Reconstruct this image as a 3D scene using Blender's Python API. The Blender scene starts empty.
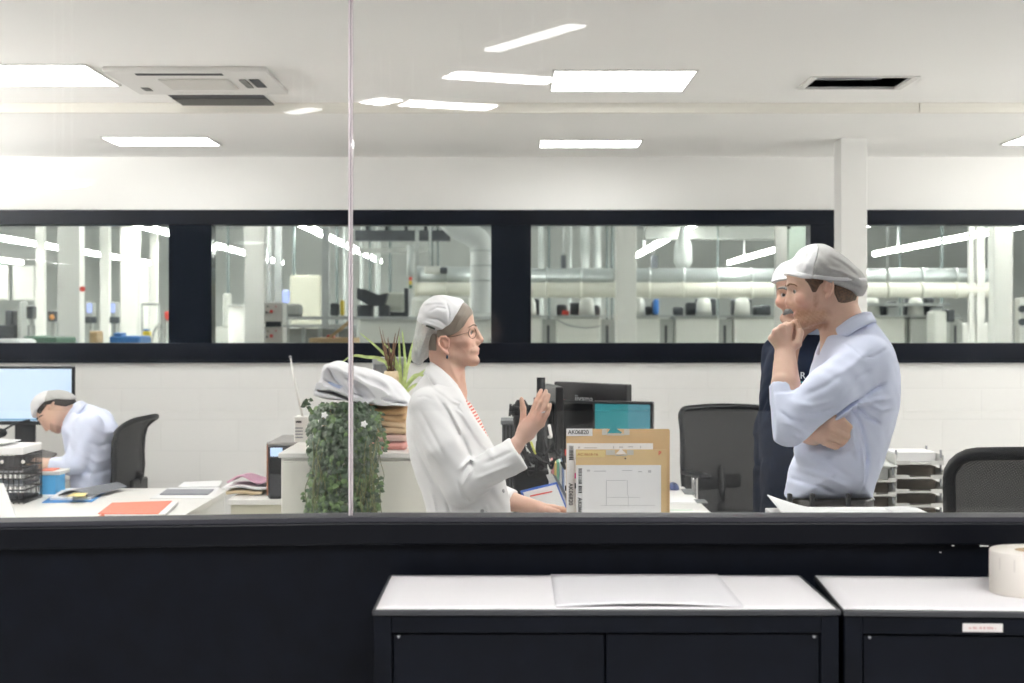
import bpy, bmesh, math, random
import numpy as np
from mathutils import Vector, Matrix
random.seed(7)
SC = bpy.context.scene
COL = SC.collection
PI = math.pi
F, HZ, CZ = 1600.0, 323.0, 1.62      # focal length in pixels, horizon row, eye height

def P(px, py, Y):                     # photo measurement -> world point at distance Y
    return Vector(((px - 512) * Y / F, Y, CZ - (py - HZ) * Y / F))

# ------------------------------------------------------------------ materials
MATS = {}
def mat(name, col, rough=.5, metal=0., noise=0., nscale=30., bump=0., bscale=120., emit=None, estr=0., spec=.5, sheen=0., coat=0.):
    if name in MATS: return MATS[name]
    m = bpy.data.materials.new(name); m.use_nodes = True
    nt = m.node_tree; b = nt.nodes['Principled BSDF']
    b.inputs['Base Color'].default_value = (*col, 1); b.inputs['Roughness'].default_value = rough
    b.inputs['Metallic'].default_value = metal; b.inputs['Specular IOR Level'].default_value = spec
    if sheen: b.inputs['Sheen Weight'].default_value = sheen
    if coat: b.inputs['Coat Weight'].default_value = coat
    tc = nt.nodes.new('ShaderNodeTexCoord')
    if noise:
        n = nt.nodes.new('ShaderNodeTexNoise'); n.inputs['Scale'].default_value = nscale; n.inputs['Detail'].default_value = 4
        r = nt.nodes.new('ShaderNodeValToRGB')
        r.color_ramp.elements[0].position = .3; r.color_ramp.elements[1].position = .7
        r.color_ramp.elements[0].color = (*[max(0, c * (1 - noise)) for c in col], 1)
        r.color_ramp.elements[1].color = (*[min(1, c * (1 + noise)) for c in col], 1)
        nt.links.new(tc.outputs['Object'], n.inputs['Vector']); nt.links.new(n.outputs['Fac'], r.inputs['Fac'])
        nt.links.new(r.outputs['Color'], b.inputs['Base Color'])
    if bump:
        n2 = nt.nodes.new('ShaderNodeTexNoise'); n2.inputs['Scale'].default_value = bscale; n2.inputs['Detail'].default_value = 3
        bp = nt.nodes.new('ShaderNodeBump'); bp.inputs['Strength'].default_value = bump; bp.inputs['Distance'].default_value = .004
        nt.links.new(tc.outputs['Object'], n2.inputs['Vector']); nt.links.new(n2.outputs['Fac'], bp.inputs['Height'])
        nt.links.new(bp.outputs['Normal'], b.inputs['Normal'])
    if emit:
        b.inputs['Emission Color'].default_value = (*emit, 1); b.inputs['Emission Strength'].default_value = estr
    MATS[name] = m
    return m

def glass_mat(name, tint=(1, 1, 1), ior=1.5, rough=0., extra=0.):
    if name in MATS: return MATS[name]
    m = bpy.data.materials.new(name); m.use_nodes = True; nt = m.node_tree; nt.nodes.clear()
    o = nt.nodes.new('ShaderNodeOutputMaterial'); t = nt.nodes.new('ShaderNodeBsdfTransparent'); g = nt.nodes.new('ShaderNodeBsdfGlossy')
    fr = nt.nodes.new('ShaderNodeFresnel'); mx = nt.nodes.new('ShaderNodeMixShader')
    t.inputs['Color'].default_value = (*tint, 1); g.inputs['Roughness'].default_value = rough; fr.inputs['IOR'].default_value = ior
    src = fr.outputs[0]
    if extra:
        ad = nt.nodes.new('ShaderNodeMath'); ad.operation = 'ADD'; ad.inputs[1].default_value = extra
        nt.links.new(src, ad.inputs[0]); src = ad.outputs[0]
    nt.links.new(src, mx.inputs[0]); nt.links.new(t.outputs[0], mx.inputs[1]); nt.links.new(g.outputs[0], mx.inputs[2])
    nt.links.new(mx.outputs[0], o.inputs[0]); MATS[name] = m
    return m

def sheer_mat(name, col, alpha, rough=.7):
    """thin woven net: part transparent, part diffuse cloth"""
    m = bpy.data.materials.new(name); m.use_nodes = True; nt = m.node_tree
    b = nt.nodes['Principled BSDF']; b.inputs['Base Color'].default_value = (*col, 1); b.inputs['Roughness'].default_value = rough
    b.inputs['Alpha'].default_value = alpha
    tc = nt.nodes.new('ShaderNodeTexCoord'); w = nt.nodes.new('ShaderNodeTexVoronoi'); w.inputs['Scale'].default_value = 260
    mr = nt.nodes.new('ShaderNodeMapRange'); mr.inputs[3].default_value = alpha - .12; mr.inputs[4].default_value = alpha + .12
    nt.links.new(tc.outputs['Object'], w.inputs['Vector']); nt.links.new(w.outputs['Distance'], mr.inputs[0]); nt.links.new(mr.outputs[0], b.inputs['Alpha'])
    MATS[name] = m
    return m

def tint_mat(name, rough=.5, noise=.06, nscale=60., bump=.0, spec=.35, bscale=250):
    """base colour taken from the mesh's own 'tint' attribute (complexion, stubble, lips) with a fine mottling"""
    m = bpy.data.materials.new(name); m.use_nodes = True; nt = m.node_tree; b = nt.nodes['Principled BSDF']
    b.inputs['Roughness'].default_value = rough; b.inputs['Specular IOR Level'].default_value = spec
    a = nt.nodes.new('ShaderNodeAttribute'); a.attribute_name = 'tint'
    tc = nt.nodes.new('ShaderNodeTexCoord'); n = nt.nodes.new('ShaderNodeTexNoise'); n.inputs['Scale'].default_value = nscale
    mr = nt.nodes.new('ShaderNodeMapRange'); mr.inputs[3].default_value = 1 - noise; mr.inputs[4].default_value = 1 + noise
    mu = nt.nodes.new('ShaderNodeVectorMath'); mu.operation = 'SCALE'
    nt.links.new(tc.outputs['Object'], n.inputs['Vector']); nt.links.new(n.outputs['Fac'], mr.inputs[0])
    nt.links.new(a.outputs['Color'], mu.inputs[0]); nt.links.new(mr.outputs[0], mu.inputs['Scale']); nt.links.new(mu.outputs[0], b.inputs['Base Color'])
    b.inputs['Subsurface Weight'].default_value = .08; b.inputs['Subsurface Radius'].default_value = (.012, .004, .002); b.inputs['Subsurface Scale'].default_value = .6
    if bump:
        n2 = nt.nodes.new('ShaderNodeTexNoise'); n2.inputs['Scale'].default_value = bscale
        bp = nt.nodes.new('ShaderNodeBump'); bp.inputs['Strength'].default_value = bump; bp.inputs['Distance'].default_value = .002
        nt.links.new(tc.outputs['Object'], n2.inputs['Vector']); nt.links.new(n2.outputs['Fac'], bp.inputs['Height']); nt.links.new(bp.outputs['Normal'], b.inputs['Normal'])
    MATS[name] = m
    return m

# ------------------------------------------------------------------ mesh builder (world coordinates)
class MB:
    def __init__(s): s.bm = bmesh.new()
    def _xf(s, vs, M):
        for v in vs: v.co = M @ v.co
    def box(s, lo, hi, bevel=0., rz=0., rx=0., ry=0., pivot=None, seg=2):
        lo, hi = Vector(lo), Vector(hi); c = (lo + hi) / 2; d = hi - lo
        t = bmesh.new(); bmesh.ops.create_cube(t, size=1)
        for v in t.verts: v.co = Vector((v.co.x * d.x, v.co.y * d.y, v.co.z * d.z))
        if bevel: bmesh.ops.bevel(t, geom=t.edges[:] , offset=bevel, segments=seg, affect='EDGES', profile=.5)
        pv = Vector(pivot) if pivot is not None else c
        R = Matrix.Rotation(rz, 4, 'Z') @ Matrix.Rotation(ry, 4, 'Y') @ Matrix.Rotation(rx, 4, 'X')
        M = Matrix.Translation(pv) @ R @ Matrix.Translation(c - pv)
        s._merge(t, M); return s
    def _merge(s, t, M=None):
        vm = {}
        for v in t.verts: vm[v] = s.bm.verts.new(M @ v.co if M else v.co)
        for f in t.faces:
            try:
                nf = s.bm.faces.new([vm[v] for v in f.verts]); nf.smooth = f.smooth; nf.material_index = f.material_index
            except ValueError: pass
        t.free()
    def cyl(s, a, b, r, r2=None, n=20, smooth=True, cap=True):
        a, b = Vector(a), Vector(b); r2 = r if r2 is None else r2
        z = (b - a).normalized(); x = z.orthogonal().normalized(); y = z.cross(x)
        A = [s.bm.verts.new(a + r * (math.cos(2*PI*i/n) * x + math.sin(2*PI*i/n) * y)) for i in range(n)]
        B = [s.bm.verts.new(b + r2 * (math.cos(2*PI*i/n) * x + math.sin(2*PI*i/n) * y)) for i in range(n)]
        for i in range(n):
            f = s.bm.faces.new((A[i], A[(i+1) % n], B[(i+1) % n], B[i])); f.smooth = smooth
        if cap: s.bm.faces.new(A[::-1]); s.bm.faces.new(B)
        return s
    def tube(s, pts, r, n=8, closed=False, radii=None):
        pts = [Vector(p) for p in pts]; m = len(pts); rings = []; up = None
        for i, p in enumerate(pts):
            if closed: t = (pts[(i+1) % m] - pts[i-1])
            else: t = pts[min(i+1, m-1)] - pts[max(i-1, 0)]
            t.normalize()
            if up is None: up = t.orthogonal().normalized()
            up = (up - t * up.dot(t)); up = up.normalized() if up.length > 1e-6 else t.orthogonal().normalized()
            w = t.cross(up); rr = radii[i] if radii else r
            rings.append([s.bm.verts.new(p + rr * (math.cos(2*PI*k/n) * up + math.sin(2*PI*k/n) * w)) for k in range(n)])
        for i in range(m if closed else m - 1):
            A, B = rings[i], rings[(i+1) % m]
            for k in range(n):
                try:
                    f = s.bm.faces.new((A[k], A[(k+1) % n], B[(k+1) % n], B[k])); f.smooth = True
                except ValueError: pass
        if not closed: s.bm.faces.new(rings[0][::-1]); s.bm.faces.new(rings[-1])
        return s
    def lathe(s, prof, c, n=32, smooth=True):
        c = Vector(c); rings = []
        for r, z in prof:
            rings.append([s.bm.verts.new(c + Vector((r*math.cos(2*PI*i/n), r*math.sin(2*PI*i/n), z))) for i in range(n)] if r > 1e-6 else [s.bm.verts.new(c + Vector((0, 0, z)))])
        for A, B in zip(rings, rings[1:]):
            for i in range(n):
                j = (i+1) % n
                vs = [A[i % len(A)], A[j % len(A)], B[j % len(B)], B[i % len(B)]]
                vs = list(dict.fromkeys(vs))
                if len(vs) > 2:
                    f = s.bm.faces.new(vs); f.smooth = smooth
        return s
    def prism(s, outline, d, hole=None):
        """outline: list of 3-D points (planar); d: extrusion vector"""
        d = Vector(d); A = [s.bm.verts.new(Vector(p)) for p in outline]; B = [s.bm.verts.new(Vector(p) + d) for p in outline]
        n = len(A); s.bm.faces.new(A[::-1]); s.bm.faces.new(B)
        for i in range(n): s.bm.faces.new((A[i], A[(i+1) % n], B[(i+1) % n], B[i]))
        return s
    def grid(s, fn, nu, nv, smooth=True):
        V = [[s.bm.verts.new(Vector(fn(i/nu, j/nv))) for j in range(nv+1)] for i in range(nu+1)]
        for i in range(nu):
            for j in range(nv):
                f = s.bm.faces.new((V[i][j], V[i+1][j], V[i+1][j+1], V[i][j+1])); f.smooth = smooth
        return s
    def ball(s, c, r, seg=16, sc=(1, 1, 1)):
        t = bmesh.new(); bmesh.ops.create_uvsphere(t, u_segments=seg, v_segments=max(6, seg//2), radius=r)
        for f in t.faces: f.smooth = True
        s._merge(t, Matrix.Translation(Vector(c)) @ Matrix.Diagonal((*sc, 1))); return s
    def build(s, name, m, parent=None, solidify=0., loc=None, recalc=True):
        me = bpy.data.meshes.new(name)
        if recalc: bmesh.ops.recalc_face_normals(s.bm, faces=s.bm.faces[:])
        off = world_loc(parent) if parent else Vector((0, 0, 0))
        if loc is not None and not parent: off = Vector(loc)
        for v in s.bm.verts: v.co -= off
        s.bm.to_mesh(me); s.bm.free()
        return link(name, me, m, parent, loc=off if not parent else None, solidify=solidify)

def world_loc(o):
    v = Vector((0, 0, 0))
    while o is not None: v += Vector(o.location); o = o.parent
    return v

def link(name, me, m, parent=None, loc=None, solidify=0.):
    o = bpy.data.objects.new(name, me); COL.objects.link(o)
    for mm in (m if isinstance(m, (list, tuple)) else [m]): me.materials.append(mm)
    if parent: o.parent = parent
    elif loc is not None: o.location = loc
    if solidify:
        md = o.modifiers.new('Solidify', 'SOLIDIFY'); md.thickness = solidify; md.offset = 0
    return o

def tag(o, label, cat, group=None, kind=None):
    o['label'] = label; o['category'] = cat
    if group: o['group'] = group
    if kind: o['kind'] = kind
    return o

def thing(name, label, cat, loc, group=None, kind=None):
    o = bpy.data.objects.new(name, None); COL.objects.link(o); o.location = loc; o.empty_display_size = .05
    return tag(o, label, cat, group, kind)

def struct(name, mb, m, label, cat, **kw):
    return tag(mb.build(name, m, **kw), label, cat, kind='structure')

def text(body, size, p, m, parent, name='lettering', rot=(PI/2, 0, 0), extr=.0004, align='LEFT', sx=1.):
    c = bpy.data.curves.new(name, 'FONT'); c.body = body; c.size = size; c.extrude = extr; c.align_x = align; c.align_y = 'CENTER'
    c.offset = size * .012
    t_ = bpy.data.objects.new(name, c); COL.objects.link(t_); bpy.context.view_layer.update()
    me = bpy.data.meshes.new_from_object(t_.evaluated_get(bpy.context.evaluated_depsgraph_get())); bpy.data.objects.remove(t_)
    o = bpy.data.objects.new(name, me); COL.objects.link(o); me.materials.clear(); me.materials.append(m); o.parent = parent
    o.location = Vector(p) - world_loc(parent); o.rotation_euler = rot; o.scale = (sx, 1, 1)
    return o

def smooth_poly(pts, n=6, closed=True):
    pts = np.array(pts, float); m = len(pts); out = []
    for i in range(m if closed else m - 1):
        if closed: p0, p1, p2, p3 = pts[i-1], pts[i], pts[(i+1) % m], pts[(i+2) % m]
        else: p0, p1, p2, p3 = pts[max(i-1, 0)], pts[i], pts[i+1], pts[min(i+2, m-1)]
        for k in range(n):
            t = k / n
            out.append(.5 * ((2*p1) + (-p0+p2)*t + (2*p0-5*p1+4*p2-p3)*t*t + (-p0+3*p1-3*p2+p3)*t**3))
    if not closed: out.append(pts[-1])
    return np.array(out)

def spline3(pts, n=8):
    return [Vector(p) for p in smooth_poly([tuple(p) for p in pts], n, closed=False)]

# ------------------------------------------------------------------ implicit sculpting on a grid (numpy) -> one continuous mesh
class Field:
    def __init__(s, lo, hi, h):
        s.lo = np.array(lo, float); s.h = h
        s.n = np.ceil((np.array(hi, float) - s.lo) / h).astype(int) + 1
        s.ax = [s.lo[i] + h * np.arange(s.n[i]) for i in range(3)]
        s.a = np.full(s.n, 1.0, np.float32)
    def _sl(s, lo, hi):
        i0 = np.clip(np.floor((np.array(lo) - s.lo) / s.h).astype(int), 0, s.n); i1 = np.clip(np.ceil((np.array(hi) - s.lo) / s.h).astype(int) + 1, 0, s.n)
        sl = tuple(slice(a, b) for a, b in zip(i0, i1))
        X, Y, Z = np.meshgrid(*[s.ax[i][sl[i]] for i in range(3)], indexing='ij', sparse=True)
        return sl, X, Y, Z
    def _comb(s, sl, d, k, op):
        a = s.a[sl]; d = d.astype(np.float32)
        if op == 'add':
            if k > 0:
                hh = np.clip(.5 + .5 * (a - d) / k, 0, 1); s.a[sl] = a * (1-hh) + d * hh - k * hh * (1-hh)
            else: s.a[sl] = np.minimum(a, d)
        elif op == 'sub':
            if k > 0:
                hh = np.clip(.5 - .5 * (a + d) / k, 0, 1); s.a[sl] = a * (1-hh) - d * hh + k * hh * (1-hh)
            else: s.a[sl] = np.maximum(a, -d)
    def cone(s, a, b, ra, rb, k=.01, op='add', cut=None):
        """tapered capsule; cut=(point, normal): keep the side where (p-point).normal<0"""
        a, b = np.array(a, float), np.array(b, float); m = max(ra, rb) + k + 2 * s.h
        sl, X, Y, Z = s._sl(np.minimum(a, b) - m, np.maximum(a, b) + m)
        ab = b - a; L = ab @ ab + 1e-12
        t = np.clip(((X-a[0])*ab[0] + (Y-a[1])*ab[1] + (Z-a[2])*ab[2]) / L, 0, 1)
        d = np.sqrt((X-a[0]-t*ab[0])**2 + (Y-a[1]-t*ab[1])**2 + (Z-a[2]-t*ab[2])**2) - (ra + (rb-ra)*t)
        for c in (cut or []):
            q, nn = np.array(c[0], float), np.array(c[1], float); nn /= np.linalg.norm(nn)
            d = np.maximum(d, (X-q[0])*nn[0] + (Y-q[1])*nn[1] + (Z-q[2])*nn[2])
        s._comb(sl, d, k, op); return s
    def chain(s, pts, rs, k=.008, op='add'):
        for i in range(len(pts) - 1): s.cone(pts[i], pts[i+1], rs[i], rs[i+1], k if i == 0 else .004, op)
        return s
    def ell(s, c, r, k=.01, R=None, op='add'):
        c, r = np.array(c, float), np.array(r, float); m = r.max() + k + 2 * s.h
        sl, X, Y, Z = s._sl(c - m, c + m); x, y, z = X - c[0], Y - c[1], Z - c[2]
        if R is not None:
            R = np.array(R); x, y, z = R[0][0]*x+R[1][0]*y+R[2][0]*z, R[0][1]*x+R[1][1]*y+R[2][1]*z, R[0][2]*x+R[1][2]*y+R[2][2]*z
        k0 = np.sqrt((x/r[0])**2 + (y/r[1])**2 + (z/r[2])**2); k1 = np.sqrt((x/r[0]**2)**2 + (y/r[1]**2)**2 + (z/r[2]**2)**2) + 1e-9
        s._comb(sl, k0 * (k0 - 1) / k1, k, op); return s
    def poly2d(s, poly):
        """signed distance of every (x,z) grid node to a polygon in the x-z plane"""
        X, Z = np.meshgrid(s.ax[0], s.ax[2], indexing='ij'); d = np.full(X.shape, 1e9); ins = np.zeros(X.shape, bool)
        m = len(poly)
        for i in range(m):
            x0, z0 = poly[i-1]; x1, z1 = poly[i]; ex, ez = x1-x0, z1-z0; wx, wz = X-x0, Z-z0
            t = np.clip((wx*ex + wz*ez) / (ex*ex + ez*ez + 1e-14), 0, 1)
            d = np.minimum(d, (wx-t*ex)**2 + (wz-t*ez)**2)
            c = ((z0 <= Z) & (Z < z1)) | ((z1 <= Z) & (Z < z0))
            if z1 != z0: ins ^= c & (X < x0 + (Z - z0) * ex / (z1 - z0))
        return np.where(ins, -1, 1) * np.sqrt(d)
    def inflate(s, poly, yc, W, E, k=.01, op='add', inset=0., clip=None, yskew=0.):
        """a side silhouette given its real breadth: half-breadth W (number or function of z), rounding depth E"""
        d2 = s.poly2d(poly) + inset
        w = (np.array([W(z) for z in s.ax[2]]) if callable(W) else np.full(s.n[2], W)) - inset
        w = np.maximum(w, .004)[None, :]
        q = 1 + np.maximum(d2, -E) / E
        y = (s.ax[1] - yc)[None, :, None]
        rr = np.sqrt((q**2)[:, None, :] + (y / w[:, None, :])**2)
        d = (rr - 1) * np.minimum(E, w)[:, None, :] if E < 1 else None
        if clip is not None: d = np.maximum(d, s.poly2d(clip)[:, None, :])
        s._comb((slice(None),)*3, np.minimum(d, 1.0), k, op); return s
    def cut_poly(s, poly, y0, y1, sgn=1):
        """remove a prism (polygon in x-z, y0..y1)"""
        d = np.maximum(s.poly2d(poly)[:, None, :], np.maximum(y0 - s.ax[1], s.ax[1] - y1)[None, :, None])
        s.a = np.maximum(s.a, (-d).astype(np.float32)); return s
    def keep_poly(s, poly):
        s.a = np.maximum(s.a, s.poly2d(poly)[:, None, :].astype(np.float32)); return s
    def raise_poly(s, poly, amp, y1, soft=.004):
        d = s.poly2d(poly); g = amp * np.clip(.5 - d / (2 * soft), 0, 1)
        m = (s.ax[1] < y1)[None, :, None]
        s.a = s.a - (g[:, None, :] * m).astype(np.float32); return s
    def fold(s, pts, amp, sig, y1=1e9, y0=-1e9):
        """a cloth crease following a line in the x-z plane"""
        X, Z = np.meshgrid(s.ax[0], s.ax[2], indexing='ij'); d = np.full(X.shape, 1e9); T = np.zeros(X.shape); m = len(pts) - 1
        for i in range(m):
            (x0, z0), (x1, z1) = pts[i], pts[i+1]; ex, ez = x1-x0, z1-z0
            t = np.clip(((X-x0)*ex + (Z-z0)*ez) / (ex*ex + ez*ez + 1e-12), 0, 1); q = np.hypot(X-x0-t*ex, Z-z0-t*ez)
            T = np.where(q < d, (i + t) / m, T); d = np.minimum(d, q)
        g = amp * np.exp(-(d / sig)**2) * np.clip(4 * np.minimum(T, 1-T) + .25, 0, 1)
        mk = ((s.ax[1] < y1) & (s.ax[1] > y0))[None, :, None]
        s.a = s.a - (g[:, None, :] * mk).astype(np.float32); return s
    def ripple(s, amp, freqs, seed=0):
        rg = np.random.RandomState(seed); X, Y, Z = np.meshgrid(*s.ax, indexing='ij', sparse=True); w = 0
        for fx, fy, fz in freqs:
            p = rg.rand() * 6.28
            w = w + np.sin(fx*X + fy*Y + fz*Z + p + 1.3*np.sin(.6*fz*X + .5*fx*Z + p))
        s.a = s.a + (amp * w / len(freqs)).astype(np.float32); return s
    def mesh(s, name, smooth=2):
        a = s.a.copy(); a[0] = a[-1] = 1; a[:, 0] = a[:, -1] = 1; a[:, :, 0] = a[:, :, -1] = 1
        S = a < 0; n = np.array(S.shape) - 1
        cnt = np.zeros(n, np.int8)
        for i in (0, 1):
            for j in (0, 1):
                for k in (0, 1): cnt += S[i:n[0]+i, j:n[1]+j, k:n[2]+k]
        act = np.argwhere((cnt > 0) & (cnt < 8)); idx = np.full(n, -1, np.int32); idx[tuple(act.T)] = np.arange(len(act))
        acc = np.zeros((len(act), 3)); c = np.zeros(len(act))
        cor = [(0,0,0),(1,0,0),(0,1,0),(1,1,0),(0,0,1),(1,0,1),(0,1,1),(1,1,1)]
        vals = [a[act[:,0]+o[0], act[:,1]+o[1], act[:,2]+o[2]] for o in cor]
        for p in range(8):
            for ax in range(3):
                if cor[p][ax]: continue
                o = list(cor[p]); o[ax] = 1; q = cor.index(tuple(o))
                m = (vals[p] < 0) != (vals[q] < 0); t = np.where(m, vals[p] / np.where(m, vals[p] - vals[q], 1), 0)
                pt = np.array(cor[p], float)[None, :].repeat(len(act), 0); pt[:, ax] += t
                acc[m] += pt[m]; c[m] += 1
        V = s.lo + s.h * (act + acc / c[:, None])
        quads = []
        for ax in range(3):
            b, d = [(1, 2), (2, 0), (0, 1)][ax]
            sl0 = [slice(1, n[i]) for i in range(3)]; sl0[ax] = slice(0, n[ax]); sl1 = list(sl0); sl1[ax] = slice(1, n[ax]+1)
            A, B = S[tuple(sl0)], S[tuple(sl1)]
            e = np.argwhere(A != B); off = np.array([1, 1, 1]); off[ax] = 0; e = e + off
            flip = ~S[tuple(e.T)]
            def cell(db, dd):
                g = e.copy(); g[:, b] += db; g[:, d] += dd; return idx[tuple(g.T)]
            Q = np.stack([cell(-1, -1), cell(0, -1), cell(0, 0), cell(-1, 0)], 1); Q[flip] = Q[flip][:, ::-1]; quads.append(Q)
        Q = np.concatenate(quads)
        # light smoothing removes the grid's stepping
        for _ in range(smooth):
            sm = np.zeros_like(V); ct = np.zeros(len(V))
            for i in range(4):
                np.add.at(sm, Q[:, i], V[Q[:, (i+1) % 4]]); np.add.at(sm, Q[:, i], V[Q[:, i-1]]); np.add.at(ct, Q[:, i], 2)
            V = V + .5 * (sm / ct[:, None] - V)
        s.V = V
        return V, Q

def np_mesh(name, V, Q, tint=None):
    me = bpy.data.meshes.new(name)
    me.vertices.add(len(V)); me.vertices.foreach_set('co', np.ascontiguousarray(V, np.float32).ravel())
    me.loops.add(Q.size); me.loops.foreach_set('vertex_index', np.ascontiguousarray(Q, np.int32).ravel())
    me.polygons.add(len(Q)); me.polygons.foreach_set('loop_start', np.arange(0, Q.size, 4, dtype=np.int32))
    me.polygons.foreach_set('loop_total', np.full(len(Q), 4, np.int32)); me.polygons.foreach_set('use_smooth', np.ones(len(Q), bool))
    me.update(calc_edges=True); me.validate()
    if tint is not None:
        at = me.color_attributes.new('tint', 'FLOAT_COLOR', 'POINT'); at.data.foreach_set('color', np.concatenate([tint, np.ones((len(V), 1))], 1).astype(np.float32).ravel())
    return me

def sculpt(field, name, m, parent, tint=None, xf=None, smooth=2):
    V, Q = field.mesh(name, smooth)
    T = tint(V) if tint else None
    if xf: V = xf(V)
    o = world_loc(parent)
    return link(name, np_mesh(name, V - np.array(o), Q, T), m, parent)
# ------------------------------------------------------------------ surface materials
white_wall = mat('white_wall_paint', (.80, .795, .775), .75, noise=.015, nscale=3, bump=.05, bscale=90)
ceil_m = mat('white_ceiling_plaster', (.94, .93, .91), .85, noise=.012, nscale=2)
trim_m = mat('cream_trim_paint', (.84, .815, .75), .7)
black_m = mat('black_powder_coat', (.0030, .0042, .0080), .45, noise=.25, nscale=14, bump=.04, bscale=500, spec=.14)
black_rail = mat('black_rail_coat', (.0028, .0036, .0065), .38, spec=.2)
grey_rail = mat('dark_grey_anodised', (.05, .05, .06), .55, metal=.1, spec=.2)
frame_m = mat('black_window_frame', (.003, .0042, .0075), .34, noise=.2, nscale=6, spec=.1)
spandrel_m = mat('black_spandrel_glass', (.006, .008, .012), .06)
floor_m = mat('grey_vinyl_floor', (.74, .73, .71), .5, noise=.08, nscale=8)
hall_floor = mat('grey_screed_floor', (.62, .62, .60), .4, noise=.1, nscale=1)
hall_wall = mat('pale_grey_panel_wall', (.78, .80, .78), .7, noise=.03, nscale=1)
hall_ceil = mat('grey_metal_deck', (.56, .57, .57), .7, noise=.15, nscale=2)
steel_white = mat('white_painted_steel', (.80, .79, .75), .45, noise=.02, nscale=5)
panel_glow = mat('lit_diffuser', (.9, .9, .9), .5, emit=(1, .99, .97), estr=14.0)
strip_glow = mat('lit_tube', (.9, .9, .9), .5, emit=(1, .99, .95), estr=60.0)
bright_glow = mat('lit_bright_tube', (.9, .9, .9), .5, emit=(1, .985, .97), estr=46.0)
clear_glass = glass_mat('clear_glass', (.985, .99, .985), 1.5)
pane_glass = glass_mat('window_glass', (.93, .955, .945), 1.45)
edge_glass = mat('polished_glass_edge', (.74, .66, .69), .12, spec=.8, coat=.5)
dark_plastic = mat('black_plastic', (.008, .009, .011), .45, noise=.2, nscale=30, spec=.22)
grey_plastic = mat('grey_plastic', (.30, .31, .33), .5, noise=.05)
white_plastic = mat('white_plastic', (.78, .77, .74), .4, noise=.02)
desk_white = mat('white_laminate', (.84, .83, .80), .38, noise=.015, nscale=6)
paper_m = mat('white_paper', (.86, .86, .865), .8, noise=.015, nscale=12)
chrome = mat('chrome', (.75, .75, .77), .12, metal=1)
steel_grey = mat('galvanised_steel', (.55, .57, .57), .35, metal=.5, noise=.1, nscale=6)
beige_m = mat('beige_panel_paint', (.70, .69, .58), .6, noise=.03)

def cells(holes, a0, a1, b0, b1):
    A = sorted({a0, a1, *[v for h in holes for v in h[:2]]}); B = sorted({b0, b1, *[v for h in holes for v in h[2:]]})
    for i in range(len(A)-1):
        for j in range(len(B)-1):
            ca, cb = (A[i]+A[i+1])/2, (B[j]+B[j+1])/2
            if not any(h[0] < ca < h[1] and h[2] < cb < h[3] for h in holes): yield A[i], A[i+1], B[j], B[j+1]

# ------------------------------------------------------------------ shell of the office
XL, XR, YB = -4.6, 5.4, 10.25
struct('floor', MB().box((-12, -22, -.1), (12, 10.25, 0)), floor_m, 'grey vinyl office floor under the desks', 'floor')
vent_open = (1.375, 1.805, 7.20, 7.55); grille_open = (-1.735, -1.235, 8.0-.02, 8.0+.0)  # second one is surface mounted
mb = MB()
for x0, x1, y0, y1 in cells([vent_open], XL, XR, 3.2, 8.07): mb.box((x0, y0, 2.73), (x1, y1, 2.80))
mb.box((XL, 8.09, 2.684), (XR, YB, 2.80))
struct('ceiling', mb, ceil_m, 'white plaster office ceiling stepping down toward the window wall', 'ceiling')
mb = MB()
for x0, x1 in ((XL, 2.05), (2.055, XR)): mb.box((x0, 8.06, 2.680), (x1, 8.10, 2.7295), bevel=.002)
struct('trim_1', mb, trim_m, 'cream trim board along the step in the white ceiling', 'trim')
ZT, ZB = 2.344, 1.37
W1 = (-4.3, 2.09); W2 = (2.268, 5.0)
mb = MB()
for x0, x1, z0, z1 in cells([(W1[0], W1[1], ZB, ZT), (W2[0], W2[1], ZB, ZT)], XL, XR, 0, 2.80): mb.box((x0, YB, z0), (x1, YB+.2, z1))
bw = mb.build('wall_back', None or white_wall)
tag(bw, 'white painted block wall with the long black framed windows', 'wall', kind='structure')
# painted concrete block joints below the windows
def block_mat():
    m = bpy.data.materials.new('white_painted_block'); m.use_nodes = True; nt = m.node_tree; b = nt.nodes['Principled BSDF']
    b.inputs['Roughness'].default_value = .55
    tc = nt.nodes.new('ShaderNodeTexCoord'); sp = nt.nodes.new('ShaderNodeSeparateXYZ'); cb = nt.nodes.new('ShaderNodeCombineXYZ')
    br = nt.nodes.new('ShaderNodeTexBrick'); br.inputs['Scale'].default_value = 1; br.inputs['Brick Width'].default_value = .5; br.inputs['Row Height'].default_value = .2
    br.inputs['Mortar Size'].default_value = .006; br.inputs['Mortar Smooth'].default_value = .6
    br.inputs['Color1'].default_value = (.80, .795, .78, 1); br.inputs['Color2'].default_value = (.79, .785, .77, 1); br.inputs['Mortar'].default_value = (.765, .76, .745, 1)
    bp = nt.nodes.new('ShaderNodeBump'); bp.inputs['Strength'].default_value = .15; bp.inputs['Distance'].default_value = .004; bp.invert = True
    L = nt.links
    L.new(tc.outputs['Object'], sp.inputs[0]); L.new(sp.outputs['X'], cb.inputs['X']); L.new(sp.outputs['Z'], cb.inputs['Y']); L.new(cb.outputs[0], br.inputs['Vector'])
    L.new(br.outputs['Color'], b.inputs['Base Color']); L.new(br.outputs['Fac'], bp.inputs['Height']); L.new(bp.outputs['Normal'], b.inputs['Normal'])
    return m
struct('wall_back_lower', MB().box((XL, YB-.012, 0), (XR, YB-.001, ZB-.004)), block_mat(), 'white painted concrete block wall below the windows', 'wall')
struct('wall_left', MB().box((XL-.1, 3.2, 0), (XL, YB, 2.8)), white_wall, 'white side wall of the office beside the desk monitor', 'wall')
struct('wall_right', MB().box((XR, 3.9, 0), (XR+.1, YB, 2.8)), white_wall, 'white side wall of the office beside the letter trays', 'wall')
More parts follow.
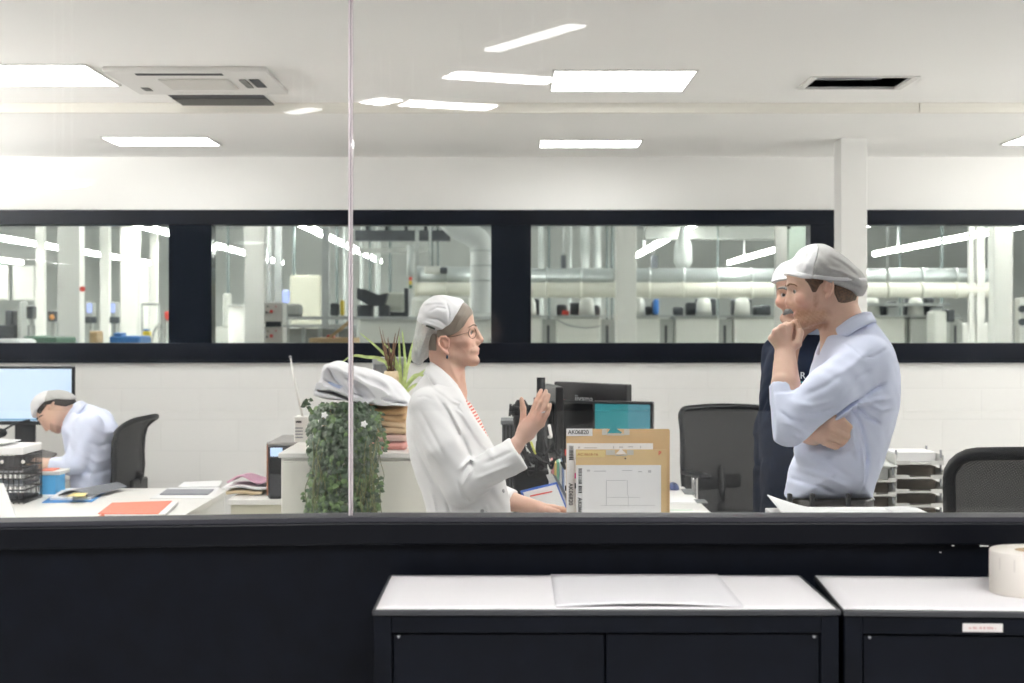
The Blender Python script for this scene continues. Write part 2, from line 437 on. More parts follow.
struct('column', MB().box((1.896, 9.22, 0), (2.047, 9.42, 2.684), bevel=.004), white_wall, 'square white column between the two long windows', 'column')

def window(name, x0, x1, panes, spans, label):
    r = thing(name, label, 'window', ((x0+x1)/2, YB+.1, ZB), kind='structure')
    zt, zb = 2.248, 1.492; y0, y1 = YB-.018, YB+.15
    m = MB(); m.box((x0, y0, zt), (x1, y1, ZT), bevel=.003); m.box((x0, y0, ZB), (x1, y1, zb), bevel=.003)
    if x0 > -4: pass
    e = [x0] + [v for p in panes for v in p] + [x1]
    for i in range(0, len(e), 2):
        a, b = e[i], e[i+1]
        if b - a > .01 and (a, b) not in spans: m.box((a, y0+.001, zb-.001), (b, y1-.001, zt+.001))
    m.box((x0, y0-.02, ZB-.004), (x1, y0+.01, ZB+.012), bevel=.002)
    m.build('window_frame', frame_m, r)
    for a, b in spans: MB().box((a, y0+.006, zb), (b, y1-.02, zt)).build('spandrel', spandrel_m, r)
    for a, b in panes: MB().box((a, YB+.09, zb), (b, YB+.098, zt)).build('pane', pane_glass, r)
window('window_1', W1[0], W1[1], [(-4.3, -2.197), (-1.922, -.1345), (.122, 1.909)], [(-2.197, -1.922), (-.1345, .122)], 'long black framed window with three panes looking into the factory')
window('window_2', W2[0], W2[1], [(2.268, 4.6)], [], 'black framed window beyond the white column looking into the factory')

# ------------------------------------------------------------------ glazed partition in front of the camera
def partition(p0, p1, nm, side, lab):
    a, b = Vector(p0), Vector(p1); d = (b - a).normalized(); n = Vector((d.y, -d.x, 0))      # n points to the camera
    def slab(m, z0, z1, f, t):
        q = [a + n*f, b + n*f, b + n*(f-t), a + n*(f-t)]; m.prism([Vector((v.x, v.y, z0)) for v in q], (0, 0, z1-z0)); return m
    if side == 2: return slab(MB(), 1.125, 2.73, -.03, .010)
    m = MB(); m.box((-2.6, 3.70, 1.107), (KX, 3.83, 1.158)); m.box((KX, 3.70, 1.107), (3.2, 3.83, 1.158)); bmesh.ops.remove_doubles(m.bm, verts=m.bm.verts, dist=1e-4); r = m.build('trim_2', black_rail)
    md = r.modifiers.new('Bevel', 'BEVEL'); md.width = .004; md.segments = 2
    tag(r, 'black rail capping the half wall under the glass', 'trim', kind='structure')
    m = MB(); m.box((-2.6, 3.71, 1.1575), (KX, 3.805, 1.1695)); m.box((KX, 3.71, 1.1575), (3.2, 3.805, 1.1695)); m.build('glazing_channel', grey_rail, r)
    for ob in (r, *r.children):
        for v in ob.data.vertices: v.co.z -= .012*max(0, (KX - v.co.x))/.8
    g = slab(MB(), 1.169, 2.73, -.03, .010); struct('window_4', g, clear_glass, 'clear glass partition pane, ' + lab, 'window')
KX = -.377
struct('wall_front', MB().box((-2.6, 3.72, 0), (3.2, 3.82, 1.108)), black_m, 'black painted half wall below the glass partition', 'wall')
struct('window_3', partition((-2.6, 3.72, 0), (KX, 3.72, 0), 'front_left', 2, ''), clear_glass, 'clear glass partition pane in front of the seated man', 'window')
partition((KX, 3.72, 0), (3.2, 3.72, 0), 'front_right', 3, 'in front of the standing people')
mb = MB(); mb.box((KX-.0055, 3.738, 1.169), (KX-.0005, 3.762, 2.73), bevel=.0015); mb.box((KX+.0005, 3.742, 1.169), (KX+.0045, 3.76, 2.73), bevel=.0015)
struct('trim_4', mb, edge_glass, 'pale polished joint between the two glass partition panes', 'trim')

# ------------------------------------------------------------------ ceiling fittings
def ceiling_light(x0, x1, y0, y1, z, lab, grp):
    r = thing('ceiling_light', lab, 'light', ((x0+x1)/2, (y0+y1)/2, z), grp)
    m = MB(); w = .012
    for q in ((x0-w, y0-w, x1+w, y0), (x0-w, y1, x1+w, y1+w), (x0-w, y0, x0, y1), (x1, y0, x1+w, y1)): m.box((q[0], q[1], z-.006), (q[2], q[3], z+.0))
    m.build('frame', white_plastic, r); MB().box((x0, y0, z-.004), (x1, y1, z-.0005)).build('diffuser', panel_glow, r)
zc, zl = 2.7295, 2.6835
gn, gf = 'ceiling panel lights in the high ceiling', 'ceiling panel lights by the window wall'
ceiling_light(.188, .808, 7.02, 7.62, zc, 'square lit ceiling panel between the two ceiling vents', gn)
ceiling_light(-2.46, -1.835, 6.86, 7.46, zc, 'square lit ceiling panel beside the air conditioning cassette', gn)
ceiling_light(-2.345, -1.745, 9.15, 9.55, zl, 'flat lit ceiling panel beyond the air conditioning cassette, near the windows', gf)
ceiling_light(.169, .752, 9.3, 9.64, zl, 'flat lit ceiling panel near the windows, between woman and column', gf)
ceiling_light(2.91, 3.5, 9.1, 9.5, zl, 'lit ceiling panel past the white column, cut by the picture edge', gf)
for x in (-2.57, .20, 2.96):  # extra panels added out of view to light the people from above
    ceiling_light(x, x+.62, 4.75, 5.37, zc, 'added ceiling panel out of view near the glass partition, lighting the people', gn)
ceiling_light(2.96, 3.58, 7.30, 7.92, zc, 'square lit ceiling panel past the open ceiling vent', gn)
ceiling_light(4.6, 5.2, 7.30, 7.92, zc, 'square lit ceiling panel by the far side wall', gn)
# linear uplights added out of view, only to brighten the ceiling
for x, sx, l in ((XL, 1, 'beside the desk monitor'), (XR, -1, 'beyond the letter trays')):
    r = thing('added_uplight', 'long added uplight, unseen on the side wall ' + l, 'light', (x+sx*.08, 7.0, 2.2), 'added uplights out of view')
    MB().box((min(x, x+sx*.2), 4.6, 2.16), (max(x, x+sx*.2), 9.6, 2.2), bevel=.004).build('trough', white_plastic, r)
    MB().box((min(x+sx*.03, x+sx*.17), 4.65, 2.2005), (max(x+sx*.03, x+sx*.17), 9.55, 2.205)).build('diffuser', mat('added_uplight_glow', (.9, .9, .9), .5, emit=(1, .985, .965), estr=205.), r)
# air conditioning cassette
cream = mat('cassette_white', (.74, .725, .70), .55); slot_m = mat('dark_slot', (.02, .02, .024), .6); dust = mat('grey_grille', (.14, .138, .13), .6)
ac = thing('air_conditioner', 'white square air conditioning cassette set in the ceiling', 'air conditioner', (-1.42, 7.27, zc))
x0, x1, y0, y1 = -1.775, -1.065, 6.92, 7.62
MB().box((x0, y0, zc-.022), (x1, y1, zc-.0), bevel=.006).build('body', cream, ac)
MB().box((x0+.2, y0+.20, zc-.030), (x1-.2, y1-.2, zc-.020), bevel=.004).build('intake_grille', mat('cassette_grille', (.60, .585, .55), .6), ac)
for q, mm in (((x0+.13, y0+.055, x1-.20, y0+.10), slot_m), ((x1-.11, y0+.22, x1-.065, y1-.24), slot_m), ((x0+.06, y1-.23, x0+.095, y1-.13), dust), ((x0+.2, y1-.09, x1-.25, y1-.05), cream)):
    MB().box((q[0], q[1], zc-.0245), (q[2], q[3], zc-.021)).build('air_slot', mm, ac)
MB().box((x1-.155, y0+.22, zc-.027), (x1-.125, y1-.24, zc-.021)).build('louvre', dust, ac)
gr = thing('ceiling_grille', 'ceiling air grille with a black slot behind the air conditioning cassette', 'vent', (-1.42, 7.9, zc))
MB().box((-1.665, 7.685, zc-.012), (-1.185, 8.05, zc), bevel=.002).build('frame', cream, gr)
MB().box((-1.655, 7.70, zc-.014), (-1.195, 7.80, zc-.0115)).build('dark_slot', slot_m, gr)
MB().box((-1.655, 7.80, zc-.0135), (-1.195, 8.035, zc-.0115)).build('dark_back', slot_m, gr)
m = MB()
for i in range(40): m.box((-1.652+i*.0114, 7.80, zc-.018), (-1.652+i*.0114+.0065, 8.035, zc-.013))
for y in (7.80, 7.875, 7.95, 8.025): m.box((-1.655, y, zc-.018), (-1.195, y+.010, zc-.0128))
m.build('mesh_bars', dust, gr)
# open vent with louvre bars
vt = thing('ceiling_vent', 'open dark rectangular ceiling vent with white rim near the column', 'vent', (1.59, 7.37, zc))
a0, a1, b0, b1 = vent_open; m = MB()
for q in ((a0-.03, b0-.012, a1+.03, b0), (a0-.03, b1, a1+.03, b1+.014), (a0-.03, b0, a0, b1), (a1, b0, a1+.03, b1)): m.box((q[0], q[1], zc-.007), (q[2], q[3], zc+.001))
m.build('rim', cream, vt)
m = MB(); m.box((a0, b0, 3.1), (a1, b1, 3.12))
for q in ((a0-.01, b0, a0, b1), (a1, b0, a1+.01, b1), (a0, b0-.01, a1, b0), (a0, b1, a1, b1+.01)): m.box((q[0], q[1], 2.735), (q[2], q[3], 3.12))
m.build('duct_box', mat('black_duct', (.012, .013, .018), .7), vt)
m = MB()
for y in (7.26, 7.48): m.box((a0+.02, y, 2.76), (a1-.08, y+.03, 2.775))
for x in (a0+.02, a1-.1): m.box((x, 7.26, 2.76), (x+.02, 7.51, 2.775))
m.build('damper_frame', grey_plastic, vt)
m = MB(); m.cyl((1.59, 7.275, 2.755), (1.59, 7.275, 2.77), .012); m.build('screw', white_plastic, vt)

# ------------------------------------------------------------------ the other side of the glass: dark works hall with strip lamps overhead
struct('wall_behind', MB().box((-12, -22.2, 0), (12, -22, 5.6)), mat('dim_hall_wall', (.035, .035, .04), .8, noise=.1, nscale=1), 'dim hall wall behind the photographer', 'wall')
struct('ceiling_works', MB().box((-12, -22, 5.6), (12, 3.1, 5.7)), mat('dim_hall_ceiling', (.035, .035, .04), .8), 'dark high ceiling over the photographer', 'ceiling')
def strip_light(a, b, w, mm, lab, grp, hang=None, name='strip_light'):
    a, b = Vector(a), Vector(b); r = thing(name, lab, 'light', (a+b)/2, grp); d = (b-a).normalized(); s = Vector((-d.y, d.x, 0)) * w/2
    q = [a+s, b+s, b-s, a-s]
    if mm is strip_glow: MB().prism([v + Vector((0, 0, .0645)) for v in q], (0, 0, .012)).build('added_top_glow', strip_glow, r)  # glowing top face added to brighten the hall ceiling
    MB().prism([v + Vector((0, 0, .004)) for v in [a+s*1.3, b+s*1.3, b-s*1.3, a-s*1.3]], (0, 0, .06)).build('housing', white_plastic, r)
    MB().prism([v + Vector((0, 0, -.012)) for v in q], (0, 0, .015)).build('diffuser', mm, r)
    if hang:
        for t in (.1, .5, .9):
            p = a.lerp(b, t); MB().cyl(p + Vector((0, 0, .06)), p + Vector((0, 0, hang - a.z)), .012, n=8).build('hanger', steel_grey, r)
gw = 'works hall strip lights reflected in the glass'
def mirrored(px, py, z):      # lamp at height z whose reflection in the glass (plane y=3.75) shows at this place
    s = (HZ - py) / F; D = (z - CZ) / s; return Vector(((px-512)/F*D, 7.50 - D, z))
for (p, q, lab) in (((450, 74.5), (552, 81), 'long bright strip lamp above the works hall, mirrored beside the square ceiling panel'),
                    ((370, 100), (392, 102.2), 'short strip lamp above the works hall, mirrored in the glass'),
                    ((404, 102.9), (491, 107.5), 'strip lamp above the works hall, mirrored above the middle window'),
                    ((291, 113), (315, 108.5), 'tiny strip lamp above the works hall, mirrored beside the glass joint'), ((52, 187), (74, 183), 'tiny strip lamp above the works hall, mirrored above the windows'),
                    ((492, 50), (578, 24.5), 'tilted strip lamp above the works hall, mirrored high in the glass')):
    zz = 3.2 if p[0] == 52 else 4.9; a, b = mirrored(*p, zz), mirrored(*q, zz); strip_light(a, b, {492: .22, 291: .25, 52: .4}.get(p[0], .55), bright_glow if p[0] not in (492, 291, 52) else mat('lit_dim_tube', (.9, .9, .9), .5, emit=(1, 1, 1), estr=9.), lab, gw, hang=5.6)
for x in (-4, -1.4, 1.4, 4):  # unseen lamps added to brighten the cabinet tops, not mirrored in the glass
    strip_light((x, -1.2, 4.4), (x, 1.6, 4.4), .25, bright_glow, 'added strip lamp out of view, brightening the cabinet tops', gw, hang=5.6)
# ------------------------------------------------------------------ factory hall seen through the windows
struct('floor_hall', MB().box((-22, 10.45, -.1), (22, 56, 0)), hall_floor, 'grey screed floor of the factory hall', 'floor')
struct('wall_hall', MB().box((-22, 54, 0), (22, 54.2, 7)), hall_wall, 'pale grey end wall of the factory hall', 'wall')
struct('wall_hall_left', MB().box((-22.2, 10.45, 0), (-22, 54, 7)), hall_wall, 'pale grey long wall of the factory hall beyond the machines', 'wall')
struct('wall_hall_right', MB().box((22, 10.45, 0), (22.2, 54, 7)), hall_wall, 'pale grey long wall of the factory hall beyond the ducts', 'wall')
mb = MB(); mb.box((-22, 10.45, 5.2), (22, 54, 5.3))
for i in range(11): mb.box((-22, 13+i*4, 4.75), (22, 13.25+i*4, 5.2))
struct('ceiling_hall', mb, hall_ceil, 'grey metal deck ceiling with beams over the factory hall', 'ceiling')
gs = 'long strip lights over the factory hall'
for x, y0, y1, lab in ((-10.9, 18, 48, 'long lamp row in the far end pane behind the seated man'), (-6.9, 18, 48, 'long lamp row seen either side of the dark window post'),
                       (-3.86, 16, 47, 'long lamp row sloping down behind the glass joint'), (3.33, 16, 43, 'long lamp row sloping down behind the white factory column'),
                       (6.5, 16, 48, 'long lamp row sloping above the two men'), (9.5, 16, 42, 'long lamp row sloping through the window past the column'), (-14.7, 20, 48, 'long lamp row farthest off above the pale wall panels'), (13., 16, 40, 'long lamp row past the bright hall post')):
    strip_light((x, y0, 3.4), (x, y1, 3.4), .075, strip_glow, 'white ' + lab, gs, hang=5.2)

def h_col(px0, px1, Y, z1=5.2, lab='', grp='white steel columns in the factory', m=steel_white):
    a, b = P(px0, 323, Y).x, P(px1, 323, Y).x; w = b-a; mb = MB()
    mb.box((a, Y, 0), (b, Y+w*.9, z1), bevel=w*.03)
    r = thing('factory_column', lab, 'column', ((a+b)/2, Y+w/2, 0), grp); mb.build('shaft', m, r)
    MB().box((a-w*.3, Y-w*.3, 0), (b+w*.3, Y+w*1.2, .03)).build('base_plate', steel_grey, r)
h_col(57.5, 79.5, 20, lab='broad white factory column in the pane above the seated man')
h_col(244.5, 264, 20, lab='white factory column beside the push button cabinets')
h_col(616.5, 636.5, 20, lab='white factory column in front of the machine row')
h_col(994, 1013, 20, lab='white factory column by the picture edge, past the duct posts')
for a, b, Y, l in ((35.5, 44, 34, 'slim pale column before the white wall sheets'), (100, 109, 34, 'slim pale column between the two small screens'), (120, 137, 30, 'wide pale pier behind the blue machine'), (150, 157, 34, 'slim pale column by the yellow vest'),
                   (776, 787, 17.5, 'white post behind the moustached man'), (322, 329, 19, 'grey post crossing the beige hall panel'), (267.5, 271, 23, 'thin grey post above the push button cabinets'), (274.5, 281.5, 23, 'grey post with a small lamp glint near the push buttons'),
                   (969, 974, 22, 'thin pale post in front of the duct end'), (977, 985, 22, 'pale post beside the duct end'), (989, 993, 22.2, 'slim pale post touching the hall column')):
    h_col(a, b, Y, lab=l, grp='slim posts in the factory', m=steel_white if Y != 19 and Y != 23 else steel_grey)

def hall_box(name, lab, cat, px0, px1, py0, Y, dep, m, grp=None, py1=None, bev=.02):
    a, b = P(px0, py0, Y), P(px1, py0, Y); z0 = 0 if py1 is None else P(0, py1, Y).z
    r = thing(name, lab, cat, ((a.x+b.x)/2, Y+dep/2, z0), grp)
    MB().box((a.x, Y, z0), (b.x, Y+dep, a.z), bevel=bev).build('body', m, r); return r, a, b

mach_w = mat('off_white_machine_paint', (.74, .745, .70), .45, noise=.03, nscale=3); mach_g = mat('grey_machine_panel', (.42, .43, .41), .5)
mach_d = mat('dark_machine_parts', (.045, .05, .058), .45, noise=.4, nscale=5); blue_m = mat('blue_paint', (.05, .17, .42), .4); red_m = mat('red_plastic', (.65, .06, .04), .4)
green_m = mat('green_machine_paint', (.055, .14, .09), .5, noise=.1, nscale=3); glow_blue = mat('lit_control_screen', (.2, .25, .5), .3, emit=(.42, .48, .95), estr=.8)
ylw = mat('yellow_plastic', (.7, .52, .05), .5)
rg = random.Random(3)
mk = ['with a rounded hood and dark fittings', 'with a white cone hood and cable', 'with a blue lamp unit on top', 'with a low white rail on top', 'half hidden by the men', 'with two pale hoods past the column', 'carrying a bench arm']
mspan = [(497, 542, 'first white machine cabinet of the row, beside the dark window post'), (556, 601, 'white machine cabinet before the factory column with a cable across its front'), (632, 660, 'white machine cabinet just past the factory column'),
         (675, 719, 'white machine cabinet with a tall rounded hood, second past the factory column'), (734, 777, 'white machine cabinet behind the fist of the man in the blue shirt'), (866, 905, 'white machine cabinet behind the shirt collar, past the office column'), (910, 950, 'grey machine cabinet carrying a pale bench arm')]
for i, (a, b, lab) in enumerate(mspan):
    Y = 22.9; r, A, B = hall_box('machine_cabinet', lab, 'machine', a, b, 317, Y, 1.0, mach_w if i != 6 else mach_g, 'white machine cabinets in a row', bev=.03)
    w = B.x - A.x; zt = A.z
    sw = .2 if i != 5 else .05
    MB().box((B.x, Y+.06, 0), (B.x+sw, Y+.9, zt-.03)).build('side_panel', mach_g, r)
    MB().box((B.x+sw*.35, Y+.055, 1.2), (B.x+sw*.55, Y+.07, zt-.12)).build('gap', mach_d, r)
    m = MB(); m.box((A.x-.02, Y-.02, zt), (B.x+sw*.8, Y+.9, zt+.025)); m.build('worktop', steel_grey, r)
    m = MB()
    for k in range(4):
        x = A.x + w*(.05+.24*k) + rg.uniform(-.03, .03); h = rg.uniform(.15, .29); m.box((x, Y+.40, zt+.02), (x+w*.235, Y+.6, zt+h), bevel=.03); m.cyl((x+.06, Y+.36, zt+h*.6), (x+.06, Y+.62, zt+h*.6), .035, n=10)
    m.build('dark_fittings', mach_d, r)
    m = MB(); x = A.x + w*(.70 if i in (0, 1, 3) else .25)
    m.lathe([(0, .27), (.04, .268), (.085, .24), (.105, .18), (.112, .08), (.12, 0), (0, 0)], (x, Y+.25, zt+.02), 20); m.build('hood', mach_w, r)
    if i in (1, 2, 4): MB().box((A.x+w*.15, Y+.15, zt+.02), (A.x+w*.3, Y+.3, zt+.09), bevel=.01).build('red_grip', red_m, r)
    if i == 2: MB().box((A.x+w*.8, Y+.1, zt+.04), (A.x+w*.99, Y+.3, zt+.26), bevel=.03).build('blue_lamp', mat('bright_blue', (.07, .25, .7), .4), r)
    if i >= 5:
        m = MB(); m.box((A.x-.05, Y+.1, zt+.16), (B.x+.02, Y+.3, zt+.20)); m.box((A.x+.1, Y+.15, zt), (A.x+.17, Y+.25, zt+.17)); m.box((A.x+.35, Y+.15, zt), (A.x+.5, Y+.25, zt+.14)); m.build('bench_arm', steel_grey, r)
    if i == 1:
        q = [P(556, 319, Y), P(568, 325, Y), P(585, 328, Y), P(600, 326, Y)]; MB().tube(spline3([v - Vector((0, .02, 0)) for v in q]), .008).build('cable', grey_plastic, r)
# ducts above the machines
duct_silver = mat('spiral_duct_steel', (.62, .66, .66), .28, metal=.55, noise=.06, nscale=4); duct_cream = mat('cream_duct_paint', (.80, .79, .70), .45)
def duct(lab, px0, px1, py, r, Y, m, ribs=True):
    a, b = P(px0, py, Y), P(px1, py, Y); t = thing('duct', lab, 'duct', (a+b)/2, 'ducts above the machines')
    MB().cyl(a, b, r, n=28).build('pipe', m, t)
    n = max(2, int((b.x-a.x)/.45))
    for i in range(n+1):
        x = a.x + (b.x-a.x)*i/n; MB().cyl((x-.02, Y, a.z), (x+.02, Y, a.z), r+.012, n=28).build('rib', m, t)
    for i in range(0, n+1, 4):
        x = a.x + (b.x-a.x)*i/n
        if min(abs(x-3.33), abs(x-6.5), abs(x+3.86)) < .25: x += .45
        MB().cyl((x, Y, a.z+r), (x, Y, 5.2), .015, n=8).build('hanger', steel_grey, t)
duct('wide silver spiral duct behind the factory column, above the machines', 478, 990, 278, .135, 22.3, duct_silver)
duct('cream insulated duct hung below the silver spiral duct', 478, 990, 290, .105, 22.1, duct_cream)
duct('short silver duct above the head of the woman', 418, 476, 276, .14, 24, duct_silver)
duct('short cream duct above the cap of the woman', 416, 476, 289, .10, 23.8, duct_cream)
e = thing('duct_elbow', 'big white bent duct dropping from the hall ceiling beside the dark window post', 'duct', P(482, 250, 21))
p = [P(440, 205, 21), P(455, 226, 21), P(470, 234, 21), P(481, 244, 21), P(482, 262, 21), P(482, 300, 21), P(482, 313, 21)]
MB().tube(spline3(p), .15, n=20).build('pipe', mat('white_duct', (.74, .76, .75), .4), e)
for k in (250, 265, 280): MB().tube([P(482, k, 21), P(482, k+1.5, 21)], .165, n=20).build('rib', steel_grey, e)
# pipes on the hall's back wall
gp = 'vertical pipes at the back of the factory'
for px, w, l in ((541, 6, 'pale vertical pipe at the pane edge'), (549, 3, 'slim dark green vertical pipe'), (570, 4, 'green grey vertical pipe'), (585, 9, 'broad pale vertical pipe, third from the post'), (597, 8, 'broad pale vertical pipe before the rack'), (607, 2.5, 'thin rack upright'), (612, 2.5, 'thin rack upright next to the column'),
                 (345, 3.5, 'slim pipe beside the glass joint'), (362, 4, 'pale pipe past the glass joint'), (370, 3, 'grey pipe above the black machine arm'), (378, 5, 'pale pipe behind the machine arm'), (390, 3, 'slim pale pipe left of the dark cabinet'), (337, 3, 'thin grey pipe before the glass joint'), (294, 3, 'thin grey pipe above the beige panel'), (228, 3, 'thin dark pipe left of the white column'),
                 (718, 2, 'thin hanging drop pipe above the man'), (432, 3, 'thin pipe above the short ducts'), (438, 2.5, 'thin pipe beside the bent duct'), (942, 3, 'thin pipe at the duct end'), (900, 2, 'thin panel joint pipe')):
    Y = 38 if px > 500 and px < 620 else 30
    x = P(px, 323, Y).x; t = thing('wall_pipe', l + ' in the factory', 'pipe', (x, Y, 0), gp)
    MB().cyl((x, Y, 0), (x, Y, 5.1), w*Y/F/2, n=12).build('pipe', mat('pale_pipe', (.6, .63, .62), .4, noise=.1, nscale=2) if w > 3.2 else mat('dark_pipe', (.14, .17, .17), .5), t)
    MB().box((x-.05, Y-.05, 4.2), (x+.05, Y+.08, 4.26)).build('clamp', steel_grey, t)
# grey structure near the top of the middle pane: cable tray and crane beam
t = thing('crane_beam', 'dark roof beam with rails above the black machine arm', 'beam', P(400, 232, 26), None)
a = P(355, 236, 27); b = P(450, 236, 27)
MB().box((a.x, 27, a.z-.08), (b.x, 27.3, a.z+.1)).build('girder', mach_d, t)
MB().box((a.x+.1, 26.6, a.z-.3), (b.x-.3, 26.8, a.z-.22)).build('rail', mach_g, t)
for k in range(5): MB().cyl((a.x+.2+k*.33, 27.1, a.z), (a.x+.2+k*.33, 27.1, 5.1), .03, n=8).build('hanger', mach_d, t)
t = thing('crane_beam', 'grey crane beam crossing above the lamp rows over the men', 'beam', P(720, 236, 30), None)
a = P(645, 233, 31); b = P(778, 233, 31)
MB().box((a.x, 31, a.z-.12), (b.x, 31.3, a.z+.12)).build('girder', mach_g, t)
for k in range(4): MB().cyl((a.x+.2+k*.7, 31.1, a.z), (a.x+.2+k*.7, 31.1, 5.1), .03, n=8).build('hanger', mach_d, t)
for (x0, x1, y0, y1, Y, l) in ((561, 566, 255, 274, 37, 'between the pale pipes'), (652, 658, 255, 274, 40, 'just past the factory column'), ):
    a = P(x0, y0, Y); b = P(x1, y1, Y); t = thing('loudspeaker', 'black loudspeaker box hanging high ' + l, 'speaker', ((a.x+b.x)/2, Y, a.z), 'hanging black loudspeakers')
    MB().box((a.x, Y, b.z), (b.x, Y+.2, a.z), bevel=.01).build('cabinet', mach_d, t); MB().cyl((a.x+.06, Y+.1, a.z), (a.x+.06, Y+.1, 5.1), .02, n=8).build('hanger', steel_grey, t)
t = thing('hanging_hood', 'pale hanging extraction nozzle beside the lamp row in the factory', 'duct', P(683, 260, 26))
q = P(683, 250, 26); MB().lathe([(.05, 2.7), (.05, .3), (.14, .08), (.15, -.2), (.09, -.30), (0, -.31)], (q.x, 26, q.z), 20).build('nozzle', mat('pale_pipe', (.6, .63, .62)), t)
MB().ball(P(686, 271, 25.9), .06).build('joint', mach_d, t)
# push button cabinets
for (y0, y1, l) in ((302.5, 325, 'white push button cabinet, the upper of two by the factory column'), (327, 346, 'white push button cabinet, the lower of two by the factory column')):
    Y = 17; a = P(264, y0, Y); b = P(283, y1, Y); z0 = b.z; t = thing('control_box', l, 'control box', ((a.x+b.x)/2, Y, z0), 'push button cabinets')
    MB().box((a.x, Y, z0), (b.x, Y+.3, a.z), bevel=.008).build('housing', white_plastic, t)
    for px, py, m_, rr in ((271.5, y0+9, red_m, .019), (267, y0+10, mach_d, .011), (268, y0+4, green_m, .008), (276, y0+4, red_m, .007), (271.5, y0+4, white_plastic, .008)):
        c = P(px, py, Y); MB().cyl((c.x, Y-.025, c.z), (c.x, Y+.01, c.z), rr, n=14).build('button', m_, t)
    if y0 < 310:
        MB().box((a.x+.02, Y-.01, z0-.02), (b.x-.02, Y+.05, z0+.035)).build('connector_strip', mach_d, t)
    else: MB().box((a.x+.05, Y+.05, 0), (b.x-.05, Y+.2, z0)).build('pedestal', steel_grey, t)
hall_box('partition_panel', 'beige partition panel behind the grey post in the middle pane', 'panel', 290, 321, 275, 26, .06, beige_m)
r, A, B = hall_box('hall_screen', 'small lit blue screen beside the beige panel', 'screen', 282, 289, 290, 25, .06, glow_blue, py1=303); MB().cyl((A.x+.05, 25.03, 0), (A.x+.05, 25.03, A.z-.2), .02, n=8).build('stand', mach_g, r)
# conveyor
t = thing('conveyor', 'grey roller conveyor running in front of the beige panel', 'conveyor', P(320, 340, 18))
a, b = P(283, 318, 18), P(352, 318, 18); m = MB()
for z in (a.z, a.z-.09): m.box((a.x, 18, z-.018), (b.x, 18.6, z+.018))
m.build('rail', steel_grey, t)
for k in range(5): MB().box((a.x+.02+k*.185, 18.02, 0), (a.x+.06+k*.185, 18.08, a.z-.1)).build('leg', steel_grey, t)
MB().box((a.x+.02, 18.1, a.z+.02), (a.x+.16, 18.5, a.z+.16), bevel=.03).build('motor', mach_g, t)
MB().box((a.x, 18.4, .5), (b.x, 18.5, a.z-.12)).build('skirt_panel', mach_g, t)
wood = mat('raw_pine', (.62, .43, .24), .7, noise=.15, nscale=14)
t = thing('wooden_crate', 'raw wooden crate with a slanting brace behind the glass joint', 'crate', P(330, 345, 15.5))
a, b = P(309, 338, 15.5), P(352, 338, 15.5)
MB().box((a.x, 15.5, 0), (b.x, 16.3, a.z), bevel=.01).build('box', wood, t)
MB().prism([P(327, 338, 15.52), P(331, 338, 15.52), P(352, 322, 15.52), P(350, 319, 15.52)], (0, .05, 0)).build('brace', wood, t)
MB().box((P(325, 338, 15.4).x, 15.55, a.z), (P(332, 338, 15.4).x, 15.7, a.z+.03), bevel=.006).build('orange_tag', red_m, t)
r, A, B = hall_box('storage_bin', 'small black bin on the conveyor by the glass joint', 'bin', 330, 338, 303, 18.2, .2, mach_d, py1=315.8)
r, A, B = hall_box('yellow_can', 'yellow can standing on the conveyor beside the black bin', 'can', 340, 344, 300, 18.2, .1, ylw, py1=315.8)
# large machine with black arm
r, A, B = hall_box('large_machine', 'long white machine base behind the woman with a black arm on top', 'machine', 358, 492, 318, 20.5, 1.6, mach_w, bev=.03)
MB().box((A.x-.01, 20.45, A.z-.02), (B.x, 22.0, A.z+.02)).build('table_edge', steel_grey, r)
MB().prism([P(357, 288, 21), P(364, 289, 21), P(378, 295, 21), P(388, 293, 21), P(383, 306, 21), P(370, 306, 21), P(357, 299, 21)], (0, .35, 0)).build('black_arm', mach_d, r)
m = MB(); m.box(P(357, 318, 21.2), P(372, 305, 21.2) + Vector((0, .3, 0)), bevel=.01); m.box(P(378, 318, 21), P(389, 305, 21) + Vector((0, .3, 0)), bevel=.03); m.box(P(389, 318, 21.3), P(408, 312, 21.3) + Vector((0, .3, 0))); m.build('drive_unit', mach_d, r)
MB().box(P(379, 311, 21.8), P(405, 292, 21.8) + Vector((0, .4, 0)), bevel=.06).build('guard', mat('khaki_guard', (.5, .51, .45), .5), r)
MB().box(P(404, 318, 21.4), P(408.5, 288, 21.4) + Vector((0, .2, 0)), bevel=.01).build('black_column', mach_d, r)
t = thing('signal_tower', 'signal tower with red, yellow and green lamps behind the woman', 'signal light', P(410.5, 292, 22.6))
for k, (mm, nm) in enumerate(((green_m, 'green_lamp'), (ylw, 'yellow_lamp'), (red_m, 'red_lamp'))):
    q = P(410.5, 288.5 - k*4, 22.6); MB().cyl(q, q + Vector((0, 0, .05)), .024, n=14).build(nm, mm, t)
q = P(410.5, 289, 22.6); MB().cyl((q.x, 22.6, 0), q, .015, n=8).build('pole', steel_grey, t)
MB().cyl(P(410.5, 276, 22.6), P(410.5, 245, 22.6), .05, n=12).build('riser', mat('pale_pipe', (.6, .63, .62)), t)
r, A, B = hall_box('white_housing', 'long pale machine housing under the short ducts behind the woman', 'machine', 412, 470, 297, 23.5, .9, mach_w, bev=.04)
r, A, B = hall_box('white_housing', 'pale box with a black motor hung over the short duct', 'machine', 424, 440, 266, 23.4, .4, mach_w, py1=273.5, bev=.02)
MB().box(P(440, 273.5, 23.4), P(447, 267, 23.4) + Vector((0, .3, 0)), bevel=.02).build('motor', mach_d, r); MB().cyl(P(430, 266, 23.6), P(430, 180, 23.6), .02, n=8).build('hanger', steel_grey, r)
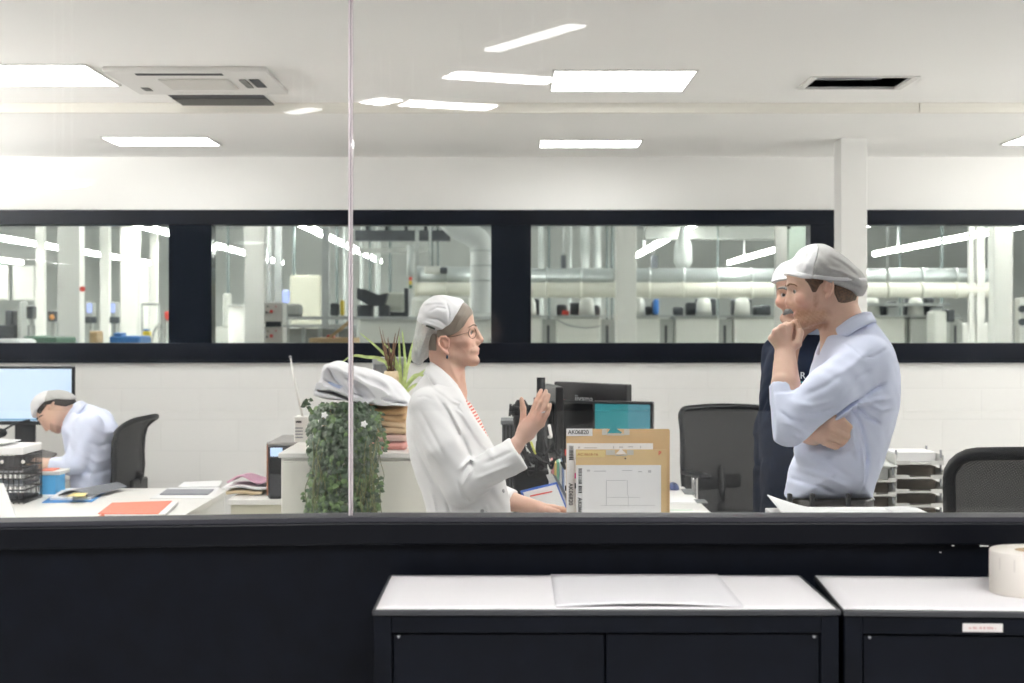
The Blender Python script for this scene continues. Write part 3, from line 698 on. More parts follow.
# far bay behind the seated man
r, A, B = hall_box('wall_sheet', 'bright white wall sheet at the far end behind the seated man', 'panel', -30, 8, 266, 46, .1, steel_white, 'white wall sheets', py1=300)
r, A, B = hall_box('wall_sheet', 'bright white wall sheet beside the slim pale column', 'panel', 13, 34, 266, 46, .1, steel_white, 'white wall sheets', py1=300)
r, A, B = hall_box('wall_sheet', 'bright white wall sheet above the yellow vest', 'panel', 137, 149, 264, 46, .1, steel_white, 'white wall sheets')
gd = 'machines in the far bay'
r, A, B = hall_box('press_machine', 'dark press machine by the picture edge, above the desk monitor', 'machine', -12, 14, 325, 22, 1, mach_d, gd)
MB().box(P(5, 325, 22), P(12, 310, 22) + Vector((0, .3, 0)), bevel=.02).build('head', mach_d, r)
r, A, B = hall_box('tool_rack', 'tall dark tool frame beside the press machine', 'machine', 17, 21.5, 301, 22, .3, mach_g, gd)
r, A, B = hall_box('machine_guard', 'green machine guard, the wider of the two low green ones', 'machine', 33, 57, 337, 18, .8, green_m, gd)
r, A, B = hall_box('machine_guard', 'green machine guard next to the white sheet roll', 'machine', 23, 32, 336, 18.2, .8, green_m, gd)
r, A, B = hall_box('sheet_roll', 'white sheet pile low in the pane corner above the desk monitor', 'pile', -10, 22, 339, 17, .6, paper_m, None, bev=.06)
r, A, B = hall_box('control_box', 'dark control box with an orange spot beside the broad column', 'control box', 47.5, 56.5, 311, 21, .2, mach_d, gd, py1=321.5); MB().ball(P(52, 317, 21), .035).build('orange_spot', mat('orange_plastic', (.8, .35, .1), .4), r); MB().box((A.x+.03, 21.05, 0), (A.x+.08, 21.1, A.z-.13)).build('stand', mach_g, r)
r, A, B = hall_box('control_box', 'dark control box between the slim columns in the far bay', 'control box', 26, 32.5, 306, 21, .2, mach_d, gd, py1=319); MB().box((A.x+.03, 21.05, 0), (A.x+.08, 21.1, A.z-.13)).build('stand', mach_g, r)
for x0, x1, l in ((86, 93, 'control panel with a lilac screen, next to the broad column'), (110, 116, 'control panel with a lilac screen, beside the wide pier')):
    r, A, B = hall_box('control_terminal', l, 'control panel', x0, x1, 302, 24, .2, mach_g, 'lilac screen panels', py1=321)
    MB().box((A.x+.015, 23.985, A.z-.16), (B.x-.015, 24.0, A.z-.02)).build('screen', glow_blue, r); MB().box((A.x, 23.95, A.z-.32), (B.x+.06, 24.0, A.z-.22), bevel=.01).build('keypad', mach_d, r)
    MB().box((A.x+.03, 24.05, 0), (A.x+.08, 24.1, A.z-.25)).build('stand', mach_g, r)
r, A, B = hall_box('blue_machine', 'low blue machine under the wide pale pier', 'machine', 109, 140, 336, 19, .6, blue_m, gd); MB().box(P(113, 336, 19), P(121, 332.5, 19) + Vector((0, .3, 0)), bevel=.02).build('cover', blue_m, r)
r, A, B = hall_box('safety_vest', 'yellow safety vest with blue yoke hung on a stand', 'vest', 142.5, 149, 331, 21, .15, ylw, None, bev=.02); MB().box(P(143, 331, 21), P(148, 329, 21) + Vector((0, .15, 0)), bevel=.01).build('yoke', blue_m, r)
r, A, B = hall_box('carton', 'brown carton beside the broad column in the far bay', 'carton', 89, 97, 331, 19, .3, wood, None)
t = thing('red_sign', 'small red lamp on the broad factory column', 'sign', P(82.5, 289, 20)); MB().cyl(P(82.5, 289, 20), P(82.5, 289, 20.06), .035, n=16).build('lens', red_m, t); MB().box(P(79, 290, 20.05), P(83, 288, 20.1)).build('bracket', steel_grey, t)
r, A, B = hall_box('fire_extinguisher', 'red extinguisher at the pane edge beside the dark window post', 'extinguisher', 164, 168, 311, 22, .12, red_m, None, py1=321, bev=.03); MB().box((A.x, 22.0, 0), (A.x+.03, 22.1, A.z-.1)).build('stand', mach_g, r)
t = thing('wire_stand', 'thin grey wire frame stand beside the yellow vest', 'stand', P(150, 330, 22)); m = MB()
for px in (142, 159): q = P(px, 304, 22); m.cyl((q.x, 22, 0), q, .018, n=8)
m.cyl(P(142, 304, 22), P(159, 304, 22), .018, n=8); m.build('frame', mach_g, t); MB().tube(spline3([P(152, 345, 22), P(154, 332, 22), P(160, 324, 22), P(161, 330, 22)]), .018).build('hose', mach_g, t)
# objects past the white column (window 2)
r, A, B = hall_box('small_machine', 'pale table top press standing on the grey machine cabinet', 'machine', 934, 947, 311, 22.2, .4, mach_w, None, bev=.03); MB().box(P(947, 322, 22.2), P(955, 309, 22.2) + Vector((0, .3, 0)), bevel=.02).build('dark_head', mach_d, r)
t = thing('gauge_post', 'white post carrying two black round gauges at the picture edge', 'gauge', P(1022, 320, 20)); q = P(1022, 306, 20)
MB().box((q.x-.03, 20, 0), (q.x+.3, 20.2, q.z+.1), bevel=.01).build('post', steel_white, t)
for py in (309, 322): c = P(1021.5, py, 20); MB().cyl((c.x, 19.94, c.z), (c.x, 20, c.z), .045, n=18).build('gauge', mach_d, t)
r, A, B = hall_box('bright_cabinet', 'white cabinet behind the thin posts past the duct end', 'cabinet', 955, 992, 323, 24.2, .8, steel_white, None)
r, A, B = hall_box('tall_cabinet', 'pale green tall cabinet behind the moustached man', 'cabinet', 787, 812, 200, 18, .5, mat('pale_green_paint', (.52, .60, .53), .5), None); MB().ball(P(789, 227, 17.98), .025).build('hinge', mach_d, r)
for (x0, x1, l) in ((264, 294, 'pale grey cabinet low behind the beige panel'), (213, 245, 'pale cabinet at the pane edge beside the dark post')):
    r, A, B = hall_box('hall_cabinet', l, 'cabinet', x0, x1, 327, 24, .6, mach_w, 'hall cabinets'); MB().box((A.x+.15, 23.97, A.z+.0), (A.x+.25, 24.2, A.z+.5), bevel=.03).build('upright', mach_w, r)
q = P(228, 318, 23); t = thing('drum', 'white drum standing left of the white factory column', 'drum', (q.x+.15, 23, 0)); MB().cyl((q.x+.15, 23, 0), (q.x+.15, 23, 1.85), .14, n=20).build('shell', steel_white, t); MB().cyl((q.x+.15, 23, 1.85), (q.x+.15, 23, 1.88), .15, n=20).build('lid', white_plastic, t)
# ------------------------------------------------------------------ black cabinets in front of the partition
def rotz(o, pivot, ang):
    pv = Vector(pivot); M = Matrix.Rotation(ang, 3, 'Z'); o.location = pv + M @ (Vector(o.location) - pv); o.rotation_euler = (0, 0, ang); return o
def cabinet(x0, x1, y0, y1, lab, name_plate=None, ang=0, pivot=None, split=None):
    r = thing('storage_cabinet', lab, 'cabinet', ((x0+x1)/2, (y0+y1)/2, 0), 'low black storage cabinets'); zt = 1.032
    m = MB(); m.box((x0, y0, 0), (x0+.036, y1, zt), bevel=.002); m.box((x1-.036, y0, 0), (x1, y1, zt), bevel=.002)
    m.box((x0+.036, y0, zt-.036), (x1-.036, y1, zt), bevel=.002); m.box((x0+.036, y1-.02, .06), (x1-.036, y1, zt-.036)); m.box((x0+.036, y0+.02, 0), (x1-.036, y0+.06, .08))
    m.build('carcass', black_m, r)
    m = MB(); m.box((x0-.003, y0-.006, zt), (x1+.003, y1, zt+.011), bevel=.002); m.build('top_board', mat('dark_grey_edge', (.035, .037, .042), .4), r)
    sp = split or (x0+x1)/2
    for a, b, hx in ((x0+.039, sp-.002, sp-.04), (sp+.002, x1-.039, sp+.03)):
        d = MB().box((a, y0+.006, .085), (b, y0+.024, zt-.040), bevel=.0015).build('door', black_m, r)
        MB().box((hx, y0-.012, .5), (hx+.012, y0+.007, .62), bevel=.003).build('handle', black_rail, d)
    m = MB()
    for x in (x0+.05, x1-.05): m.cyl((x, y0-.002, zt-.043), (x, y0+.004, zt-.043), .0028, n=10)
    m.build('hinge_pin', grey_plastic, r)
    return r
sticker = mat('label_sticker', (.80, .76, .74), .6); ink_red = mat('red_ink', (.5, .12, .12), .7); ink = mat('black_ink', (.02, .02, .022), .6); pale_ink = mat('faded_ink', (.79, .74, .68), .7)
c1 = cabinet(-.278, .658, 3.22, 3.66, 'black double door cabinet with white papers on top, in front of the glass', split=.188)
c2 = cabinet(.668, 1.62, 3.215, 3.655, 'black cabinet with a small white name label, carrying the label roll')
lb = MB().box((.902, 3.2135, 1.002), (.981, 3.2152, 1.019), bevel=.0006).build('name_label', sticker, c2); lb['label'] = 'small white label with faint red writing'
m = MB(); rg = random.Random(2); x = .914
while x < .968:
    w = rg.choice((.0012, .0022, .003)); m.box((x, 3.2128, 1.0085), (x+w, 3.2136, 1.0085 + rg.choice((.003, .004)))); x += w + rg.choice((.0010, .0012, .004))
m.build('faded_print', mat('faded_red_ink', (.62, .34, .33), .7), lb)
rotz(c2, (.662, 3.215, 0), -.055)
# papers lying on the cabinets
wt = mat('white_drawing_paper', (.90, .875, .885), .75)
def sheet(name, lab, x0, x1, y0, y1, z, m, th=.0012, rz=0, grp=None, curl=None, cat='paper'):
    def fn(u, v):
        zz = z + (curl(u, v) if curl else 0); return (x0+(x1-x0)*u, y0+(y1-y0)*v, zz)
    mb = MB().grid(fn, 24, 10)
    o = mb.build(name, m, solidify=th, loc=((x0+x1)/2, (y0+y1)/2, z)); tag(o, lab, cat, grp)
    if rz: o.rotation_euler = (0, 0, rz)
    return o
gp2 = 'white sheets on the black cabinets'
sheet('paper_sheet', 'long white paper liner covering the whole top of the double door cabinet', -.274, .652, 3.222, 3.652, 1.0437, wt, grp=gp2)
sheet('paper_sheet', 'loose white sheet lying across the middle of the liner, its front edge lifted', 0.088, .470, 3.238, 3.658, 1.0455, mat('grey_white_paper', (.84, .825, .845), .75), grp=gp2, curl=lambda u, v: .007*max(0, math.sin(PI*min(1, u*1.05)))*(1-v)**2)
o = sheet('paper_sheet', 'white paper liner covering the cabinet under the label roll', .668, 1.61, 3.222, 3.65, 1.0437, wt, grp=gp2); rotz(o, (.662, 3.215, 0), -.055)
# label roll
rc = (1.118, 3.42, 1.0447); r = thing('label_roll', 'fat roll of white labels standing on the cabinet beside the glass', 'roll', rc)
MB().lathe([(.042, 0), (.094, 0), (.0945, .002), (.0945, .088), (.093, .0905), (.043, .0905), (.042, .089), (.042, 0)], rc, 48).build('paper', mat('cream_label_paper', (.88, .83, .76), .7, noise=.03, nscale=5), r)
MB().lathe([(.038, .001), (.0415, .001), (.0415, .0895), (.038, .0895), (.038, .001)], rc, 40).build('core', mat('cardboard_core', (.52, .38, .24), .8), r)
for k, an in enumerate((3.55, 3.95, 4.35, 4.75)):
    c = Vector((rc[0] + .0947*math.cos(an), rc[1] + .0947*math.sin(an), rc[2] + .067)); t = Vector((-math.sin(an), math.cos(an), 0))
    MB().prism([c - t*.002 + Vector((0, 0, -.014)), c + t*.002 + Vector((0, 0, -.014)), c + t*.002 + Vector((0, 0, .012)), c - t*.002 + Vector((0, 0, .012))], Vector((math.cos(an), math.sin(an), 0))*.0004).build('print_mark', pale_ink, r)
# worn white scuffs on the half wall
for (px, py, w, lab) in ((984, 546, 9, 'long'), (953, 545.6, 2.4, 'round'), (942.5, 553.5, 2, 'faint')):
    q = P(px, py, 3.70)
    mb = MB().box((q.x - w/2*.0023, 3.697 if py < 547 else 3.7165, q.z-.0012), (q.x + w/2*.0023, 3.702 if py < 547 else 3.721, q.z+.0012), bevel=.0004)
    tag(mb.build('paint_scuff', sticker), lab + ' white paint scuff on the black half wall above the label roll', 'mark', 'scuffs on the half wall')

# ------------------------------------------------------------------ swivel chairs
def mesh_mat():
    m = bpy.data.materials.new('black_chair_mesh'); m.use_nodes = True; nt = m.node_tree; b = nt.nodes['Principled BSDF']
    b.inputs['Base Color'].default_value = (.008, .009, .011, 1); b.inputs['Roughness'].default_value = .7; b.inputs['Specular IOR Level'].default_value = .15
    tc = nt.nodes.new('ShaderNodeTexCoord'); mp = nt.nodes.new('ShaderNodeMapping'); mp.inputs['Rotation'].default_value = (0, .6, 0)
    w1 = nt.nodes.new('ShaderNodeTexWave'); w1.inputs['Scale'].default_value = 38; w1.bands_direction = 'X'
    w2 = nt.nodes.new('ShaderNodeTexWave'); w2.inputs['Scale'].default_value = 38; w2.bands_direction = 'Z'
    mu = nt.nodes.new('ShaderNodeMath'); mu.operation = 'MULTIPLY'; mr = nt.nodes.new('ShaderNodeMapRange'); mr.inputs[3].default_value = 1.0; mr.inputs[4].default_value = .80
    L = nt.links; L.new(tc.outputs['Object'], mp.inputs[0])
    for w in (w1, w2): L.new(mp.outputs[0], w.inputs['Vector'])
    L.new(w1.outputs['Fac'], mu.inputs[0]); L.new(w2.outputs['Fac'], mu.inputs[1]); L.new(mu.outputs[0], mr.inputs[0]); L.new(mr.outputs[0], b.inputs['Alpha'])
    return m
chair_mesh = mesh_mat(); seat_fab = mat('black_seat_fabric', (.018, .018, .021), .85, noise=.2, nscale=90, bump=.2, bscale=500)
def office_chair(loc, ang, H, lab, w=.46, arms=True, lean=.10, corner=.06, flare=.015, curl=.03, armz=0., fr=.017):
    r = thing('office_chair', lab, 'chair', (0, 0, 0), 'black mesh swivel chairs'); zb = .52
    def back(u, v):          # u across, v up
        x = (u-.5)*w*(1 + flare*2*v*(1 if True else 0)); z = zb + (H-zb)*v + .012*math.sin(PI*u)*v
        y = -.25 - lean*v + .05*(2*u-1)**2 - .035*math.sin(PI*min(1, v*1.4)) - curl*max(0, v-.85)*6.6*max(0, v-.85)*6.6
        return Vector((x, y, z))
    per = []; cu, cv = corner/w, corner/(H-zb)
    def arc(cx, cy, a0): return [(cx + cu*math.cos(a0 + PI/2*k/5), cy + cv*math.sin(a0 + PI/2*k/5)) for k in range(6)]
    seq = arc(1-cu, 1-cv, 0) + [(u, 1) for u in (.7, .6, .5, .4, .3)] + arc(cu, 1-cv, PI/2) + [(0, v) for v in (.8, .65, .5, .35, .2)] + arc(cu, cv, PI) + [(.35, 0), (.5, 0), (.65, 0)] + arc(1-cu, cv, 1.5*PI) + [(1, v) for v in (.2, .35, .5, .65, .8)]
    per = [back(*q) for q in seq]
    MB().tube(per, fr, n=10, closed=True).build('back_frame', dark_plastic, r)
    mb = MB(); cc = back(.5, .5); V = []
    rings = 8
    for k in range(1, rings+1): V.append([mb.bm.verts.new(back(.5 + (q[0]-.5)*k/rings, .5 + (q[1]-.5)*k/rings)) for q in seq])
    c0 = mb.bm.verts.new(cc); n = len(seq)
    for i in range(n): mb.bm.faces.new((c0, V[0][i], V[0][(i+1) % n])).smooth = True
    for k in range(rings-1):
        for i in range(n): mb.bm.faces.new((V[k][i], V[k+1][i], V[k+1][(i+1) % n], V[k][(i+1) % n])).smooth = True
    mb.build('back_mesh', chair_mesh, r)
    m = MB(); m.tube(spline3([(0, -.05, .42), (0, -.2, .42), (0, -.335, .48), back(.5, .12) + Vector((0, -.02, 0)), back(.5, .45) + Vector((0, -.02, 0))]), .022, n=10); m.box((-.13, back(.5, .3).y-.035, .66), (.13, back(.5, .3).y-.012, .74), bevel=.01); m.build('back_support', dark_plastic, r)
    MB().box((-.24, -.24, .44), (.24, .25, .51), bevel=.032, seg=4).build('seat', seat_fab, r)
    MB().box((-.12, -.14, .39), (.12, .12, .44), bevel=.015).build('seat_mechanism', dark_plastic, r)
    MB().cyl((0, 0, .1), (0, 0, .40), .027, n=16).build('gas_lift', chrome, r)
    if arms:
        for s in (-1, 1):
            a = MB().tube(spline3([(s*.16, 0, .43), (s*.27, 0, .44), (s*.285, -.02, .56), (s*.285, -.03, .665+armz)]), .018, n=10).build('armrest', chrome, r)
            MB().box((s*.285-.035, -.14, .665+armz), (s*.285+.035, .12, .69+armz), bevel=.011, seg=3).build('arm_pad', dark_plastic, a)
    for k in range(5):
        an = 2*PI*k/5 + .3; d = Vector((math.cos(an), math.sin(an), 0))
        l = MB().tube([Vector((0, 0, .115)), d*.15 + Vector((0, 0, .105)), d*.30 + Vector((0, 0, .075))], .02, n=8, radii=[.026, .022, .016]).build('leg', dark_plastic, r)
        p = d*.30; q = Vector((-d.y, d.x, 0))*.02; MB().cyl(p + Vector((0, 0, .03)) - q, p + Vector((0, 0, .03)) + q, .03, n=16).build('caster', dark_plastic, l)
    r.location = loc; r.rotation_euler = (0, 0, ang); return r
office_chair((1.30, 8.97, 0), PI + .30, 1.125, 'black mesh swivel chair standing empty at the center white desk', w=.50, lean=.05, flare=.05, corner=.05, armz=.10)
office_chair((1.92, 5.92, 0), -.20, 1.150, 'black mesh swivel chair before the letter trays, cut by the picture edge', w=.60, lean=.03, corner=.09, fr=.024)
office_chair((-2.45, 9.10, 0), PI/2 - .10, 1.075, 'black swivel chair the man at the desk sits on', w=.46, lean=.10, curl=.06, arms=False)

# ------------------------------------------------------------------ desks
def desk(lab, x0, x1, y0, y1, z=.72, lx=.06, ly=.04, grp='white office desks'):
    r = thing('office_desk', lab, 'desk', ((x0+x1)/2, (y0+y1)/2, 0), grp)
    MB().box((x0, y0, z-.028), (x1, y1, z), bevel=.003).build('desktop', desk_white, r)
    for x in (x0+.02, x1-lx): MB().box((x, y0+.04, 0), (x+.035, y1-ly, z-.028), bevel=.003).build('leg_panel', desk_white, r)
    MB().box((x0+.06, y1-ly-.06, .25), (x1-lx, y1-ly-.04, z-.03)).build('modesty_panel', desk_white, r)
    return r
desk('big white desk strewn with folders in front of the seated man', -4.3, -1.535, 6.9, 8.72)
desk('white desk under the wide monitor where the man sits writing', -4.4, -2.62, 8.84, 10.1, lx=.6)
desk('white desk with the black monitors behind the brown envelopes', -.12, .945, 6.9, 8.80, ly=.35)
desk('white desk carrying the grey letter trays', 1.75, 3.4, 7.0, 8.0, z=.70)
ct = thing('standing_counter', 'white standing height counter where the brown envelopes stand', 'counter', (.33, 5.6, 0))
MB().box((.06, 5.36, .902), (.72, 5.88, .93), bevel=.003).build('worktop', desk_white, ct)
for x in (.08, .66): MB().box((x, 5.4, 0), (x+.04, 5.84, .902), bevel=.003).build('leg_panel', desk_white, ct)
MB().box((.12, 5.8, .1), (.66, 5.82, .9)).build('back_panel', desk_white, ct)
wc = thing('window_counter', 'white counter just behind the glass carrying the white box', 'counter', (.85, 4.15, 0))
MB().box((.45, 3.96, .90), (1.3, 4.44, .93), bevel=.003).build('worktop', desk_white, wc)
for x in (.48, 1.23): MB().box((x, 4.0, 0), (x+.04, 4.42, .90), bevel=.003).build('leg_panel', desk_white, wc)

# ------------------------------------------------------------------ things on the big desk
zd = .72
red_f = mat('orange_red_folder', (.72, .19, .12), .5); blue_f = mat('blue_folder', (.04, .22, .55), .45); grey_f = mat('grey_folder', (.16, .17, .19), .5); pink_p = mat('pink_paper', (.72, .42, .55), .7); ylw_p = mat('yellow_paper', (.80, .68, .30), .7); tan_p = mat('tan_paper', (.62, .50, .32), .7)
def flat(name, lab, cat, corners, z, th, m, grp=None, bev=.001):
    """a flat folder or sheet whose four corners are given on the desk"""
    c = [Vector((x, y, z)) for x, y in corners]; ctr = sum(c, Vector())/4
    o = MB().prism(c, (0, 0, th)).build(name, m, loc=ctr); return tag(o, lab, cat, grp)
def dk(px, py, z=zd):       # point on a level surface z from a photo measurement
    Y = F*(CZ-z)/(py-HZ); return ((px-512)*Y/F, Y)
r = thing('folder', 'orange red folder with papers lying near the desk corner', 'folder', (*dk(135, 510), zd)); q = [dk(98, 518), dk(158, 518), dk(172, 505), dk(112, 507)]
MB().prism([Vector((*p, zd)) for p in q], (0, 0, .005)).build('back_cover', red_f, r); MB().prism([Vector((p[0]+.03, p[1], zd+.0052)) for p in q], (0, 0, .012)).build('paper_stack', paper_m, r); MB().prism([Vector((*p, zd+.0175)) for p in q], (0, 0, .004)).build('front_cover', red_f, r)
r = thing('folder', 'open blue folder with grey sheets beside the wire tray', 'folder', (*dk(70, 500), zd)); q = [dk(42, 503), dk(92, 502), dk(108, 491), dk(58, 493)]
MB().prism([Vector((*p, zd)) for p in q], (0, 0, .004)).build('cover', blue_f, r)
MB().prism([Vector((*p, zd+.0045)) for p in [dk(50, 501), dk(90, 501), dk(106, 491), dk(62, 493)]], (0, 0, .012)).build('paper_stack', paper_m, r)
def crv(u, v): a = Vector((*dk(58, 499), zd+.018)); b = Vector((*dk(107, 489.5), zd+.02)); w = Vector((*dk(88, 500.5), zd+.018)) - a; return a + (b-a)*v + w*u*(1-v*.3) + Vector((0, 0, .03*math.sin(PI*u)*(1-.3*v)))
MB().grid(crv, 12, 6).build('grey_sheet', grey_f, r, solidify=.002)
MB().prism([Vector((*p, zd+.036)) for p in [dk(66, 496.5, zd+.036), dk(84, 496.5, zd+.036), dk(88, 493, zd+.036), dk(74, 493, zd+.036)]], (0, 0, .001)).build('yellow_sheet', ylw_p, r)
flat('paper_stack', 'white papers beside the open blue folder', 'paper', [dk(38, 497), dk(62, 497), dk(84, 489), dk(62, 489)], zd, .004, paper_m)
flat('folder', 'thin dark grey folder on white sheets near the desk end', 'folder', [dk(160, 496), dk(208, 496), dk(214, 491), dk(167, 491)], zd+.005, .006, mat('slate_folder', (.24, .25, .28), .5))
flat('paper_sheet', 'white sheets under the thin dark grey folder', 'paper', [dk(150, 499), dk(212, 499), dk(219, 488.5), dk(168, 488.5)], zd, .004, paper_m)
flat('paper_sheet', 'white sheets at the very end of the big desk', 'paper', [dk(178, 489), dk(219, 488.2), dk(222, 482.8), dk(184, 484)], zd+.0005, .012, paper_m)
# wire basket with papers
r = thing('wire_tray', 'black wire tray stack under white papers at the picture edge', 'tray', (-2.55, 8.1, zd)); x0, x1, y0, y1 = -2.78, -2.425, 7.95, 8.25; m = MB()
for k in range(5):
    z = zd+.012+k*.056
    m.tube([(x0, y0, z), (x1, y0, z), (x1, y1, z), (x0, y1, z)], .004, n=6, closed=True)
for k in range(15):
    x = x0 + (x1-x0)*k/14; m.cyl((x, y0, zd), (x, y0, zd+.24), .0028, n=5); m.cyl((x, y1, zd), (x, y1, zd+.24), .0028, n=5)
for k in range(12):
    y = y0 + (y1-y0)*k/11
    m.cyl((x1, y, zd), (x1, y, zd+.24), .0028, n=5); m.cyl((x0, y, zd+.012), (x1, y, zd+.012), .0028, n=5)
m.build('wire', mat('dark_wire', (.05, .05, .053), .4, metal=.5), r)
for k in range(3): MB().box((x0+.015, y0+.01, zd+.016+k*.07), (x1-.012, y1-.01, zd+.026+k*.07)).build('shelf', grey_plastic if k else dark_plastic, r)
m = MB(); m.box((x0+.02, y0+.006, zd+.165), (x1-.01, y0+.02, zd+.235), bevel=.003); m.build('front_plate', mat('smoke_plastic', (.05, .05, .055), .3), r)
for px in (2, 23): q = P(px, 458.5, 7.95); MB().ball((q.x, 7.952, zd+.21), .010).build('rivet', white_plastic, r)
tag(MB().box((x0, y0-.01, zd+.245), (x1+.0, y1+.01, zd+.285), bevel=.006).build('paper_stack', paper_m, loc=((x0+x1)/2, 8.1, zd+.245)), 'thick stack of white papers lying on the black wire tray', 'paper')
tag(MB().grid(lambda u, v: (x0 - .1 + .36*u, y0 + .26*v, zd+.300 + .045*(1-u)**2 + .0*v), 14, 4).build('paper_sheet', paper_m, solidify=.006, loc=(x0+.1, 8.1, zd+.286)), 'curved white brochure lying on top of the paper stack', 'paper')
r = thing('carton', 'small blue carton with an orange lid beside the wire tray', 'carton', (-2.37, 8.35, zd)); MB().box((-2.47, 8.36, zd), (-2.385, 8.54, zd+.105), bevel=.003).build('box', mat('sky_blue_card', (.10, .42, .78), .5), r); MB().box((-2.475, 8.356, zd+.105), (-2.36, 8.544, zd+.125), bevel=.003).build('lid', mat('white_card', (.8, .8, .8), .6), r); MB().box((-2.47, 8.36, zd+.1255), (-2.40, 8.50, zd+.131), bevel=.002).build('orange_band', red_f, r)
r = thing('document_board', 'white board leaning at the near desk edge, cut by the picture edge', 'board', (-2.5, 7.3, zd)); MB().prism([(-2.95, 7.25, zd), (-2.24, 7.25, zd), (-2.33, 7.32, zd+.165), (-2.95, 7.32, zd+.32)], (0, .012, 0)).build('panel', paper_m, r); MB().box((-2.9, 7.3, zd), (-2.5, 7.42, zd+.02)).build('foot', white_plastic, r)
# seated man's monitor, keyboard and lamp
scr_l = mat('lit_pale_blue_screen', (.4, .5, .6), .25, emit=(.56, .69, .93), estr=.46)
r = thing('monitor', 'wide flat monitor showing a pale blue screen behind the seated man', 'monitor', (-2.95, 9.6, zd)); x0, x1 = -3.22, -2.615; z0, z1 = P(0, 425, 9.55).z, P(0, 366.5, 9.55).z
MB().box((x0, 9.55, z0), (x1, 9.59, z1), bevel=.006).build('housing', dark_plastic, r); MB().box((x0+.012, 9.547, z0+.024), (x1-.014, 9.552, z1-.014)).build('screen', scr_l, r)
MB().box((-2.98, 9.585, zd+.02), (-2.86, 9.62, z0+.15), bevel=.006).build('stand', dark_plastic, r); MB().box((-3.06, 9.5, zd), (-2.78, 9.72, zd+.014), bevel=.005).build('base', dark_plastic, r)
MB().box((-3.15, 9.548, z0+.027), (-2.66, 9.5465, z0+.038)).build('task_bar', mat('lit_dark_bar', (.1, .2, .3), .3, emit=(.10, .25, .40), estr=.6), r)
r = thing('desk_lamp', 'black lamp head reaching in at the picture edge below the monitor', 'lamp', (-3.0, 9.35, zd)); MB().ball(P(0, 433, 9.3), .035, sc=(1.2, 1, .8)).build('head', dark_plastic, r); MB().tube(spline3([P(2, 431, 9.3), P(15, 424, 9.32), P(30, 420, 9.35)]), .006).build('arm', dark_plastic, r); MB().tube(spline3([P(0, 436, 9.3), P(-14, 455, 9.33), P(-14, 476.5, 9.35)]), .01).build('stem', dark_plastic, r); MB().cyl((P(-14, 478, 9.35).x, 9.35, zd), (P(-14, 478, 9.35).x, 9.35, zd+.02), .07).build('base', dark_plastic, r)
r = thing('laptop_stand', 'dark keyboard tray under the hands of the seated man', 'keyboard', (-2.75, 9.1, zd)); MB().prism([P(30, 456, 9.25), P(40, 451, 9.35), P(57, 455, 9.35), P(48, 462, 9.25)], (0, 0, .012)).build('deck', mat('dark_grey_metal', (.12, .11, .10), .4), r); m = MB(); a = P(42, 459, 9.3); m.box((a.x-.02, 9.28, zd), (a.x+.02, 9.32, a.z-.004)); m.build('riser', grey_plastic, r)
# low drawers, printer and paper behind the desk end
zl2 = .73
r = thing('low_cupboard', 'low beige cupboard with pink papers beside the desk end', 'cupboard', (-1.16, 7.8, 0)); MB().box((-1.31, 7.45, 0), (-1.0, 8.25, .775), bevel=.004).build('body', mat('beige_cupboard_front', (.60, .58, .47), .55), r); MB().box((-1.32, 7.43, .775), (-.99, 8.26, .80), bevel=.003).build('top_board', desk_white, r); MB().box((-1.2, 7.425, .66), (-1.1, 7.45, .675), bevel=.003).build('handle', chrome, r)
def curlsheet(lab, px0, px1, py, zz, Y, m, amp, name='paper_sheet', th=.004):
    a, b = P(px0, py, Y).x, P(px1, py, Y).x
    return tag(MB().grid(lambda u, v: (a+(b-a)*u, Y + .25*v, zz + amp*math.sin(PI*(u*1.1+.1))**2*(1-.4*v)), 16, 6).build(name, m, solidify=th, loc=((a+b)/2, Y, zz)), lab, 'paper', 'papers on the low cupboard')
curlsheet('tan paper stack lying lowest on the beige cupboard', 226, 262, 496, .811, 7.6, tan_p, .006, th=.014)
curlsheet('white papers lying on the tan stack by the printer', 222, 268, 490, .832, 7.6, paper_m, .012, th=.012)
curlsheet('pink papers curling up on top of the white ones', 227, 266, 486, .857, 7.62, pink_p, .035, th=.010)
r = thing('label_printer', 'dark grey label printer with a small lit display beside the white cabinet', 'printer', (-1.08, 7.35, .80)); a, b = P(267.5, 497, 7.45), P(281, 446, 7.45)
MB().box((a.x, 7.45, .80), (a.x+.165, 7.95, b.z), bevel=.012).build('housing', mat('charcoal_plastic', (.05, .052, .06), .45), r)
MB().prism([P(266.5, 446, 7.44), P(267.8, 444, 7.44), P(267.8, 495, 7.44), P(266.5, 495, 7.44)], (0, .02, 0)).build('side_trim', mat('rust_trim', (.35, .16, .10), .5), r)
MB().box((a.x+.014, 7.438, b.z-.048), (a.x+.07, 7.452, b.z-.008), bevel=.003).build('display', mat('lit_grey_display', (.3, .4, .6), .3, emit=(.45, .58, .85), estr=.7), r)
MB().box((a.x+.012, 7.442, b.z-.13), (a.x+.075, 7.452, b.z-.055), bevel=.003).build('key_panel', dark_plastic, r); MB().box((a.x-.005, 7.44, b.z-.0), (a.x+.168, 7.94, b.z+.018), bevel=.008).build('lid', mat('warm_grey_plastic', (.26, .25, .24), .5), r)
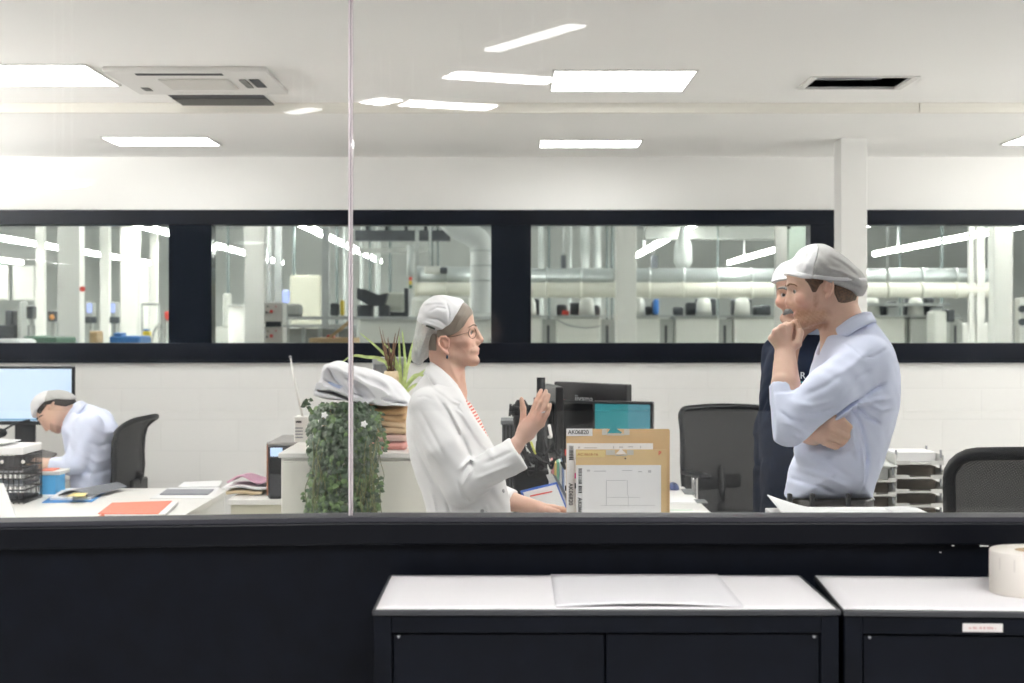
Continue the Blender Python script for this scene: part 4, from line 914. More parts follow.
# tall white cabinet with ivy, folders, spider plant
zk = 1.083
r = thing('white_cabinet', 'white waist high cabinet under the ivy, behind the woman', 'cabinet', (-.6, 6.9, 0)); MB().box((-.955, 6.62, 0), (-.30, 7.45, zk-.02), bevel=.004).build('body', desk_white, r); MB().box((-.965, 6.60, zk-.02), (-.29, 7.46, zk), bevel=.003).build('top_board', desk_white, r)
for x in (-.95, -.625): d = MB().box((x, 6.603, .05), (x+.32, 6.62, zk-.035), bevel=.002).build('door', mat('cream_laminate', (.78, .77, .70), .45), r); MB().box((x+.28, 6.59, .6), (x+.29, 6.604, .75), bevel=.002).build('handle', chrome, d)
r = thing('card_terminal', 'small white device with two black slots and an aerial, behind the ivy', 'device', (-.92, 7.2, zk)); a, b = P(294, 441, 7.2), P(306, 416.5, 7.2)
MB().box((a.x, 7.2, zk), (a.x+.075, 7.28, b.z), bevel=.006).build('housing', white_plastic, r)
m = MB(); m.box((a.x+.008, 7.197, b.z-.028), (a.x+.034, 7.202, b.z-.02)); m.build('black_slot', dark_plastic, r); m = MB()
for k in range(4): m.box((a.x+.006, 7.197, b.z-.055-k*.014), (a.x+.04, 7.202, b.z-.049-k*.014))
m.build('key_row', grey_plastic, r); MB().tube([P(303, 418, 7.22), P(296, 388, 7.22), P(290.5, 358, 7.22)], .004, radii=[.006, .006, .004]).build('aerial', white_plastic, r); MB().ball(P(290.3, 357, 7.22), .007).build('aerial_tip', grey_plastic, r)
# stack of brown envelopes and folders
kraft = mat('kraft_paper', (.60, .38, .19), .7, noise=.08, nscale=10); kraft2 = mat('pale_kraft_paper', (.66, .47, .29), .7, noise=.06, nscale=10); pinkf = mat('salmon_folder', (.78, .36, .32), .6)
ge = 'folders stacked on the white cabinet'; zz = zk; Yk = 6.75
for k, (h, m_, x0, x1, lab, pk) in enumerate(((.035, pinkf, 385, 405, 'salmon pink folder lowest in the stack beside the ivy', 0), (.03, mat('pink_print_paper', (.76, .52, .46), .7), 384, 406, 'pink printed bundle second from the stack bottom', .004), (.028, kraft2, 383, 407, 'pale brown envelope third from the stack bottom', .008),
      (.026, kraft2, 385, 406, 'pale brown envelope, fourth from the stack bottom', .01), (.030, kraft, 384, 405, 'brown envelope, second from the stack top', .012), (.030, kraft, 318, 404, 'wide brown envelope topmost of the stack, under the white bag', .008))):
    a = P(x0, 400, Yk).x if k < 5 else P(316, 400, Yk).x; a = min(a, -.80); b = P(x1, 400, Yk).x
    def top(u, v, h=h, pk=pk, a=a, b=b, z0=zz, k=k): return (a+(b-a)*u, Yk + .30*v, z0 + h*.5 + pk*math.sin(7*u+k)*math.sin(PI*u))
    tag(MB().grid(top, 20, 4).build('envelope', m_, solidify=h*.84, loc=((a+b)/2, Yk+.15, zz)), lab, 'envelope', ge); zz += h
zs = zz
# white bag lying on the stack
clothw = mat('white_cloth', (.80, .80, .83), .8, noise=.02, nscale=9, bump=.12, bscale=25)
f = Field((-.88, 6.66, zs-.03), (-.36, 7.12, zs+.24), .006); q = lambda px, py: ((px-512)*6.8/F, CZ-(py-HZ)*6.8/F)
f.inflate(smooth_poly([q(*p) for p in ((320.5, 379), (323.5, 366.5), (329, 362.8), (340, 362.5), (354, 367), (372, 371), (390, 379), (402, 389), (410, 402), (400, 403.5), (380, 402), (360, 400), (340, 396), (326, 386))]), 6.87, .18, .022)
f.inflate(smooth_poly([q(*p) for p in ((315, 393), (317.5, 384), (322, 379), (332, 381), (345, 387), (362, 393), (385, 399), (410, 403), (408, 406), (370, 404), (340, 400), (318, 396.5))]), 6.87, .20, .012, k=.006)
f.fold([q(324, 378), q(345, 390), q(372, 398)], -.004, .006); f.fold([q(340, 367), q(365, 382), q(395, 396)], .006, .012); f.fold([q(330, 386), q(352, 393)], .006, .006); f.fold([q(330, 366), q(336, 378), q(350, 390)], -.005, .005); f.fold([q(352, 372), q(370, 384), q(380, 396)], .005, .007); f.fold([q(318, 389), q(335, 392), q(356, 399)], -.005, .004); f.ripple(.0045, [(25, 14, 40), (50, 20, 10), (12, 30, 30), (80, 60, 50)], 4)
r = thing('cloth_bag', 'white cloth bag with a blue lined fold lying on the brown envelopes', 'bag', (-.62, 6.87, zs)); sculpt(f, 'cloth', clothw, r)
MB().grid(lambda u, v: Vector((*[P(322+36*u, 376.5+14*u+8*v*(1-u), 6.75).x], 6.735 - .02*math.sin(PI*u), P(322+36*u, 377+15*u+7*v*(1-u*.8), 6.75).z)), 12, 3).build('blue_lining', mat('pale_blue_lining', (.55, .63, .82), .8), r, solidify=.003)
r = thing('file_box', 'grey file box standing behind the spider plant', 'box', (-.56, 7.37, zk)); a, b = P(373, 400, 7.33), P(400, 358, 7.33); MB().box((a.x, 7.33, zk), (b.x+.02, 7.45, b.z), bevel=.004).build('box', mat('mid_grey_card', (.30, .32, .35), .6), r); MB().box((a.x-.003, 7.326, b.z-.03), (b.x+.023, 7.453, b.z+.003), bevel=.003).build('lid', mat('light_grey_card', (.42, .44, .47), .6), r); m = MB()
for k in range(4): m.box((a.x+.01+k*.03, 7.327, zk+.2), (a.x+.012+k*.03, 7.331, b.z-.03))
m.build('seam', grey_f, r)
# spider plant in a red pot, and a vase of dried grass
leafm = mat('spider_leaf_green', (.56, .68, .28), .45, noise=.25, nscale=40); zp = zk
r = thing('spider_plant', 'spider plant with long pale green leaves in a red pot behind the woman', 'plant', (P(411, 404, 7.2).x, 7.2, zk)); pc = P(411, 404, 7.2)
MB().lathe([(0, 0), (.045, 0), (.062, .16), (.070, .165), (.070, .19), (.058, .19), (.054, .15), (0, .145)], (pc.x, 7.2, zk), 28).build('pot', mat('red_glazed_pot', (.60, .06, .04), .3), r)
MB().cyl((pc.x, 7.2, zk+.14), (pc.x, 7.2, zk+.175), .054).build('soil', mat('dark_soil', (.05, .035, .025), .9), r)
base = Vector((pc.x-.01, 7.2, zk+.17)); rg = random.Random(5); m = MB()
LV = [[(400, 395), (385, 362), (366, 357), (352, 356), (340, 364)], [(402, 392), (398, 370), (380, 350), (360, 333)], [(402, 390), (400, 365), (399, 335)], [(404, 390), (405, 360), (402, 330)], [(404, 390), (409, 360), (414, 338)], [(404, 393), (412, 380), (426, 370), (432, 366)], [(405, 395), (415, 385), (428, 384)], [(402, 392), (408, 365), (418, 345), (426, 338)], [(402, 393), (393, 372), (386, 363), (377, 360)], [(404, 392), (398, 368), (392, 352), (381, 341)], [(404, 392), (414, 376), (424, 376), (434, 382)]]
for k, l in enumerate(LV):
    dy = rg.uniform(-.10, .12); pts = [base] + [P(x, y, 7.2 + dy*(i+1)/len(l)) for i, (x, y) in enumerate(l)]; sp = spline3(pts, 7); n = len(sp); wd = .0065
    L = []; 
    for i, p in enumerate(sp):
        t = (sp[min(i+1, n-1)] - sp[max(i-1, 0)]).normalized(); s = t.cross(Vector((.25, 1, .1))).normalized(); w = wd * math.sin(PI*min(1, .18+.82*i/(n-1)))**.6 + .0008
        L.append((m.bm.verts.new(p - s*w), m.bm.verts.new(p + Vector((0, .004, -.003))), m.bm.verts.new(p + s*w)))
    for A, B in zip(L, L[1:]):
        for j in (0, 1): m.bm.faces.new((A[j], A[j+1], B[j+1], B[j])).smooth = True
m.build('leaves', leafm, r)
r = thing('grass_vase', 'beige vase of brown dried grass stems behind the spider plant', 'vase', (P(389, 385, 7.22).x, 7.22, zk)); vx = P(391, 385, 7.22).x; vt_ = P(391, 371, 7.22).z - zk
MB().lathe([(0, 0), (.036, 0), (.036, vt_*.9), (.03, vt_), (.025, vt_), (.025, .05), (0, .05)], (vx, 7.22, zk), 24).build('vase', mat('beige_vase', (.66, .52, .34), .5), r); m = MB(); rg = random.Random(9)
for k in range(16): m.tube([Vector((vx + rg.uniform(-.012, .012), 7.22 + rg.uniform(-.012, .012), zk+vt_-.02)), P(389 + rg.uniform(-10, 13), 330 + rg.uniform(-5, 14), 7.22 + rg.uniform(-.06, .06))], .0022, n=5, radii=[.004, .001])
m.build('dried_stems', mat('dry_brown_stem', (.16, .09, .05), .8), r)
# ivy spilling over the cabinet front
ivy_m = mat('ivy_leaf_green', (.032, .062, .028), .42, noise=.55, nscale=16); ivy_l = mat('ivy_young_leaf', (.085, .15, .045), .42, noise=.3, nscale=16)
r = thing('hanging_ivy', 'dense dark green ivy spilling down the front of the white cabinet', 'plant', (P(345, 450, 6.6).x, 6.55, zk)); rg = random.Random(11); A, B, S = MB(), MB(), MB()
def leaf(mb, p, n, d, L):
    n = n.normalized(); d = (d - n*d.dot(n)).normalized(); s = n.cross(d)
    pt = [p, p + d*L*.25 + s*L*.38 , p + d*L*.62 + s*L*.30, p + d*L - n*L*.12, p + d*L*.62 - s*L*.30, p + d*L*.25 - s*L*.38]; ctr = p + d*L*.45 + n*L*.10
    vs = [mb.bm.verts.new(q) for q in pt]; c = mb.bm.verts.new(ctr)
    for i in range(6): mb.bm.faces.new((vs[i], vs[(i+1) % 6], c)).smooth = False
def ivy_w(py):       # half width and centre of the ivy mass along its height
    t = [(402, 322, 366), (408, 314, 376), (420, 309, 379), (440, 308, 380), (465, 311, 374), (490, 309, 373), (515, 306, 374), (560, 310, 372), (600, 316, 366)]
    for (a, l0, r0), (b, l1, r1) in zip(t, t[1:]):
        if a <= py <= b: k = (py-a)/(b-a); return l0+(l1-l0)*k, r0+(r1-r0)*k
    return 340, 345
for k in range(3600):
    py = 402 + 190*rg.random()**1.1; l0, r0 = ivy_w(py); px = rg.uniform(l0, r0); u = (px-l0)/(r0-l0)*2-1
    bulge = math.sqrt(max(0, 1-u*u)); Y = 6.585 - .14*bulge*min(1, .35+(py-400)/40) + (rg.random()**2)*.10
    if py < 412: Y += rg.uniform(0, .22)
    if py > 452 and Y > 6.585: Y = 6.58
    if rg.random() < .16 and 455 < py < 505 and abs(u) < .5: continue
    p = P(px, py, Y); n = Vector((u*.8 + rg.uniform(-.5, .5), -1 + rg.uniform(-.3, .3), .35 + rg.uniform(-.4, .6))); d = Vector((rg.uniform(-.8, .8)+u*.3, rg.uniform(-.3, .1), -1 + rg.uniform(0, .6)))
    leaf(B if rg.random() < .13 + .25*(py > 470) else A, p, n, d, rg.uniform(.018, .034))
for k in range(46):
    x0 = rg.uniform(312, 377); y = 420 + rg.random()*60; pts = []
    x = x0
    for i in range(9): pts.append(P(x, y, 6.47 + rg.uniform(-.02, .04))); y += 14; x += rg.uniform(-4, 4)
    S.tube(spline3(pts, 3), .0018, n=5)
for (pts) in ([(374, 470), (379, 480), (374, 492), (376, 508)], [(376, 425), (384, 440), (383, 452)], [(310, 475), (305, 490), (307, 505)], [(378, 478), (380, 490), (379, 500)], [(312, 415), (306, 405), (309, 399)], [(372, 490), (377, 500), (372, 512)], [(382, 412), (380, 425), (386, 444)]):
    q = [P(x, y, 6.46) for x, y in pts]; S.tube(spline3(q, 4), .002, n=5)
    for p in spline3(q, 5):
        if rg.random() < .8: leaf(A if rg.random() < .6 else B, p, Vector((rg.uniform(-.5, .5), -1, rg.uniform(0, .8))), Vector((rg.choice((-1, 1)), 0, -.4)), rg.uniform(.018, .028))
A.build('leaves', ivy_m, r, recalc=False); B.build('young_leaves', ivy_l, r, recalc=False)
S.build('stems', mat('ivy_stem', (.14, .15, .06), .7), r)
MB().lathe([(0, 0), (.085, 0), (.11, .12), (.10, .12), (.08, .03), (0, .03)], (P(344, 440, 6.69).x, 6.73, zk), 24).build('pot', mat('dark_pot', (.05, .05, .05), .6), r) if False else MB().box((P(325, 440, 6.62).x, 6.63, zk), (P(366, 440, 6.62).x, 6.742, zk+.12), bevel=.01).build('planter', mat('dark_pot', (.05, .05, .05), .6), r)
m = MB(); q_ = 0
for px, py in ((324.5, 415), (364, 424)):
    c = P(px, py, 6.43)
    for k in range(5): an = k*2*PI/5; leaf(m, c, Vector((0, -1, .2)), Vector((math.cos(an), 0, math.sin(an))), .016)
m.build('flower', paper_m, r, recalc=False)

# ------------------------------------------------------------------ brown envelopes with drawings, standing on the counter
def envelope(lab, px0, px1, py0, Y, m, notch, zbot=.93, hn=5.5):
    r = thing('document_envelope', lab, 'envelope', (P((px0+px1)/2, 500, Y).x, Y, zbot), 'brown drawing envelopes held at the counter')
    a, b, n0, n1, n2, n3 = [P(x, py0, Y) for x in (px0, px1, notch[0], notch[1], notch[2], notch[3])]; h = hn*Y/F
    o = [Vector((a.x, Y, zbot)), Vector((b.x, Y, zbot)), Vector((b.x, Y, a.z)), Vector((n3.x, Y, a.z)), Vector((n2.x, Y, a.z-h)), Vector((n1.x, Y, a.z-h)), Vector((n0.x, Y, a.z)), Vector((a.x, Y, a.z))]
    MB().prism(o, (0, .006, 0)).build('front_cover', m, r)
    o2 = [Vector((a.x, Y+.012, zbot)), Vector((b.x+.004, Y+.012, zbot)), Vector((b.x+.004, Y+.012, a.z-.004)), Vector((n3.x+.02, Y+.012, a.z-.004)), Vector((n3.x+.015, Y+.012, a.z-h-.012)), Vector((n0.x-.015, Y+.012, a.z-h-.012)), Vector((n0.x-.02, Y+.012, a.z-.004)), Vector((a.x, Y+.012, a.z-.004))]
    MB().prism(o2, (0, .006, 0)).build('back_cover', m, r)
    return r
tapem = mat('grey_tape', (.55, .54, .49), .5); brown_e = mat('brown_card', (.66, .45, .23), .65, noise=.05, nscale=14); brown_f = mat('pale_brown_card', (.68, .49, .25), .65, noise=.05, nscale=14)
def card(parent, name, m, px0, px1, py0, py1, Y, th=.0008, lab=None):
    a, b = P(px0, py1, Y), P(px1, py0, Y); o = MB().box((a.x, Y-th, a.z), (b.x, Y, b.z)).build(name, m, parent)
    if lab: o['label'] = lab
    return o
def barcode(parent, px0, px1, py0, py1, Y, seed):
    rg = random.Random(seed); m = MB(); y = py0
    while y < py1:
        w = rg.choice((.5, .8, 1.2)); a, b = P(px0, y+w, Y), P(px1, y, Y); m.box((a.x, Y-.0004, a.z), (b.x, Y, b.z)); y += w + rg.choice((.5, .7, 1.0))
    m.build('barcode', ink, parent)
Y1, Y2 = 5.62, 5.585
ea = envelope('taller brown envelope with a code label on its corner, standing behind the other', 566.3, 669, 429, Y1, brown_e, (610, 607, 624, 617), hn=4.6)
la = card(ea, 'code_label', paper_m, 566.3, 592.5, 428.6, 436, Y1-.001); text('AK06820', .0205, P(568, 432.3, Y1-.0022), ink, la, sx=.93)
m = MB()
for (x0, x1, y0, y1) in ((602, 607, 429.2, 435), (624, 629.5, 429.2, 435), (607, 624, 433.8, 435.5)): a, b = P(x0, y1, Y1-.0005), P(x1, y0, Y1-.0005); m.box((a.x, Y1-.0012, a.z), (b.x, Y1-.0004, b.z))
m.build('tape', tapem, ea)
sa = card(ea, 'drawing_sheet', paper_m, 566.5, 653, 443.2, 514, Y1-.003, lab='white drawing sheet with barcode and sideways code'); barcode(sa, 569, 573.5, 446, 459.5, Y1-.0044, 1)
text('AK06820', .0205, P(570.6, 483.0, Y1-.0046), ink, sa, rot=(PI/2, PI/2, 0), sx=1.0)
lines = mat('pale_grey_ink', (.55, .55, .57), .8)
m = MB()
for (x0, x1, y0, y1) in ((578, 580, 446.5, 448.3), (584, 597, 447.2, 448.2), (613, 614, 446, 448.5), (619, 623, 446.5, 447.6), (628, 633, 446.2, 447.2), (640, 641, 446, 448)): a, b = P(x0, y1, Y1), P(x1, y0, Y1); m.box((a.x, Y1-.0045, a.z), (b.x, Y1-.0042, b.z))
m.build('fine_print', lines, sa)
for (x0, x1, y0, y1, mm) in ((564.8, 567, 449.5, 455.5, red_m), (564.8, 567, 485.5, 491, dark_plastic)): card(ea, 'index_tab', mm, x0, x1, y0, y1, Y1+.004)
eb = envelope('shorter brown envelope with a yellow note, in front of the taller one', 576, 666, 449.5, Y2, brown_f, (620, 615, 627, 622), hn=5)
nt_ = card(eb, 'sticky_note', mat('pale_yellow_note', (.74, .60, .27), .8), 576.2, 605, 450.6, 457.2, Y2-.001); text('AC 0618-16', .0125, P(577.5, 454.5, Y2-.0024), mat('brown_ink', (.42, .14, .03), .7), nt_, sx=1.15)
m = MB()
for (x0, x1, y0, y1) in ((606, 615, 450, 455), (627, 633.5, 450, 455), (615, 627, 454.6, 455.8)): a, b = P(x0, y1, Y2), P(x1, y0, Y2); m.box((a.x, Y2-.0012, a.z), (b.x, Y2-.0004, b.z))
m.build('tape', tapem, eb); text('P', .020, P(658.3, 453.5, Y2-.0008), mat('red_marker', (.7, .05, .05), .6), eb)
MB().ball(P(625.3, 458.5, Y2-.001), .003, seg=8).build('pin_hole', ink, eb)
sb = card(eb, 'drawing_sheet', paper_m, 576, 661, 465, 514, Y2-.003, lab='white drawing sheet with a faint square plan'); barcode(sb, 578.5, 582, 468.5, 483, Y2-.0044, 5); barcode(sb, 578.5, 582, 486, 492, Y2-.0044, 6)
text('AK06820', .0205, P(579.8, 497.5, Y2-.0046), ink, sb, rot=(PI/2, PI/2, 0))
m = MB()
for (x0, x1, y0, y1) in ((587, 590, 469.5, 471.5), (594, 606, 470.6, 471.4), (622, 632, 470, 470.7), (638, 642, 471, 472), (648, 651, 470, 472.5), (606, 626, 480, 480.5), (606, 606.6, 480, 505), (627, 627.5, 480, 495), (606, 640, 497, 497.4), (628, 628.4, 495, 507), (600, 655, 505, 505.4)): a, b = P(x0, y1, Y2), P(x1, y0, Y2); m.box((a.x, Y2-.0045, a.z), (b.x, Y2-.0042, b.z))
m.build('plan_lines', lines, sb)
for (y0, y1, mm) in ((473, 478.5, mat('magenta_tab', (.8, .08, .35), .5)), (483, 488.5, dark_plastic)): card(eb, 'index_tab', mm, 574.6, 577, y0, y1, Y2+.004)
m = MB(); a = P(670, 460, Y1+.03); b = P(664, 512, Y1+.03); 
tag(MB().prism([Vector((P(640, 505, 5.66).x, 5.66, .93)), Vector((P(668.5, 505, 5.66).x, 5.66, .93)), P(669.5, 431, 5.66), P(640, 431, 5.66)], (0, .012, 0)).build('folder', kraft2, loc=(P(655, 500, 5.66).x, 5.66, .93)), 'pale tan folder peeping out behind the two brown envelopes', 'folder')

# ------------------------------------------------------------------ on the centre desk: monitors, microscope, papers
def screen_unit(name, lab, c, w, h, ang, zbase, front=None, bs=.12):
    """c: centre of the panel; ang: heading of the screen face (0 faces the camera)"""
    r = thing(name, lab, 'monitor', (c[0], c[1], zbase)); R = Matrix.Rotation(ang, 4, 'Z'); T = Matrix.Translation(Vector(c))
    def mk(nm, lo, hi, m, par, bev=.004):
        mb = MB().box(lo, hi, bevel=bev)
        for v in mb.bm.verts: v.co = T @ R @ v.co
        return mb.build(nm, m, par)
    mk('housing', (-w/2, -.02, -h/2), (w/2, .018, h/2), mat('gloss_black_plastic', (.008, .008, .010), .32), r, .006)
    mk('back_cover', (-w*.40, .015, -h*.38), (w*.40, .05, h*.28), dark_plastic, r, .012)
    if front: mk('screen', (-w/2+.012, -.0225, -h/2+.016), (w/2-.012, -.0195, h/2-.013), front, r, 0)
    mk('stand', (-.03, .03, zbase-c[2]+.01), (.03, .055, 0), dark_plastic, r); mk('base', (-bs, -.08, zbase-c[2]), (bs, bs, zbase-c[2]+.014), dark_plastic, r)
    return r, T @ R
c = P(592, 424, 7.75)
r, M = screen_unit('monitor', 'large black monitor seen from behind, beside the raised hand', (c.x, 7.75, c.z+.0), .50, .40, PI - .84, zd)
tx = text('iiyama', .050, (0, 0, 0), mat('silver_print', (.5, .5, .52), .4), r); tx.location = M @ Vector((.10, .0185, .12)) - Vector(r.location); tx.rotation_euler = (PI/2, 0, -.84)
q = MB().box((.17, .0185, .095), (.185, .0195, .115)).bm
mb = MB(); mb.bm = q
for v in mb.bm.verts: v.co = M @ v.co
mb.build('red_mark', mat('dull_red_print', (.2, .01, .01), .5), r)
mb = MB().box((.235, .019, -.09), (-.1, .021, -.085))
for v in mb.bm.verts: v.co = M @ v.co
mb.build('cable', grey_plastic, r)
c = P(553, 422, 7.6); screen_unit('monitor', 'black monitor seen edge on, next to the large monitor', (c.x, 7.6, c.z), .42, .35, PI/2 + .12, zd, bs=.06)
teal = bpy.data.materials.new('lit_teal_screen'); teal.use_nodes = True; nt = teal.node_tree; b_ = nt.nodes['Principled BSDF']; b_.inputs['Base Color'].default_value = (.02, .12, .14, 1); b_.inputs['Roughness'].default_value = .25
tc = nt.nodes.new('ShaderNodeTexCoord'); sx = nt.nodes.new('ShaderNodeSeparateXYZ'); cr = nt.nodes.new('ShaderNodeValToRGB'); cr.color_ramp.interpolation = 'CONSTANT'
cr.color_ramp.elements[0].color = (.035, .30, .33, 1); cr.color_ramp.elements[1].position = .60; cr.color_ramp.elements[1].color = (.14, .33, .43, 1)  # bluish right part: a reflection painted into the screen colour
nt.links.new(tc.outputs['Generated'], sx.inputs[0]); nt.links.new(sx.outputs['X'], cr.inputs['Fac']); nt.links.new(cr.outputs['Color'], b_.inputs['Emission Color']); b_.inputs['Emission Strength'].default_value = .34
c = P(623.5, 424, 7.15); screen_unit('monitor', 'small monitor with a teal screen above the brown envelopes', (c.x, 7.15, c.z-.0), .275, .205, -.30, zd, front=teal)
# stereo microscope on a boom stand
r = thing('microscope', 'black stereo microscope on an upright post behind the raised hand', 'microscope', (P(541, 470, 7.3).x, 7.3, zd)); px_ = P(541, 470, 7.3).x
MB().box((px_-.12, 7.29, zd), (px_+.06, 7.40, zd+.03), bevel=.008).build('base', dark_plastic, r); zt = P(541, 377.5, 7.3).z; MB().cyl((px_, 7.3, zd+.02), (px_, 7.3, zt), .020, n=20).build('post', dark_plastic, r)
MB().cyl((px_, 7.3, 1.19), (px_, 7.3, 1.28), .034, n=20).build('clamp', dark_plastic, r); zh = P(520, 410.5, 7.3).z
MB().cyl((px_, 7.3, zh), (P(522, 410, 7.3).x, 7.28, zh), .026, n=16).build('arm', dark_plastic, r); hx = P(521, 410, 7.3).x
MB().lathe([(0, -.10), (.03, -.10), (.036, -.05), (.036, .02), (.02, .05), (0, .05)], (hx, 7.27, zh), 20).build('head', dark_plastic, r)
for s in (-1, 1):
    e_ = P(509, 410, 7.3); a = Vector((hx, 7.27 + s*.03, zh)); b = Vector((e_.x, 7.27 + s*.03, zh+.004)); t = (b-a); m = MB(); m.cyl(a, a + t*.75, .022, n=16); m.cyl(a + t*.55, a + t*.7, .027, n=16); m.cyl(a + t*.8, b, .027, n=16); m.cyl(a + t*.70, a + t*.85, .019, n=16); m.build('eyepiece', dark_plastic, r)
r = thing('tool_bin', 'dark grey ribbed bin behind the raised hand', 'bin', (P(511, 440, 7.6).x, 7.6, zd)); a, b = P(502, 470, 7.6), P(524, 421, 7.6); m = MB(); m.box((a.x, 7.6, zd), (b.x, 7.85, b.z), bevel=.006); m.build('body', mat('dark_grey_bin', (.07, .075, .085), .5), r); m = MB(); m.box((a.x-.006, 7.594, b.z-.018), (b.x+.006, 7.856, b.z+.002), bevel=.003)
m.build('rim', mat('mid_grey_bin', (.16, .17, .18), .5), r); m = MB()
for k in range(6): m.box((a.x+.008+k*.017, 7.594, zd+.06), (a.x+.014+k*.017, 7.602, b.z-.02))
m.build('rib', dark_plastic, r)
# black desk clutter: docking unit, cables, box of pens
r = thing('docking_unit', 'low black equipment box under the monitors, wrapped in cables', 'device', (P(530, 470, 7.05).x, 7.05, zd)); a, b = P(513, 500, 7.06), P(549, 448, 7.06); MB().box((a.x, 7.06, zd), (b.x, 7.2, b.z-.10), bevel=.01).build('housing', dark_plastic, r); MB().box((a.x+.05, 7.07, b.z-.10), (b.x-.02, 7.19, b.z-.03), bevel=.01).build('upper_housing', dark_plastic, r); MB().box((a.x+.07, 7.064, b.z-.085), (b.x-.06, 7.072, b.z-.06)).build('port_row', steel_grey, r)
m = MB(); rg = random.Random(21)
for k in range(13):
    x0, x1 = rg.uniform(520, 562), rg.uniform(520, 566); m.tube(spline3([P(x0, rg.uniform(430, 455), 7.02), P((x0+x1)/2+rg.uniform(-8, 8), rg.uniform(455, 478), 7.0), P(x1, rg.uniform(440, 470), 7.02)], 8), .0055, n=6)
m.build('cables', dark_plastic, r)
MB().tube(spline3([P(549, 425, 7.02), P(551, 436, 7.0), P(549, 437, 7.02)], 6), .007, n=8).build('white_plug', white_plastic, r); MB().tube(spline3([P(531, 442, 7.02), P(534, 450, 7.0), P(537, 459, 7.02)], 6), .005, n=6).build('yellow_cable', mat('yellow_green_cable', (.6, .6, .12), .5), r)
g_ = 'coloured dividers standing on the desk'
for k, (cc, nm) in enumerate((((.72, .30, .30), 'pink'), ((.75, .62, .25), 'yellow'), ((.22, .50, .36), 'green'), ((.8, .8, .8), 'white'), ((.18, .26, .45), 'blue'))):
    a, b = P(552 + k*2.6, 500, 7.05), P(554 + k*2.6, 462 + (k % 2), 7.05)
    tag(MB().box((a.x, 7.05, zd), (b.x, 7.27, b.z), bevel=.001).build('divider', mat(nm+'_divider', cc, .6), loc=((a.x+b.x)/2, 7.16, zd)), nm + ' index divider upright in the row beside the envelopes', 'divider', g_)
r = thing('document_folder', 'slanting blue edged folder with a red line, above the resting hand', 'folder', (P(540, 500, 6.6).x, 6.95, zd)); o = [P(520, 491, 6.95), P(557, 482, 6.95), P(567, 508, 6.95), P(529, 512, 6.95)]
MB().prism(o, (0, .008, 0)).build('cover', mat('royal_blue_folder', (.05, .13, .50), .45), r); o2 = [P(523, 492.5, 6.945), P(556, 484.5, 6.945), P(566, 509, 6.945), P(531, 513, 6.945)]; MB().prism(o2, (0, .004, 0)).build('sheet', paper_m, r)
MB().prism([P(530, 495.5, 6.942), P(552, 491, 6.942), P(552.3, 492.2, 6.942), P(530.3, 496.8, 6.942)], (0, .002, 0)).build('red_line', red_m, r); MB().box((P(540, 500, 6.95).x-.03, 6.95, zd), (P(540, 500, 6.95).x+.03, 7.0, P(0, 506, 6.95).z)).build('prop', dark_plastic, r)
r = thing('document_folder', 'white and dark grey folder leaning between the dividers and the envelopes', 'folder', (P(556, 490, 7.0).x, 7.00, zd)); MB().prism([P(546, 475, 7.00), P(552, 473.5, 7.00), P(569, 505, 7.00), P(562, 509, 7.00)], (0, .006, 0)).build('cover', mat('pale_grey_cover', (.6, .6, .57), .6), r); MB().prism([P(552, 473.5, 7.01), P(556, 476, 7.01), P(570, 500, 7.01), P(568, 505, 7.01)], (0, .006, 0)).build('spine', grey_f, r); MB().box((P(562, 500, 7.00).x-.02, 7.01, zd), (P(562, 500, 7.00).x+.02, 7.04, P(0, 507, 7.00).z)).build('prop', dark_plastic, r)
# small things on the white desk
r = thing('computer_mouse', 'dark blue computer mouse on the white desk', 'mouse', (*dk(673, 489), zd)); x, y = dk(673, 489.5); f = Field((x-.06, y-.09, zd-.005), (x+.06, y+.09, zd+.06), .003); f.ell((x, y, zd+.004), (.034, .062, .036), 0); f.cone((x, y, zd-.06), (x, y, zd-.056), .05, .05, 0, op='sub'); f.a[:, :, f.ax[2] < zd+.001] = 1; sculpt(f, 'shell', mat('navy_plastic', (.03, .05, .15), .35), r); MB().box((x-.003, y-.045, zd+.030), (x+.003, y-.02, zd+.038), bevel=.001).build('scroll_wheel', dark_plastic, r)
flat('paper_pad', 'dark grey square pad nearer the mouse on the white desk', 'pad', [dk(685, 494.5), dk(695, 494.5), dk(692, 489.5), dk(681, 489.5)], zd, .004, mat('slate_pad', (.16, .17, .17), .6)); flat('paper_pad', 'dark grey square pad near the desk corner', 'pad', [dk(697, 503.5), dk(708, 503.5), dk(704.5, 500), (dk(694, 500))], zd, .004, mat('slate_pad', (.16, .17, .17), .6))
flat('paper_sheet', 'white sheets under the dark square pads', 'paper', [dk(668, 503), dk(697, 503), dk(694, 497), dk(668, 497)], zd, .002, paper_m)
flat('green_note', 'pale green paper at the front of the white desk', 'paper', [dk(668, 513), dk(695, 513), dk(692, 510), dk(668, 510)], zd, .003, mat('mint_paper', (.6, .72, .62), .7))
# white box and curled drawing behind the glass
r = thing('archive_box', 'white archive box behind the glass, under the curled drawing', 'box', (.87, 4.25, .93)); MB().box((.70, 4.0, .93), (1.075, 4.39, 1.09), bevel=.003).build('body', paper_m, r); MB().box((.695, 3.995, 1.09), (1.08, 4.395, 1.112), bevel=.002).build('lid', paper_m, r)
tag(MB().grid(lambda u, v: (.70+.36*u, 4.0+.39*v, 1.1145 + .034*max(0, 1-u*3.2)**1.2*v), 26, 5).build('drawing_sheet', paper_m, solidify=.002, loc=(.88, 4.2, 1.113)), 'white drawing sheet with one curled corner in front of the belt', 'paper')
tag(MB().grid(lambda u, v: (1.012+.09*u, 4.05+.30*v, 1.117 + .004*math.sin(PI*u)), 8, 3).build('paper_slip', paper_m, solidify=.002, loc=(1.05, 4.2, 1.115)), 'small white paper slip beside the curled drawing', 'paper')
